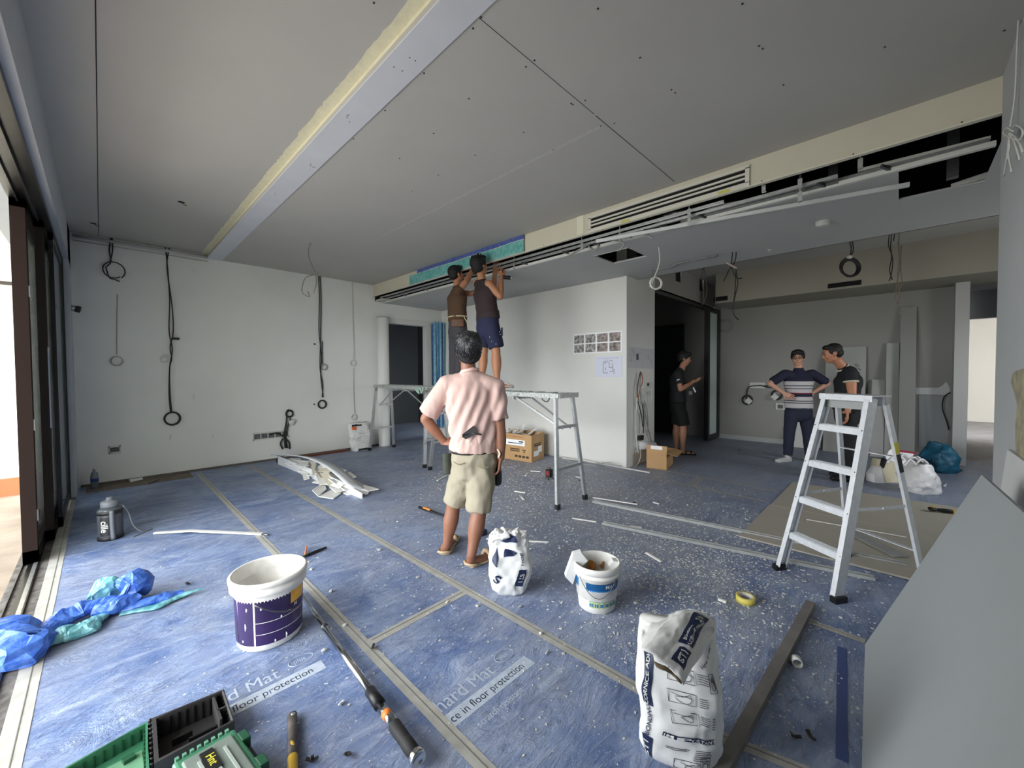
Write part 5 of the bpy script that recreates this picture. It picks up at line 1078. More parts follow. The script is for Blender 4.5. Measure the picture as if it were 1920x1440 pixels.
# --- plasterboard heap on the far part of the mat
t = tag(MB().grid(lambda u, v: Vector((1.84+.10*math.sin(v*PI)+.06*v+(u-.5)*.16, 6.80-2.62*v, .16+.10*math.sin(v*PI)+.02*math.cos(u*3))), 3, 24).build('bowed_board', M('bowed_board_face', (206, 208, 210), .7)), 'long bowed plasterboard strip lying on top of the offcut heap', 'board'); sm = t.modifiers.new('s', 'SOLIDIFY'); sm.thickness = .012
s = MB(); q0, q1 = PZ(520, 870), PZ(678, 935); s.prism([q0, q1, q1+Vector((0, 0, .06)), q0.lerp(q1, .8)+Vector((0, 0, .11)), q0+Vector((0, 0, .13))], (.012, 0, 0)); tag(s.build('board_strip', M('bright_board_face', (222, 224, 226), .7)), 'white board strip standing on its edge along the near side of the offcut heap', 'board')
s = MB(); s.box((1.93, 4.5, .0), (2.2, 6.7, .01)); tag(s.build('board_strip', off_m), 'flat board strip underneath the offcut heap', 'board')
for k in range(46):
    f = R0.random(); base = Vector((1.86+.22*R0.random()+.02, 4.45+2.2*f, .03+.16*R0.random()*(1-abs(f-.4)))); a = R0.uniform(-.5, .5)+PI/2; d = Vector((math.cos(a), math.sin(a), R0.uniform(-.15, .3))).normalized()
    L_ = R0.uniform(.12, .42); s = MB().bar(base-d*L_/2, base+d*L_/2, R0.uniform(.03, .09), .010, (R0.uniform(-.5, .5), R0.uniform(-.3, .3), 1)); 
    for v in s.v: v.z = max(v.z, .003)
    tag(s.build('board_shard', off_m if R0.random() < .7 else off_d), 'broken plasterboard shard piled in the offcut heap', 'board shard', 'shards in the offcut heap')
for k, q in enumerate([[(585, 920), (608, 905), (612, 918), (597, 932)], [(598, 932), (625, 918), (640, 925), (625, 936)], [(618, 915), (640, 908), (648, 920), (630, 924)], [(662, 905), (710, 918), (690, 922), (668, 915)], [(640, 893), (656, 886), (668, 895), (650, 900)], [(566, 850), (590, 843), (640, 842), (600, 850)]]):
    z = [.012, .010, .03, .05, .16, .01][k]; tag(MB().prism([PZ(x, y, z+.02*(i == 0)) for i, (x, y) in enumerate(q)], (0, 0, .01)).build('board_piece', off_m), ['squarish board piece at the near left of the offcut heap', 'flat board piece lying nearest before the offcut heap', 'tilted board piece against the offcut heap front', 'long board piece at the right tip of the offcut heap', 'small board piece sticking up right of the bowed strip', 'narrow board piece at the wall behind the offcut heap'][k], 'board piece', 'loose pieces around the offcut heap')
p = fw(517, 862, .12); tag(MB().lathe([(.05, -.04), (.06, -.03), (.06, .03), (.05, .04)], p+Vector((.0, -.25, .03)), 20, axis=(1, .3, 0)).build('cable_roll', black), 'small black roll at the left end of the offcut heap', 'roll')
tag(MB().box((2.35, 7.10, 0), (3.1, 7.2, .03)).build('timber_strip', M('red_brown_timber', (104, 56, 40), .6)), 'red brown timber strip along the far wall behind the bowed board', 'timber')
tag(MB().prism([PZ(240, 900, .005), PZ(262, 894, .005), PZ(268, 899, .005), PZ(245, 904, .005)], (0, 0, .02)).build('board_piece', off_m), 'small white piece on bare brown floor by the far wall', 'board piece')
tag(MB().box((-.15, 6.85, .0005), (.85, 7.23, .002)).build('bare_floor_patch', M('dusty_brown_screed', (118, 104, 92), .8, var=.25, vscale=9)), 'strip of bare brown floor uncovered along the far wall', 'floor patch')
tag(MB().bar(PZ(280, 907, .01), PZ(298, 899, .01), .012, .008).build('rod_offcut', black), 'thin dark rod on the bare floor by the far wall', 'rod')
wb = thing('small_bottle', 'clear water bottle with a blue label in the far left corner', 'bottle', (-.08, 7.05, 0)); MB().lathe([(.035, 0), (.036, .15), (.03, .19), (.012, .22), (.012, .24)], (-.08, 7.05, 0), 20).build('body', M('clear_bottle', (120, 128, 134), .15), wb); MB().lathe([(.037, .09), (.037, .13)], (-.08, 7.05, 0), 20).build('label', M('blue_bottle_label', (40, 66, 130), .4), wb); MB().lathe([(.014, .24), (.014, .26)], (-.08, 7.05, 0), 12).build('cap', white, wb)

# --- sticks, tracks, studs
def rod(label, p, q, w=.02, h=.008, mat=None, name='trim_offcut', cat='offcut', group=None, z=.0):
    p, q = PZ(*p), PZ(*q); s = MB().bar(p+Vector((0, 0, h/2+.003+z)), q+Vector((0, 0, h/2+.003+z)), w, h); s.bar(p+Vector((0, 0, h+.003+z)), q+Vector((0, 0, h+.003+z)), w*.5, h*.4)
    return tag(s.build(name, mat or off_m), label, cat, group)
s = MB(); a_, m_, b_ = PZ(290, 999, .01), PZ(358, 995, .03), PZ(492, 1001, .01); s.bar(a_, m_, .03, .012); s.bar(m_, b_, .03, .012); tag(s.build('bent_bead', white), 'long bent white plastic bead lying beyond the purple bucket', 'bead')
tag(MB().tube([PZ(492, 1001, .012), PZ(503, 1003, .012)], .008, 8).build('dark_tip', darksteel), 'dark tip at the right end of the bent white bead', 'tip')
rod('white trim rod lying behind the squat sack', (912, 1012), (1028, 1018), .012)
trk = M('track_steel', (172, 174, 172), .45, metal=.35, var=.1, vscale=20)
def track(label, p, q, w=.05): p, q = PZ(*p), PZ(*q); return channel(p+Vector((0, 0, .003)), q+Vector((0, 0, .003)), w, .022, label, 'floor_track', 'steel tracks on the floor', trk)
track('upper long steel track lying from the near platform towards the ladder', (1112, 942), (1700, 1062), .045); track('lower long steel track lying from below the near platform under the ladder', (1130, 983), (1640, 1088), .045)
rod('bright strip lying on the upper steel track near the platform', (1112, 939), (1195, 952), .014, z=.028); rod('white strip left of the lower steel track', (1073, 973), (1118, 980), .014); rod('short white strip beside the lower steel track', (1182, 988), (1203, 991), .03)
for k, (p, q) in enumerate([((1212, 1038), (1240, 1055)), ((1225, 943), (1236, 946)), ((965, 922), (985, 925)), ((978, 933), (982, 938)), ((820, 902), (838, 892)), ((995, 884), (1013, 885)), ((1347, 1125), (1362, 1131)), ((1080, 895), (1095, 897)), ((905, 893), (922, 890)), ((985, 893), (990, 888))]):
    rod('short plaster stick, '+['between the small bucket and the ladder', 'just above the upper steel track', 'on crumbs right of the beige shorts', 'small and broken right of the beige shorts', 'left of the beige shorts', 'right of the large carton base', 'beside the yellow tape roll', 'near the laser level', 'by the hanging hand', 'thin one near the large carton'][k], p, q, .022, .008, group='short plaster sticks')
stud = tag(MB().bar(PZ(1520, 1133, .02), PZ(1340, 1468, .02), .045, .038).build('wall_stud', M('weathered_stud', (112, 108, 104), .6, var=.15, vscale=10)), 'long grey brown stud lying from the foreground sack towards the ladder', 'stud')
for k in range(16):
    a_ = PZ(R0.uniform(1040, 1150), R0.uniform(856, 876)); ang = R0.uniform(-.6, .3); d = Vector((math.sin(ang)*.6, -1, .0)).normalized(); L_ = R0.uniform(.25, .8)
    z = .01+.05*R0.random(); tag(MB().bar(a_+Vector((0, 0, z)), a_+d*L_*.6+Vector((0, 0, z+R0.uniform(-.0, .05))), .018, .010).build('pale_stick', off_m if k % 3 else trk), 'pale trim stick in the pile under the near platform end', 'trim stick', 'trim stick pile at the poster wall')
tag(MB().bar((5.235, 4.2, .01), (5.225, 2.45, .01), .03, .015).build('corner_strip', white), 'long white strip at the foot of the poster wall', 'strip')

# --- flat boards, brush
bfm = M('beige_board_face', (172, 166, 152), .75, var=.04, vscale=3)
tag(MB().box((4.78, -1.45, .002), (5.95, .94, .014)).build('flat_board', bfm), 'farther flat beige board on the floor in the kitchen', 'board'); tag(MB().box((3.69, -1.45, .002), (4.765, .95, .014)).build('flat_board', bfm), 'nearer flat beige board on the floor under the ladder', 'board')
t = thing('brush', 'black handled brush lying on the farther flat beige board', 'brush', PZ(1765, 957))
a_, b_ = PZ(1745, 954, .04), PZ(1795, 961, .03); MB().limb([a_, a_.lerp(b_, .15)], [(.035, .02), (.03, .018)], 12).build('head', black, t); MB().limb([a_.lerp(b_, .2), a_.lerp(b_, .6), b_], [.014, .022, .016], 12).build('handle', black, t); MB().limb([a_.lerp(b_, .04)+Vector((0, 0, .018)), a_.lerp(b_, .10)+Vector((0, 0, .018))], [.012, .012], 8).build('yellow_mark', MATS['mustard_plastic'], t); MB().limb([a_.lerp(b_, .86), a_.lerp(b_, .9)], [.021, .021], 10).build('ring', MATS['mustard_plastic'], t)
rod('thin bent rod with a white hook end on the nearer beige board', (1512, 978), (1700, 1012), .012, .006, white, z=.015)
rod('sheet metal strip lying across the nearer beige board', (1590, 1000), (1690, 1050), .10, .006, trk, z=.016)

# --- boards leaning at the kitchen wall
def lean(label, y0, y1, h, x0=8.72, mat=None, th=.012):
    s = MB(); s.prism([(x0, y0, .003), (x0, y1, .003), (9.0, y1, h), (9.0, y0, h)], (th, 0, 0)); return tag(s.build('leaning_board', mat or M('grey_board_face', (166, 167, 162), .75, var=.03)), label, 'board', 'boards leaning at the kitchen wall')
lean('broad grey board leaning behind the man in black', .952, .417, 1.80); lean('short grey board leaning behind the ladder top', .34, .18, 1.24, 8.66); lean('narrow grey board of middle height leaning beside the tallest one', .17, .02, 1.84, 8.70)
lean('tallest grey board leaning on the kitchen wall', .01, -.17, 2.40, 8.60, M('grey_board_dark', (146, 146, 141), .75)); lean('low pale board standing behind the striped man', 1.42, 1.12, .55, 8.8, M('pale_board_face', (196, 196, 192), .75)); 
tag(MB().bar(PZ(1540, 843, .01), PX(1550, 745, 8.95), .03, .02, (1, 0, 0)).build('dark_batten', M('charred_batten', (48, 44, 42), .7)), 'thin dark batten leaning behind the man in black', 'batten')
s = MB(); q = [PX(x, y, 9.046) for x, y in [(1717, 727), (1760, 727), (1768, 722), (1774, 716), (1778, 722), (1781, 730), (1780, 741), (1750, 740), (1717, 739)]]; s.prism(q, (-.006, 0, 0)); s.build('plaster_patch', M('fresh_plaster', (200, 202, 200), .7), wk)
s = MB(); s.prism([PX(x, y, 9.046) for x, y in [(1722, 741), (1779, 742), (1778, 838), (1722, 836)]], (-.003, 0, 0)); s.build('smooth_patch', M('smooth_grey_patch', (150, 154, 154), .6), wk)

# --- right foreground: leaning boards, damaged wall
Zt = .929; s = MB(); s.prism([(2.653, .109, .004), (.95, .045, .004), (.95, -.335, Zt), (2.653, -.258, Zt)], (0, -.012, -.004)); tag(s.build('leaning_board', M('grey_gypsum_face', (150, 155, 156), .75, var=.02, vscale=1.5)), 'big grey plasterboard sheet leaning at the right edge in the foreground', 'board')
s = MB(); s.prism([(3.12, -.30, .003), (1.6, -.32, .003), (1.6, -.386, .99), (3.12, -.384, .99)], (0, -.010, 0)); tag(s.build('leaning_board', M('off_white_board', (196, 198, 196), .7, var=.03)), 'off-white board leaning flat on the right wall behind the big grey sheet', 'board')
s = MB(); q = [PY(x, y, -.3985) for x, y in [(1899, 703), (1905, 696), (1917, 692), (1935, 688), (1960, 740), (1960, 880), (1921, 862), (1906, 850), (1905, 800), (1909, 760), (1903, 735), (1897, 718)]]; s.prism(q, (0, .003, 0)); s.build('exposed_plaster', M('exposed_plaster', (128, 124, 110), .85, rgb2=(168, 160, 128), vscale=14, bump=.5, bscale=30), wr)

# --- outside
t = thing('folded_umbrella', 'dark folded umbrella and bag lying on the balcony floor', 'umbrella', (-.85, 7.2, -.045))
s = MB(); s.tube([PD(x, y, 5.0) for x, y in [(-10, 945), (15, 915), (34, 895)]], [.05, .09, .02], 8, smooth=False).wob(.03, 10); s.build('canopy', M('grey_black_fabric', (70, 68, 68), .6, rgb2=(36, 34, 34), vscale=10), t)
s = MB(); s.tube([PD(x, y, 4.9) for x, y in [(-10, 938), (15, 930), (34, 930)]], [.06, .09, .07], 8, smooth=False).wob(.03, 8); s.build('bag', black, t)

# --- plaster crumbs: uncountable
deb = MB(); rd = random.Random(5)
def crumb(x, y, s_, z=0.):
    a = rd.uniform(0, PI); k = rd.choice([3, 4, 4, 5]); h = s_*rd.uniform(.25, .6)
    P_ = []
    for i in range(k):
        t = a+2*PI*i/k+rd.uniform(-.3, .3); r = s_*rd.uniform(.6, 1.2); P_.append((x+math.cos(t)*r*(1.5 if i % 2 else .8), y+math.sin(t)*r, z+.001))
    n0 = len(deb.v); deb.v += [Vector(p) for p in P_] + [Vector((p[0]*.8+x*.2, p[1]*.8+y*.2, z+h*rd.uniform(.7, 1.2))) for p in P_]
    deb.f.append([n0+k+i for i in range(k)]); deb.mi.append(0); deb.sm.append(False)
    for i in range(k): deb.f.append([n0+i, n0+(i+1) % k, n0+k+(i+1) % k, n0+k+i]); deb.mi.append(0); deb.sm.append(False)
def scatter(n, cx, cy, sx, sy, s0, s1, ang=0):
    for _ in range(n):
        a, b = rd.gauss(0, 1)*sx, rd.gauss(0, 1)*sy; x = cx+a*math.cos(ang)-b*math.sin(ang); y = cy+a*math.sin(ang)+b*math.cos(ang)
        if x < .1 or x > 5.1 and y > 2.7 or y > 7.0 or y < -.2 and x < 3.7 or x > 8.8: continue
        crumb(x, y, rd.uniform(s0, s1)*rd.choice([.35, .45, .55, .7, 1.2]))
scatter(14000, 3.3, 1.75, .8, .8, .003, .0072); scatter(9000, 3.8, 3.3, .7, .9, .004, .008); scatter(6000, 2.7, .95, .5, .35, .003, .008); scatter(1500, 3.9, .75, .5, .3, .004, .010)
scatter(2200, 2.1, 2.2, .9, .8, .003, .006); scatter(700, 1.2, 2.1, .7, .6, .0025, .005); scatter(350, .8, 3.2, .6, 1.2, .003, .006); scatter(500, 2.2, .9, .5, .35, .003, .006); scatter(700, 4.3, 4.8, .5, .9, .005, .011); scatter(260, .4, 1.9, .25, .4, .002, .005); scatter(260, 3.0, 5.4, .8, .9, .004, .008)
scatter(500, 4.2, .2, .35, .35, .004, .010); scatter(300, 2.3, .35, .4, .15, .003, .006); scatter(300, .95, 1.9, .15, .5, .002, .004)
tag(deb.build('plaster_crumbs', M('plaster_crumb', (204, 204, 200), .8, var=.12, vscale=12), origin=(3, 2, 0), clean=False), 'thousands of white plaster crumbs scattered over the blue mat', 'plaster crumbs', kind='stuff')
for k in range(44):
    a, b = rd.uniform(0, 1), rd.uniform(0, 1); x, y = (rd.gauss(2.9, .8), rd.gauss(1.4, .7)) if k < 30 else (rd.gauss(1.2, .5), rd.gauss(2.2, .8))
    if x < .3 or y < .25 or (x-c4.x)**2+(y-c4.y)**2 < .04 or (x-.6)**2+(y-2.39)**2 < .06: continue
    s = MB().ell((x, y, .007), rd.uniform(.008, .02), rd.uniform(.006, .012), .008, n=7, m=4); s.wob(.006, 90)
    for v in s.v: v.z = max(v.z, .001)
    s.sm = [False]*len(s.sm); tag(s.build('plaster_lump', MATS['plaster_crumb']), 'small white plaster lump on the blue mat', 'plaster lump', 'plaster lumps on the mat')
# ================================================================== PEOPLE
def skinmat(nm, rgb): return M(nm, rgb, .55, var=.06, vscale=18)
def cloth(nm, rgb, bump=.25, bs=26, **k): return M(nm, rgb, .85, var=.05, vscale=7, bump=bump, bscale=bs, **k)
def basis(face, up=(0, 0, 1)):
    f = Vector(face).normalized(); u = Vector(up).normalized(); r = f.cross(u).normalized(); u = r.cross(f).normalized()
    return Matrix((r, f, u)).transposed()      # local x right, y forward, z up
def head_mb(mb, c, B, s=1.):
    g = lambda x, y, z: Vector(c) + B @ (Vector((x, y, z))*s)
    e = lambda x, y, z, a, b, c_: mb.ell(g(x, y, z), a*s, b*s, c_*s, B, 24, 16)
    e(0, -.014, .028, .076, .094, .088); e(0, .022, -.012, .066, .070, .085); e(0, .030, -.052, .056, .056, .060); e(0, .062, -.086, .026, .022, .022)
    for k in (-1, 1):
        e(k*.030, .078, .030, .022, .012, .010); e(k*.036, .062, -.028, .024, .024, .024); e(k*.078, -.008, -.008, .010, .020, .032); e(k*.085, -.016, -.004, .006, .014, .024)
        e(k*.048, .012, -.064, .018, .03, .026)
    mb.limb([g(0, .088, .018), g(0, .100, -.006), g(0, .106, -.020)], [.008*s, .009*s, .012*s], 10)
    e(-.011, .095, -.026, .008, .009, .006); e(.011, .095, -.026, .008, .009, .006)
    e(0, .086, -.050, .022, .010, .006); e(0, .084, -.060, .018, .011, .007)
def hair_mb(mb, c, B, s=1., fringe=.0, low=.0, thick=1.):
    g = lambda x, y, z: Vector(c) + B @ (Vector((x, y, z))*s)
    e = lambda x, y, z, a, b, c_: mb.ell(g(x, y, z), a*s, b*s, c_*s, B, 24, 16)
    e(0, -.024, .046, .083*thick, .094*thick, .084*thick); e(0, -.050, -.005-low, .074*thick, .062, .062)
    e(0, .040+fringe, .096, .060, .040, .026)
    for k in (-1, 1): e(k*.040, .034+fringe*.6, .086, .036, .040, .030); e(k*.066, -.006, .030, .018, .046, .044)
def hand_mb(mb, w, d, n, curl=.5, side=1, s=1., spread=.12, thumb=.7):
    """w wrist, d direction of the palm, n back-of-hand normal, side = which side the thumb leaves"""
    w = Vector(w); d = Vector(d).normalized(); n = Vector(n); n = (n-d*n.dot(d)).normalized(); a = d.cross(n)*side
    L_ = .092*s
    mb.limb([w-d*.02*s, w+d*.03*s, w+d*L_*.95], [(.024*s, .017*s), (.036*s, .014*s), (.040*s, .012*s)], 12, up=n)
    for k, (off, ln) in enumerate([(.030, .074), (.010, .082), (-.010, .076), (-.029, .060)]):
        b = w+d*L_*(.96-.04*abs(k-1.3)) + a*off*s; dd = (d + a*(.5-.33*k)*spread*2).normalized(); p = [b-dd*.01*s, b]; ang = 0
        for j, f in enumerate((.45, .30, .25)):
            ang += curl*(.55 if j == 0 else .8)*(1+.07*k); q = dd*math.cos(ang)-n*math.sin(ang); b = b+q*ln*f*s; p.append(b)
        mb.limb(p, [.0085*s, .0085*s, .0078*s, .0072*s, .0062*s], 8)
    b = w+d*.028*s+a*.026*s; t1 = (d*.62+a*.75-n*.25*thumb).normalized(); t2 = (d*.88+a*.30-n*.45*thumb).normalized(); t3 = (d*.9+a*.02-n*.6*thumb).normalized()
    mb.limb([b-t1*.015*s, b+t1*.030*s, b+t1*.030*s+t2*.030*s, b+t1*.030*s+t2*.030*s+t3*.026*s], [.014*s, .0115*s, .0095*s, .0075*s], 8)
def append_mb(o, mb):
    bm = bmesh.new(); bm.from_mesh(o.data); inv = MWI[o]; vs = [bm.verts.new(inv @ v) for v in mb.v]
    for f, sm in zip(mb.f, mb.sm):
        try: ff = bm.faces.new([vs[i] for i in f]); ff.smooth = True
        except ValueError: pass
    bmesh.ops.recalc_face_normals(bm, faces=bm.faces); bm.to_mesh(o.data); bm.free()
def wrinkle(o, amp, sc, seed=0., folds=None):
    me = o.data
    ns = [v.normal.copy() for v in me.vertices]; W = MWI[o].inverted()
    for v, n in zip(me.vertices, ns):
        p = W @ v.co; q = Vector((p.x*sc[0]+seed, p.y*sc[1], p.z*sc[2])); k = noise.noise(q)
        k = (1-abs(k)*2.2)*.7 + noise.noise(q*2.7)*.45; v.co += n*k*amp
        if folds: v.co += n*folds(p)
    me.update()
def body(t, mat, limbs, head, hands, voxel=.0075, name='body'):
    mb = MB()
    for l in limbs: mb.limb(*l[:2], n=16, up=(l[2] if len(l) > 2 else None))
    if head: head_mb(mb, *head)
    o = remesh(mb.build(name, mat, t, clean=False), voxel, 3, .5)
    hm = MB()
    for h in hands: hand_mb(hm, **h)
    if hm.v: append_mb(o, hm)
    return o
def garment(t, name, mat, limbs, voxel=.010, wr=None, smooth=4, flat=()):
    mb = MB()
    for l in limbs: mb.limb(l[0], l[1], n=18, up=(l[2] if len(l) > 2 else None))
    for l in flat: mb.tube(*l[:2], n=20, up=(l[2] if len(l) > 2 else None))
    o = remesh(mb.build(name, mat, t, clean=False), voxel, smooth, .5)
    if wr: wrinkle(o, *wr)
    return o
def hairobj(t, mat, c, B, s=1., voxel=.006, rough=.006, seed=0, **k):
    mb = MB(); hair_mb(mb, c, B, s, **k); o = remesh(mb.build('hair', mat, t, clean=False), voxel, 1, .5); wrinkle(o, rough, (45, 45, 30), seed); return o
def shoe(t, name, heel, toe, mat, w=.042, h=.055, sole=None):
    heel, toe = Vector(heel), Vector(toe); d = (toe-heel).normalized(); Z = Vector((0, 0, 1))
    o = remesh(MB().limb([heel+Z*.035, heel.lerp(toe, .5)+Z*.035, toe-d*.03+Z*.028], [(w*.85, .035), (w, .032), (w*.95, .024)], 14, up=Z).limb([heel+d*.02+Z*.04, heel+d*.05+Z*h*1.3], [w*.8, w*.75], 12).build(name, mat, t, clean=False), .006, 2)
    MB().limb([heel+Z*.009, heel.lerp(toe, .5)+Z*.009, toe-d*.03+Z*.009], [(w*1.0, .009), (w*1.02, .009), (w*1.02, .009)], 16, up=Z).build('sole', sole or mat, o)
    return o
def eyes(t, c, B, s=1.):
    for k in (-1, 1):
        MB().ell(Vector(c)+B @ Vector((k*.030, .0835, .008))*s, .012*s, .006*s, .006*s, B, 12, 8).build('eye', M('dark_eye', (36, 28, 26), .3), t)
        MB().limb([Vector(c)+B @ (Vector((k*.014, .092, .030))*s), Vector(c)+B @ (Vector((k*.030, .091, .034))*s), Vector(c)+B @ (Vector((k*.046, .082, .028))*s)], [.003*s]*3, 6).build('eyebrow', M('brow_hair', (24, 20, 18), .8), t)
blackhair = M('black_hair', (13, 12, 12), .6, bump=.6, bscale=90)

# ---------------------------------------------------------------- man in pink shirt (seen from behind)
D = 2.96
def A(x, y, dz=0.): return PD(x, y, D+dz)
Fw = Vector((.60, .80, 0)).normalized()
tA = thing('person', 'person in a pink shirt and beige shorts seen from behind, one hand on the hip', 'person', PZ(858, 1050))
skA = skinmat('tanned_skin', (134, 90, 68))
headc = A(878, 657, .0); BA = basis(Fw+Vector((-.10, .0, .28)), (0, 0, 1))
shL, shR = A(838, 722), A(930, 727); elL, elR = A(797, 786, .02), A(938, 806, -.02); wrL, wrR = A(834, 829, .06), A(939, 858, -.03)
hipL, hipR = A(868, 868, .02), A(908, 870, -.02); knL, knR = A(850, 950, .06), A(899, 955, -.06); anL, anR = A(838, 1022, .07), A(884, 1040, -.12)
heelL, toeL = PZ(832, 1042), PZ(851, 1010); heelR, toeR = PZ(878, 1064), PZ(926, 1045)
f_ = lambda a: Vector((a.x, a.y, .028))
body(tA, skA, [
    ([A(882, 700), A(878, 690), A(878, 672)], [(.062, .06), .055, .055], Fw),
    ([A(890, 845), A(886, 815), A(883, 770), A(882, 728), A(881, 705)], [(.12, .085), (.11, .08), (.13, .09), (.13, .08), (.07, .055)], Fw),
    ([A(868, 715), shL], [.055, .052]), ([A(900, 715), shR], [.055, .052]),
    ([shL, shL.lerp(elL, .5), elL], [.050, .047, .038]), ([elL, elL.lerp(wrL, .35), wrL], [.038, .042, .027]),
    ([shR, shR.lerp(elR, .5), elR], [.050, .047, .040]), ([elR, elR.lerp(wrR, .35), wrR], [.040, .044, .029]),
    ([hipL, hipL.lerp(knL, .5), knL], [.07, .068, .055]), ([hipR, hipR.lerp(knR, .5), knR], [.07, .068, .056]),
    ([knL, knL.lerp(anL, .35), anL.lerp(knL, .2), anL], [.052, .058, .038, .034]), ([knR, knR.lerp(anR, .35), anR.lerp(knR, .2), anR], [.053, .060, .039, .035]),
    ([anL, Vector((heelL.x, heelL.y, .05)).lerp(f_(toeL), .1)], [.034, .034]), ([f_(heelL).lerp(f_(toeL), .08)+Vector((0, 0, .015)), f_(heelL).lerp(f_(toeL), .5), f_(toeL)], [(.034, .034), (.038, .026), (.036, .014)], (0, 0, 1)),
    ([anR, Vector((heelR.x, heelR.y, .05)).lerp(f_(toeR), .1)], [.034, .034]), ([f_(heelR).lerp(f_(toeR), .08)+Vector((0, 0, .015)), f_(heelR).lerp(f_(toeR), .5), f_(toeR)], [(.034, .034), (.038, .026), (.036, .014)], (0, 0, 1)),
], (headc, BA, 1.03), [
    dict(w=wrL, d=(A(852, 828, .02)-wrL), n=-FWD*.2+Vector((0, 0, .6))-RT*.6, curl=.35, side=-1), dict(w=wrR, d=(A(935, 884, -.02)-wrR), n=RT, curl=.55, side=-1)], .0075)
hA = hairobj(tA, M('greying_black_hair', (18, 18, 20), .5, rgb2=(34, 34, 36), vscale=30), headc, BA, 1.12, rough=.006, low=.01, thick=1.02)
st = MB(); stg = MB(); crown = Vector((-.015, -.085, .085))
for k in range(1500):
    a = R0.uniform(0, 2*PI); r0 = R0.uniform(.0, .09); th = R0.uniform(.5, 2.1)
    pts = []
    for j in range(5):
        tt = th*.25*j+r0*4; d = Vector((math.sin(tt)*math.cos(a+.25*j), -.55+.0*tt, 0)); ax0 = Vector((-.10, -.72, .68)).normalized(); s1 = ax0.cross(Vector((1, 0, 0))).normalized(); s2 = ax0.cross(s1)
        q = ax0*math.cos(tt)+(s1*math.cos(a+.22*j)+s2*math.sin(a+.22*j))*math.sin(tt)
        c0 = Vector((0, -.026, .030)); rad = Vector((.094, .112, .110)); lift = 1.0+.03*math.sin(j*1.1)+R0.uniform(0, .04)+(R0.uniform(.03, .13) if j == 4 else 0)
        p = Vector((c0.x+q.x*rad.x*lift, c0.y+q.y*rad.y*lift, c0.z+q.z*rad.z*lift)); pts.append(p)
    if pts[-1].y > .06 and pts[-1].z < .05 or pts[-1].z < -.115 or (abs(pts[-1].x) > .08 and pts[-1].z < -.02): continue
    (stg if R0.random() < .22 else st).tube([headc+BA @ p for p in pts], [.0025, .0036, .0036, .0028, .0008], 4)
st.build('hair_strands', M('black_hair_strand', (22, 22, 24), .4), tA)['kind'] = 'stuff'; stg.build('grey_strands', M('grey_hair_strand', (84, 86, 90), .4), tA)['kind'] = 'stuff'
pink = cloth('dusty_pink_cotton', (196, 166, 157), .3, 18)
sL = elL+(shL-elL)*.16; sR = elR+(shR-elR)*.24
def foldA(p):
    v = (p-CAM); x = v.dot(RT)/v.dot(FWD)*FPX+960; y = 720-v.dot(UP)/v.dot(FWD)*FPX
    if y < 705 or x < 835: return 0
    return .0075*math.sin(x*.30+(y-700)*.11+3*noise.noise(Vector((x*.01, y*.012, 3))))*min(1, (y-705)/50)
garment(tA, 'shirt', pink, [
    ([A(892, 826), A(888, 800), A(884, 765), A(883, 733), A(882, 710), A(880, 700)], [(.172, .125), (.178, .13), (.182, .125), (.185, .115), (.125, .085), (.07, .066)], Fw),
    ([A(866, 718), shL], [.075, .072]), ([A(902, 719), shR], [.075, .070])],
    .009, (.0065, (11, 11, 4), 3., foldA), 4, flat=[([shL+(elL-shL)*-.1, shL.lerp(elL, .4), sL], [.068, .074, .080]), ([shR+(elR-shR)*-.1, shR.lerp(elR, .4), sR], [.066, .068, .070])])
garment(tA, 'shirt_tail', pink, [([A(893, 832), A(890, 822)], [(.172, .125), (.170, .12)], Fw)], .009, (.008, (16, 16, 7), 1.), 3, flat=[([A(890, 818), A(889, 832), A(888, 846)], [(.166, .122), (.178, .13), (.180, .132)], Fw)])
MB().lathe([(.073, 0), (.077, .004), (.076, .018), (.071, .021)], A(881, 699), 32, axis=(A(879, 690)-A(881, 699)).normalized()*1+Fw*.12, sy=.95).build('collar', M('paler_pink_rib', (222, 186, 176), .85), tA)
garment(tA, 'belt', black, [], .008, None, 2, flat=[([A(890, 849), A(890, 842)], [(.170, .128), (.172, .13)], Fw)])
beige = cloth('beige_cotton', (150, 142, 123), .35, 16)
garment(tA, 'shorts', beige, [([A(889, 880), A(890, 862), A(890, 850)], [(.155, .125), (.172, .130), (.166, .124)], Fw)],
    .009, (.011, (9, 9, 7), 9.), 3, flat=[([A(876, 862, .01), A(866, 900, .03), A(854, 943, .06)], [(.10, .10), (.098, .098), (.088, .088)]), ([A(902, 864, -.01), A(902, 905, -.04), A(897, 957, -.06)], [(.10, .10), (.100, .100), (.090, .090)])])
for x0, x1, y0 in ((850, 872, 866), (893, 918, 873)):
    MB().tube(spline([A(x0, y0, -.148), A((x0+x1)/2, y0+5, -.155), A(x1, y0+2, -.14)]), .004, 6).build('pocket_seam', M('darker_beige_seam', (140, 128, 102), .9), tA)  # pocket seams in a darker beige than the cloth
s = MB(); s.prism([A(866, 815, -.15), A(888, 798, -.155), A(893, 812, -.155), A(876, 822, -.15)], FWD*.01); s.prism([A(868, 814, -.155), A(884, 814, -.155), A(874, 824, -.15), A(866, 819, -.15)], FWD*.01); s.tube([A(885, 812, -.155), A(903, 815, -.15)], .006, 6); s.build('apron_bow', black, tA)
tanm = M('tan_rubber', (182, 158, 128), .7)
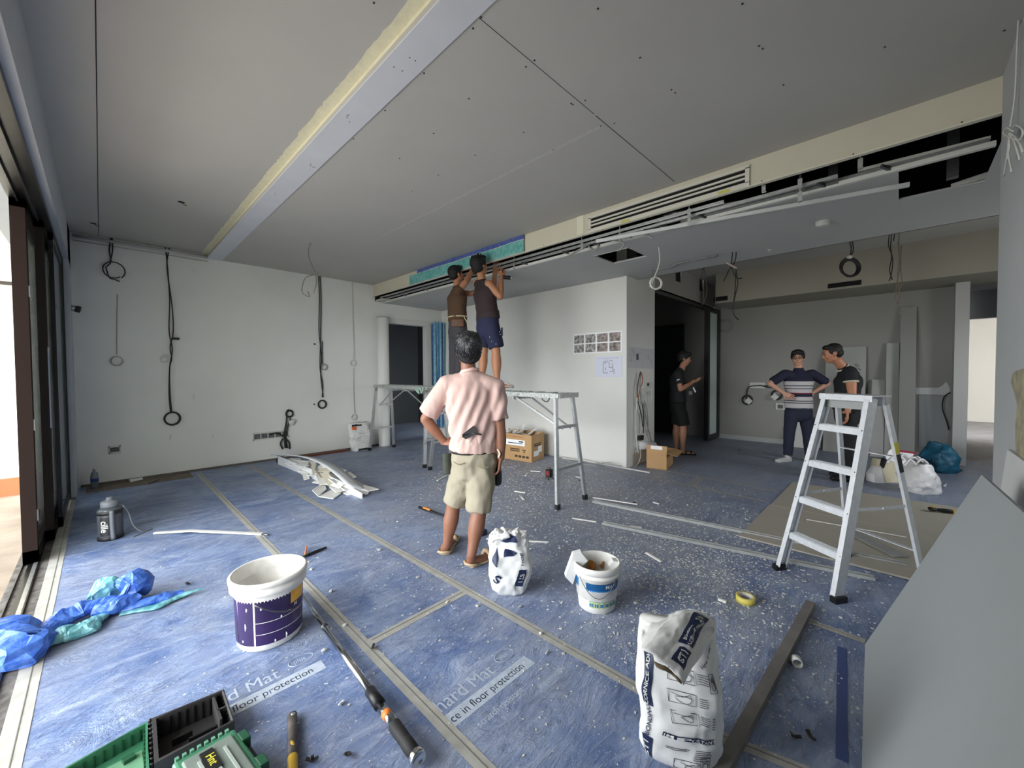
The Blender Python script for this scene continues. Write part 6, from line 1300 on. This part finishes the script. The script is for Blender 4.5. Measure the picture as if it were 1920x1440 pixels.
for heel, toe in ((heelL, toeL), (heelR, toeR)):
    d = (toe-heel).normalized(); Z = Vector((0, 0, 1)); h0 = heel-d*.015; t0 = toe+d*.05
    sl = MB().limb([h0+Z*.011+d*.03, h0.lerp(t0, .5)+Z*.011, t0+Z*.011-d*.03], [(.044, .012), (.046, .011), (.050, .011)], 18, up=Z).build('slipper', tanm, tA)
    s = MB(); sd = d.cross(Z)
    s.tube([h0+d*.08+sd*.046+Z*.016, h0+sd*.040+Z*.030+d*.01, h0-d*.008+Z*.034, h0-sd*.040+Z*.030+d*.01, h0+d*.08-sd*.046+Z*.016], .010, 8)
    s.build('strap', tanm, sl); s = MB(); m_ = h0.lerp(t0, .62); s.tube([m_+sd*.050+Z*.02, m_+sd*.03+Z*.062, m_+Z*.072, m_-sd*.03+Z*.062, m_-sd*.050+Z*.02], .017, 8); s.build('strap', tanm, sl)
t = thing('tool_pouch', 'dark green canvas tool pouch hanging at the left hip of the pink shirted man', 'pouch', A(838, 890))
MB().grid(lambda u, v: A(828+u*20+(1-v)*2-8*v*(u-.5), 888-v*38, -.02+.05*math.sin(u*9)*.3+.06*u), 16, 16).build('pouch_body', M('dark_green_canvas', (58, 62, 52), .85, var=.15, vscale=12), t).modifiers.new('s', 'SOLIDIFY').thickness = .03
t = thing('belt_pouch', 'black pouch and tool at the right hip of the pink shirted man', 'pouch', A(935, 905))
MB().limb([A(932, 868, .02), A(934, 890, .02), A(932, 903, .02)], [(.02, .02), (.028, .03), (.035, .035)], 12).build('pouch_body', black, t)
s = MB(); s.tube(spline([A(933, 842, -.06), A(937, 850, -.07), A(935, 858, -.07)]), .008, 6); s.build('rope_loop', M('cream_rope', (206, 196, 176), .8), t)

# ---------------------------------------------------------------- worker in a sleeveless top on the platform
D = 5.22
Fb = Vector((1, .08, 0)).normalized(); t = thing('person', 'person in a dark sleeveless top and navy shorts standing on the work platform', 'person', A(920, 722))
sk = skinmat('warm_skin', (168, 116, 84)); hc = A(900, 499, .0); BB = basis(Fb+Vector((-.1, -.1, .28)), (0, 0, 1))
sl_, sr_ = A(893, 532, .10), A(917, 533, -.10); er, wr_ = A(938, 556, -.12), A(940, 520, .02); el, wl = A(926, 540, .22), A(928, 508, .20)
hl, hr = A(906, 606, .07), A(921, 606, -.06); kl, kr = A(907, 660, .08), A(930, 660, -.08); al, ar = A(903, 712, .08), A(932, 714, -.08)
body(t, sk, [([A(905, 534), A(903, 522), A(901, 510)], [.062, .055, .055], Fb),
    ([A(914, 598), A(912, 575), A(908, 545), A(905, 536)], [(.11, .08), (.11, .08), (.13, .085), (.08, .06)], Fb),
    ([A(905, 533), sr_], [.055, .055]), ([A(905, 533), sl_], [.055, .055]),
    ([sr_, sr_.lerp(er, .5), er], [.056, .052, .042]), ([er, er.lerp(wr_, .35), wr_], [.042, .045, .030]), ([sl_, sl_.lerp(el, .5), el], [.054, .048, .040]), ([el, wl], [.040, .029]),
    ([hl, kl], [.07, .058]), ([hr, kr], [.07, .060]), ([kl, kl.lerp(al, .35), al], [.054, .062, .036]), ([kr, kr.lerp(ar, .35), ar], [.056, .066, .037]),
    ([ar+Vector((0, 0, -.02)), A(940, 723, -.10), A(957, 724, -.12)], [(.036, .036), (.038, .030), (.038, .02)], (0, 0, 1)), ([al+Vector((0, 0, -.02)), A(920, 722, .07)], [(.036, .03), (.036, .02)], (0, 0, 1))],
    (hc, BB, 1.02), [dict(w=wr_, d=A(944, 505, .04)-wr_, n=-FWD+RT*.3, curl=.7, side=-1), dict(w=wl, d=A(930, 494, .2)-wl, n=-FWD, curl=.4, side=1)], .0085)
hairobj(t, blackhair, hc, BB, 1.10, rough=.008, seed=3, low=.01, thick=1.05)
s = MB()
for k in range(14): a = R0.uniform(0, 6.28); p = hc+BB @ Vector((.05*math.cos(a), -.03+.06*math.sin(a), .125)); s.limb([p, p+BB @ Vector((.02*math.cos(a), .015, .028))], [.012, .004], 6)
s.build('hair_tuft', blackhair, t)['kind'] = 'stuff'
maroon = cloth('dark_maroon_cotton', (44, 31, 33), .3, 14)
garment(t, 'vest', maroon, [([A(914, 596), A(912, 575), A(908, 548), A(905, 538), A(904, 530)], [(.165, .125), (.158, .118), (.175, .12), (.125, .085), (.07, .065)], Fb), ([A(905, 536), sr_.lerp(A(905, 536), .35)], [.07, .062]), ([A(905, 536), sl_.lerp(A(905, 536), .35)], [.07, .062])], .010, (.006, (8, 8, 8), 4.), 4, flat=[([A(914, 585), A(915, 599)], [(.168, .128), (.172, .132)], Fb)])
navyc = cloth('navy_cotton', (29, 32, 62), .3, 14)
garment(t, 'shorts', navyc, [([A(914, 622), A(914, 600)], [(.16, .125), (.165, .125)], Fb)], .010, (.006, (8, 8, 6), 8.), 4, flat=[([A(909, 605, .05), A(908, 630, .07), A(906, 651, .08)], [.098, .098, .092]), ([A(920, 605, -.05), A(925, 628, -.08), A(931, 652, -.08)], [.102, .104, .100])])
bxp = MB().obox(A(941, 622, -.10), RT*.012, FWD*.03, UP*.05).build('side_pocket', navyc, t)
s = MB()
for x, y in [(937, 622), (938, 627), (918, 632), (922, 640), (930, 645)]: s.ell(A(x, y, -.19), .006, .004, .007, n=8, m=5)
s.build('paint_spot', white, t)['kind'] = 'stuff'
s = MB(); p, q = A(934, 722, -.09), A(962, 726, -.13); Z = Vector((0, 0, 1)); s.limb([p+Z*.0, p.lerp(q, .5), q], [(.04, .012), (.043, .011), (.045, .011)], 14, up=Z); o = s.build('slipper', M('grey_slipper', (168, 164, 160), .7), t)
MB().limb([A(944, 716, -.14), A(955, 721, -.16), A(962, 724, -.14)], [.012, .012, .010], 8).build('strap', MATS['grey_slipper'], o)
tr_ = MB().limb([A(918, 513, .0), A(930, 517, .0)], [.012, .012], 8); t = thing('cordless_driver', 'black power driver held up to the ceiling trough by the sleeveless worker', 'power tool', A(948, 518))
MB().limb([A(938, 519, .03), A(956, 521, .03)], [.024, .026], 12).build('tool_body', black, t); MB().lathe([(.02, 0), (.026, .005), (.02, .02)], A(957, 521, .03), 16, axis=RT).build('battery_ring', alu, t); MB().limb([A(943, 520, .03), A(942, 507, .03)], [.014, .012], 8).build('handle', black, t)

# ---------------------------------------------------------------- worker in a brown shirt behind him
D = 5.72
t = thing('person', 'person in a brown shirt and dark trousers reaching up beside the sleeveless worker', 'person', A(858, 722))
hc = A(856, 515, .0); BB = basis(Fb+Vector((.1, -.25, .30)), (0, 0, 1))
sl_, sr_ = A(855, 548, .10), A(858, 547, -.12); er, wr_ = A(873, 530, -.14), A(886, 506, -.02); el, wl = A(882, 551, .1), A(897, 545, .1)
body(t, sk, [([A(857, 550), A(857, 538), A(857, 525)], [.06, .054, .054], Fb), ([A(858, 604), A(857, 580), A(857, 557), A(857, 550)], [(.11, .08), (.11, .08), (.12, .085), (.07, .06)], Fb),
    ([A(857, 548), sr_], [.055, .055]), ([A(857, 548), sl_], [.055, .055]), ([sr_, sr_.lerp(er, .5), er], [.054, .05, .042]), ([er, er.lerp(wr_, .3), wr_], [.042, .045, .03]), ([sl_, el], [.052, .04]), ([el, wl], [.040, .03]),
    ([A(852, 612, .05), A(852, 665, .06)], [.065, .055]), ([A(862, 612, -.05), A(862, 665, -.05)], [.065, .055]), ([A(852, 665, .06), A(851, 715, .08)], [.055, .036]), ([A(862, 665, -.05), A(863, 715, -.05)], [.055, .036])],
    (hc, BB, 1.0), [dict(w=wr_, d=A(893, 494, .0)-wr_, n=-FWD, curl=.6, side=-1), dict(w=wl, d=A(905, 540, .1)-wl, n=Vector((0, 0, 1)), curl=.4, side=1)], .009)
hairobj(t, blackhair, hc, BB, 1.03, rough=.005, seed=8, thick=1.02)
brc = cloth('brown_cotton', (74, 52, 32), .3, 14)
garment(t, 'shirt', brc, [([A(858, 600), A(857, 580), A(857, 560), A(857, 550), A(857, 541)], [(.148, .12), (.15, .115), (.165, .12), (.12, .085), (.07, .065)], Fb), ([A(857, 552), sr_], [.07, .066]), ([A(857, 552), sl_], [.07, .066])], .010, (.007, (8, 8, 7), 6.), 4, flat=[([sr_, sr_.lerp(er, .45)], [.066, .066]), ([sl_, sl_.lerp(el, .5)], [.064, .062])])
grey_t = cloth('charcoal_trousers', (58, 56, 60), .2, 14)
garment(t, 'trousers', grey_t, [([A(858, 625), A(858, 604)], [(.155, .12), (.15, .115)], Fb)], .010, (.005, (8, 8, 5), 6.), 4, flat=[([A(853, 615, .05), A(852, 665, .06), A(850, 716, .07)], [.095, .078, .066]), ([A(863, 615, -.05), A(862, 665, -.05), A(860, 716, -.05)], [.095, .078, .066])])
for (x0, y0), (x1, y1) in [((850, 723), (866, 727)), ((861, 724), (880, 726))]: MB().limb([A(x0, y0-2), A(x1, y1-2)], [(.04, .02), (.038, .018)], 12, up=(0, 0, 1)).build('shoe', black, t)
garment(t, 'cord_belt', M('cream_cord', (196, 184, 150), .8), [], .006, None, 1, flat=[([A(858, 596), A(858, 594)], [(.160, .124), (.160, .124)], Fb)])
MB().tube([A(870, 594, -.15), A(876, 605, -.15), A(879, 614, -.15)], .006, 6).build('cord_end', MATS['cream_cord'], t)
tt2 = tag(MB().grid(lambda u, v: A(846+u*24, 612-v*14, -.155+.03*(u-.5)**2), 10, 8).build('waist_pouch', M('brown_leather', (92, 58, 34), .6, var=.2, vscale=20)), 'brown leather pouch at the waist of the brown shirted worker', 'pouch'); tt2.modifiers.new('s', 'SOLIDIFY').thickness = .03

# ---------------------------------------------------------------- man with a phone in the kitchen opening (profile)
D = 6.82
Fd = (RT*1-FWD*.32); Fd.z = 0; Fd.normalize(); t = thing('person', 'person in black shirt and shorts looking at a phone in the kitchen opening', 'person', PZ(1275, 849))
hc = A(1283, 673, 0); BD = basis(Fd+Vector((0, 0, -.22)), (0, 0, 1)); skd = skinmat('light_skin', (176, 128, 100))
sn, sf = A(1271, 702, -.16), A(1272, 702, .16); en, wn = A(1276, 730, -.20), A(1297, 718, -.12); ef, wf_ = A(1284, 726, .18), A(1300, 714, .06)
hN, hF = A(1270, 755, -.08), A(1272, 755, .08); kN, kF = A(1281, 797, -.09), A(1269, 797, .09); aN, aF = A(1280, 838, -.10), A(1267, 836, .10)
z0 = lambda p: Vector((p.x, p.y, .03))
body(t, skd, [([A(1273, 702), A(1278, 692), A(1281, 684)], [.06, .054, .052], Fd), ([A(1271, 752), A(1271, 730), A(1271, 710), A(1272, 703)], [(.11, .08), (.11, .08), (.125, .085), (.07, .06)], Fd),
    ([A(1272, 702), sn], [.05, .055]), ([A(1272, 702), sf], [.05, .055]), ([sn, en], [.052, .042]), ([en, en.lerp(wn, .35), wn], [.042, .043, .028]), ([sf, ef], [.052, .042]), ([ef, wf_], [.042, .028]),
    ([hN, kN], [.07, .058]), ([hF, kF], [.07, .058]), ([kN, kN.lerp(aN, .35), aN], [.055, .062, .037]), ([kF, kF.lerp(aF, .35), aF], [.055, .062, .037]),
    ([aN, z0(aN)], [.036, .036]), ([z0(aN)-Fd*.03, z0(aN)+Fd*.16], [(.036, .03), (.04, .016)], (0, 0, 1)), ([aF, z0(aF)], [.036, .036]), ([z0(aF)-Fd*.03, z0(aF)+Fd*.16], [(.036, .03), (.04, .016)], (0, 0, 1))],
    (hc, BD, 1.0), [dict(w=wn, d=Fd+Vector((0, 0, .35)), n=-FWD*.3-Vector((0, 0, 1)), curl=.35, side=1), dict(w=wf_, d=Fd+Vector((0, 0, .3)), n=-Vector((0, 0, 1)), curl=.4, side=-1)], .0095)
hairobj(t, blackhair, hc, BD, 1.04, seed=12, thick=1.02, fringe=.012); eyes(t, hc, BD)
blkc = cloth('black_cotton', (30, 31, 34), .2, 14); blks = cloth('black_shorts_cotton', (16, 16, 18), .2, 14)
garment(t, 'shirt', blkc, [([A(1271, 742), A(1271, 730), A(1270, 712), A(1272, 702), A(1275, 695)], [(.165, .125), (.155, .12), (.175, .125), (.12, .09), (.068, .065)], Fd), ([A(1272, 705), sn], [.07, .068]), ([A(1272, 705), sf], [.07, .068])], .011, (.006, (8, 8, 7), 16.), 4, flat=[([A(1271, 738), A(1271, 754)], [(.166, .128), (.172, .134)], Fd), ([sn, sn.lerp(en, .62)], [.068, .070]), ([sf, sf.lerp(ef, .6)], [.066, .066])])
MB().bar(A(1269, 713, -.275), A(1274, 711, -.275), .02, .008, FWD).build('sleeve_mark', white, t)
garment(t, 'shorts', blks, [([A(1271, 765), A(1271, 750)], [(.16, .13), (.155, .125)], Fd)], .011, (.004, (8, 8, 5), 8.), 4, flat=[([hN, A(1278, 780, -.09), A(1281, 797, -.09)], [.105, .105, .10]), ([hF, A(1270, 780, .09), A(1269, 796, .09)], [.100, .098, .095])])
for a_ in (aN, aF):
    b = Vector((a_.x, a_.y, 0)); o = MB().limb([b-Fd*.07+Vector((0, 0, .012)), b+Fd*.08+Vector((0, 0, .012)), b+Fd*.20+Vector((0, 0, .012))], [(.042, .012), (.046, .012), (.048, .012)], 14, up=(0, 0, 1)).build('sandal', black, t)
    sd = Fd.cross(Vector((0, 0, 1)))
    for k in (.05, .13): MB().tube([b+Fd*k+sd*.05+Vector((0, 0, .018)), b+Fd*k+Vector((0, 0, .062)), b+Fd*k-sd*.05+Vector((0, 0, .018))], .013, 8).build('strap', black, o)
pc = A(1313, 709, -.04); pn = (Vector((0, 0, 1))-Fd*.9).normalized(); px_ = Fd.cross(Vector((0, 0, 1))); py_ = pn.cross(px_)
t = thing('phone', 'dark phone held by the man in the kitchen opening', 'phone', pc); MB().obox(pc, px_*.04, py_*.085, pn*.005).build('case', black, t); MB().obox(pc+pn*.0055, px_*.036, py_*.078, pn*.001).build('screen', M('dim_screen', (50, 52, 60), .2), t)
t = thing('lanyard_card', 'small card and paper hanging below the phone of the man in the opening', 'card', A(1297, 735)); MB().obox(A(1295, 737, -.14), RT*.03, FWD*.002, UP*.03).build('card', M('grey_card', (120, 120, 120), .5), t); MB().obox(A(1302, 731, -.16), (RT*.5-UP).normalized()*.045, FWD*.002, (RT+UP*.5).normalized()*.01).build('paper_strip', pap, t)

# ---------------------------------------------------------------- man in striped shirt (front view, hands on hips)
D = 6.16
Fs = -(FWD+RT*.60); Fs.z = 0; Fs.normalize(); t = thing('person', 'person in a striped shirt and glasses with both hands on the hips', 'person', PZ(1498, 866))
hc = A(1496, 672, 0); BS = basis(-(FWD+RT*.72)+Vector((0, 0, -.12)), Vector((0, 0, 1))-RT*.05); sks = skinmat('fair_skin', (196, 148, 124))
s1, s2 = A(1472, 701), A(1523, 701); e1_, e2_ = A(1444, 719, .04), A(1552, 719, .04); w1, w2 = A(1469, 737, -.05), A(1524, 736, -.05)
h1, h2 = A(1486, 768), A(1508, 768); k1, k2 = A(1478, 810, -.02), A(1517, 812, -.02); a1, a2 = A(1476, 851, .0), A(1519, 856, .0)
body(t, sks, [([A(1497, 703), A(1497, 695), A(1497, 684)], [.066, .060, .058], Fs), ([A(1497, 760), A(1497, 740), A(1497, 714), A(1497, 706)], [(.11, .085), (.12, .09), (.12, .085), (.08, .06)], Fs),
    ([A(1497, 704), s1], [.05, .055]), ([A(1497, 704), s2], [.05, .055]), ([s1, e1_], [.05, .040]), ([e1_, w1], [.040, .028]), ([s2, e2_], [.05, .040]), ([e2_, w2], [.040, .028]),
    ([h1, k1], [.05, .045]), ([h2, k2], [.05, .045]), ([k1, a1], [.045, .036]), ([k2, a2], [.045, .036])],
    (hc, BS, 1.0), [dict(w=w1, d=A(1478, 741, -.10)-w1, n=-FWD*.3-RT*.6+UP*.3, curl=.35, side=1), dict(w=w2, d=A(1516, 740, -.10)-w2, n=-FWD*.3+RT*.6+UP*.3, curl=.35, side=-1)], .008)
hairobj(t, blackhair, hc, BS, 1.06, seed=22, thick=1.0, fringe=-.008); eyes(t, hc, BS)
g0 = lambda x, y, z: hc+BS @ Vector((x, y, z)); s = MB()
for k in (-1, 1):
    s.tube([g0(k*.032+.024*math.cos(a/16*2*PI), .104, .008+.017*math.sin(a/16*2*PI)) for a in range(17)], .0028, 6, cap=False); s.tube([g0(k*.056, .102, .012), g0(k*.074, .06, .010), g0(k*.084, -.01, .004)], .0025, 6)
s.tube([g0(-.008, .106, .010), g0(.008, .106, .010)], .0025, 6); s.build('glasses', M('dark_red_frame', (70, 26, 26), .4), t)
MB().limb([g0(-.018, .098, -.056), g0(0, .101, -.055), g0(.018, .098, -.056)], [.003, .004, .003], 6).build('mouth', M('lip', (140, 72, 66), .6), t)
# striped cloth: bands by height
ms = bpy.data.materials.new('striped_knit'); ms.use_nodes = True; nt = ms.node_tree; b_ = nt.nodes['Principled BSDF']; b_.inputs['Roughness'].default_value = .9
tcn = nt.nodes.new('ShaderNodeTexCoord'); spn = nt.nodes.new('ShaderNodeSeparateXYZ'); nt.links.new(tcn.outputs['Object'], spn.inputs[0])
mr = nt.nodes.new('ShaderNodeMapRange'); mr.inputs['From Min'].default_value = .84; mr.inputs['From Max'].default_value = 1.34; nt.links.new(spn.outputs[2], mr.inputs['Value'])
cr = nt.nodes.new('ShaderNodeValToRGB'); cr.color_ramp.interpolation = 'CONSTANT'; nt.links.new(mr.outputs[0], cr.inputs[0]); nt.links.new(cr.outputs[0], b_.inputs['Base Color'])
zof = lambda y: ((1.38-(y-697)/749.6*6.03)-.84)/.5
gcol, ncol, rcol = lin((186, 182, 182)), lin((26, 28, 50)), lin((120, 40, 56))
stops = [(0, gcol)]
for y, c_ in [(757, ncol), (755.4, gcol), (753, ncol), (751.6, gcol), (744.5, ncol), (739, rcol), (737, gcol), (730, ncol), (728.6, gcol), (724.5, ncol), (723, gcol), (715.5, ncol)]: stops.append((zof(y), c_))
el_ = cr.color_ramp.elements
while len(el_) > 1: el_.remove(el_[0])
el_[0].position = 0; el_[0].color = (*gcol, 1)
for p_, c_ in stops[1:]: e_ = el_.new(max(0, min(1, p_))); e_.color = (*c_, 1)
garment(t, 'shirt', ms, [([A(1497, 752), A(1497, 735), A(1497, 715), A(1497, 703), A(1497, 694)], [(.178, .135), (.172, .13), (.195, .13), (.15, .095), (.072, .068)], Fs)], .010, (.004, (7, 7, 5), 3.), 4, flat=[([A(1497, 748), A(1497, 765)], [(.185, .14), (.190, .145)], Fs)])
garment(t, 'sleeves', cloth('dark_navy_knit', (26, 28, 50), .2, 20), [([A(1485, 705), s1], [.074, .070]), ([A(1509, 705), s2], [.074, .070])], .010, (.004, (8, 8, 8), 3.), 3, flat=[([s1, s1.lerp(e1_, .85)], [.070, .066]), ([s2, s2.lerp(e2_, .85)], [.070, .066])])
jean = cloth('dark_denim', (30, 36, 54), .2, 18)
garment(t, 'jeans', jean, [([A(1497, 778), A(1497, 760)], [(.165, .125), (.165, .12)], Fs)], .010, (.005, (8, 8, 9), 3.), 4, flat=[([A(1485, 770), A(1480, 810, -.01), A(1477, 853, .0)], [.098, .075, .062]), ([A(1509, 770), A(1515, 812, -.01), A(1519, 858, .0)], [.098, .075, .062])])
snk = M('white_sneaker', (196, 194, 190), .6)
for a_, tx in ((a1, (1467, 866)), (a2, (1528, 872))):
    b = Vector((a_.x, a_.y, 0)); tt = PZ(*tx); d = (tt-b).normalized(); shoe(t, 'sneaker', b-d*.05, b+d*.24, snk, .045, .06, white)

# ---------------------------------------------------------------- man in black with ringer trim (profile, facing left)
D = 5.08
Fk = -RT+FWD*.55; Fk.z = 0; Fk.normalize(); t = thing('person', 'person in a black shirt with pale trim standing behind the ladder', 'person', PZ(1592, 899))
hc = A(1561, 663, 0); BK = basis(Fk+Vector((0, 0, -.30)), (0, 0, 1)); skk = skinmat('mid_skin', (178, 122, 92))
sn, sf = A(1594, 697, -.16), A(1588, 697, .16); en, wn = A(1598, 742, -.20), A(1589, 772, -.22); ef, wf_ = A(1580, 740, .2), A(1576, 772, .2)
hN, hF = A(1588, 775, -.09), A(1588, 775, .09); kN, kF = A(1592, 835, -.10), A(1590, 835, .10); aN, aF = A(1596, 885, -.10), A(1592, 880, .12)
body(t, skk, [([A(1587, 697), A(1578, 686), A(1570, 676)], [.064, .056, .056], Fk), ([A(1588, 765), A(1588, 745), A(1588, 714), A(1588, 702)], [(.11, .085), (.11, .085), (.12, .09), (.08, .065)], Fk),
    ([A(1588, 700), sn], [.055, .058]), ([A(1588, 700), sf], [.055, .058]), ([sn, sn.lerp(en, .5), en], [.056, .054, .042]), ([en, en.lerp(wn, .35), wn], [.042, .045, .029]), ([sf, ef], [.054, .042]), ([ef, wf_], [.042, .03]),
    ([hN, kN], [.06, .05]), ([hF, kF], [.06, .05]), ([kN, aN], [.056, .038]), ([kF, aF], [.056, .038])],
    (hc, BK, 1.03), [dict(w=wn, d=A(1589, 790, -.22)-wn, n=RT*.6-FWD*.6, curl=.45, side=-1), dict(w=wf_, d=Vector((0, 0, -1)), n=RT, curl=.4, side=1)], .008)
hairobj(t, blackhair, hc, BK, 1.01, seed=32, rough=.002, thick=.97); eyes(t, hc, BK, 1.03)
jet = cloth('jet_black_cotton', (20, 21, 25), .2, 14)
garment(t, 'shirt', jet, [([A(1588, 755), A(1589, 735), A(1590, 714), A(1588, 700), A(1582, 690)], [(.165, .135), (.16, .13), (.185, .145), (.13, .10), (.07, .068)], Fk), ([A(1588, 702), sn], [.075, .07]), ([A(1588, 702), sf], [.075, .07])], .010, (.006, (7, 7, 7), 13.), 4, flat=[([A(1588, 748), A(1588, 768)], [(.172, .14), (.176, .145)], Fk), ([sn, sn.lerp(en, .40)], [.072, .074]), ([sf, sf.lerp(ef, .4)], [.07, .07])])
trim = M('cream_rib', (200, 196, 170), .8); d = (en-sn).normalized(); c_ = sn.lerp(en, .42)
MB().lathe([(.0725, -.01), (.077, -.008), (.077, .006), (.0725, .008)], c_, 30, axis=d).build('sleeve_trim', trim, t)
d = (A(1572, 680)-A(1584, 692)).normalized(); MB().lathe([(.068, -.008), (.074, -.006), (.072, .008), (.066, .010)], A(1580, 689), 30, axis=d).build('collar_trim', trim, t)
s = MB()
for (x0, y0), (x1, y1) in [((1603, 683), (1608, 688)), ((1605, 682), (1612, 686)), ((1609, 690), (1614, 694)), ((1610, 697), (1612, 702))]: s.tube([A(x0, y0, -.10), A(x1, y1, -.08)], .006, 5)
s.build('shoulder_print', M('grey_print', (120, 118, 112), .7), t)['kind'] = 'stuff'
garment(t, 'trousers', cloth('black_trousers_cotton', (18, 18, 20), .2, 14), [([A(1588, 785), A(1588, 765)], [(.16, .13), (.16, .13)], Fk)], .010, (.005, (8, 8, 6), 3.), 4, flat=[([hN, kN, aN+Vector((0, 0, -.03))], [.10, .082, .068]), ([hF, kF, aF+Vector((0, 0, -.03))], [.10, .082, .068])])
for a_ in (aN, aF): b = Vector((a_.x, a_.y, 0)); shoe(t, 'shoe', b-Fk*.06, b+Fk*.22, black, .045, .06, black)
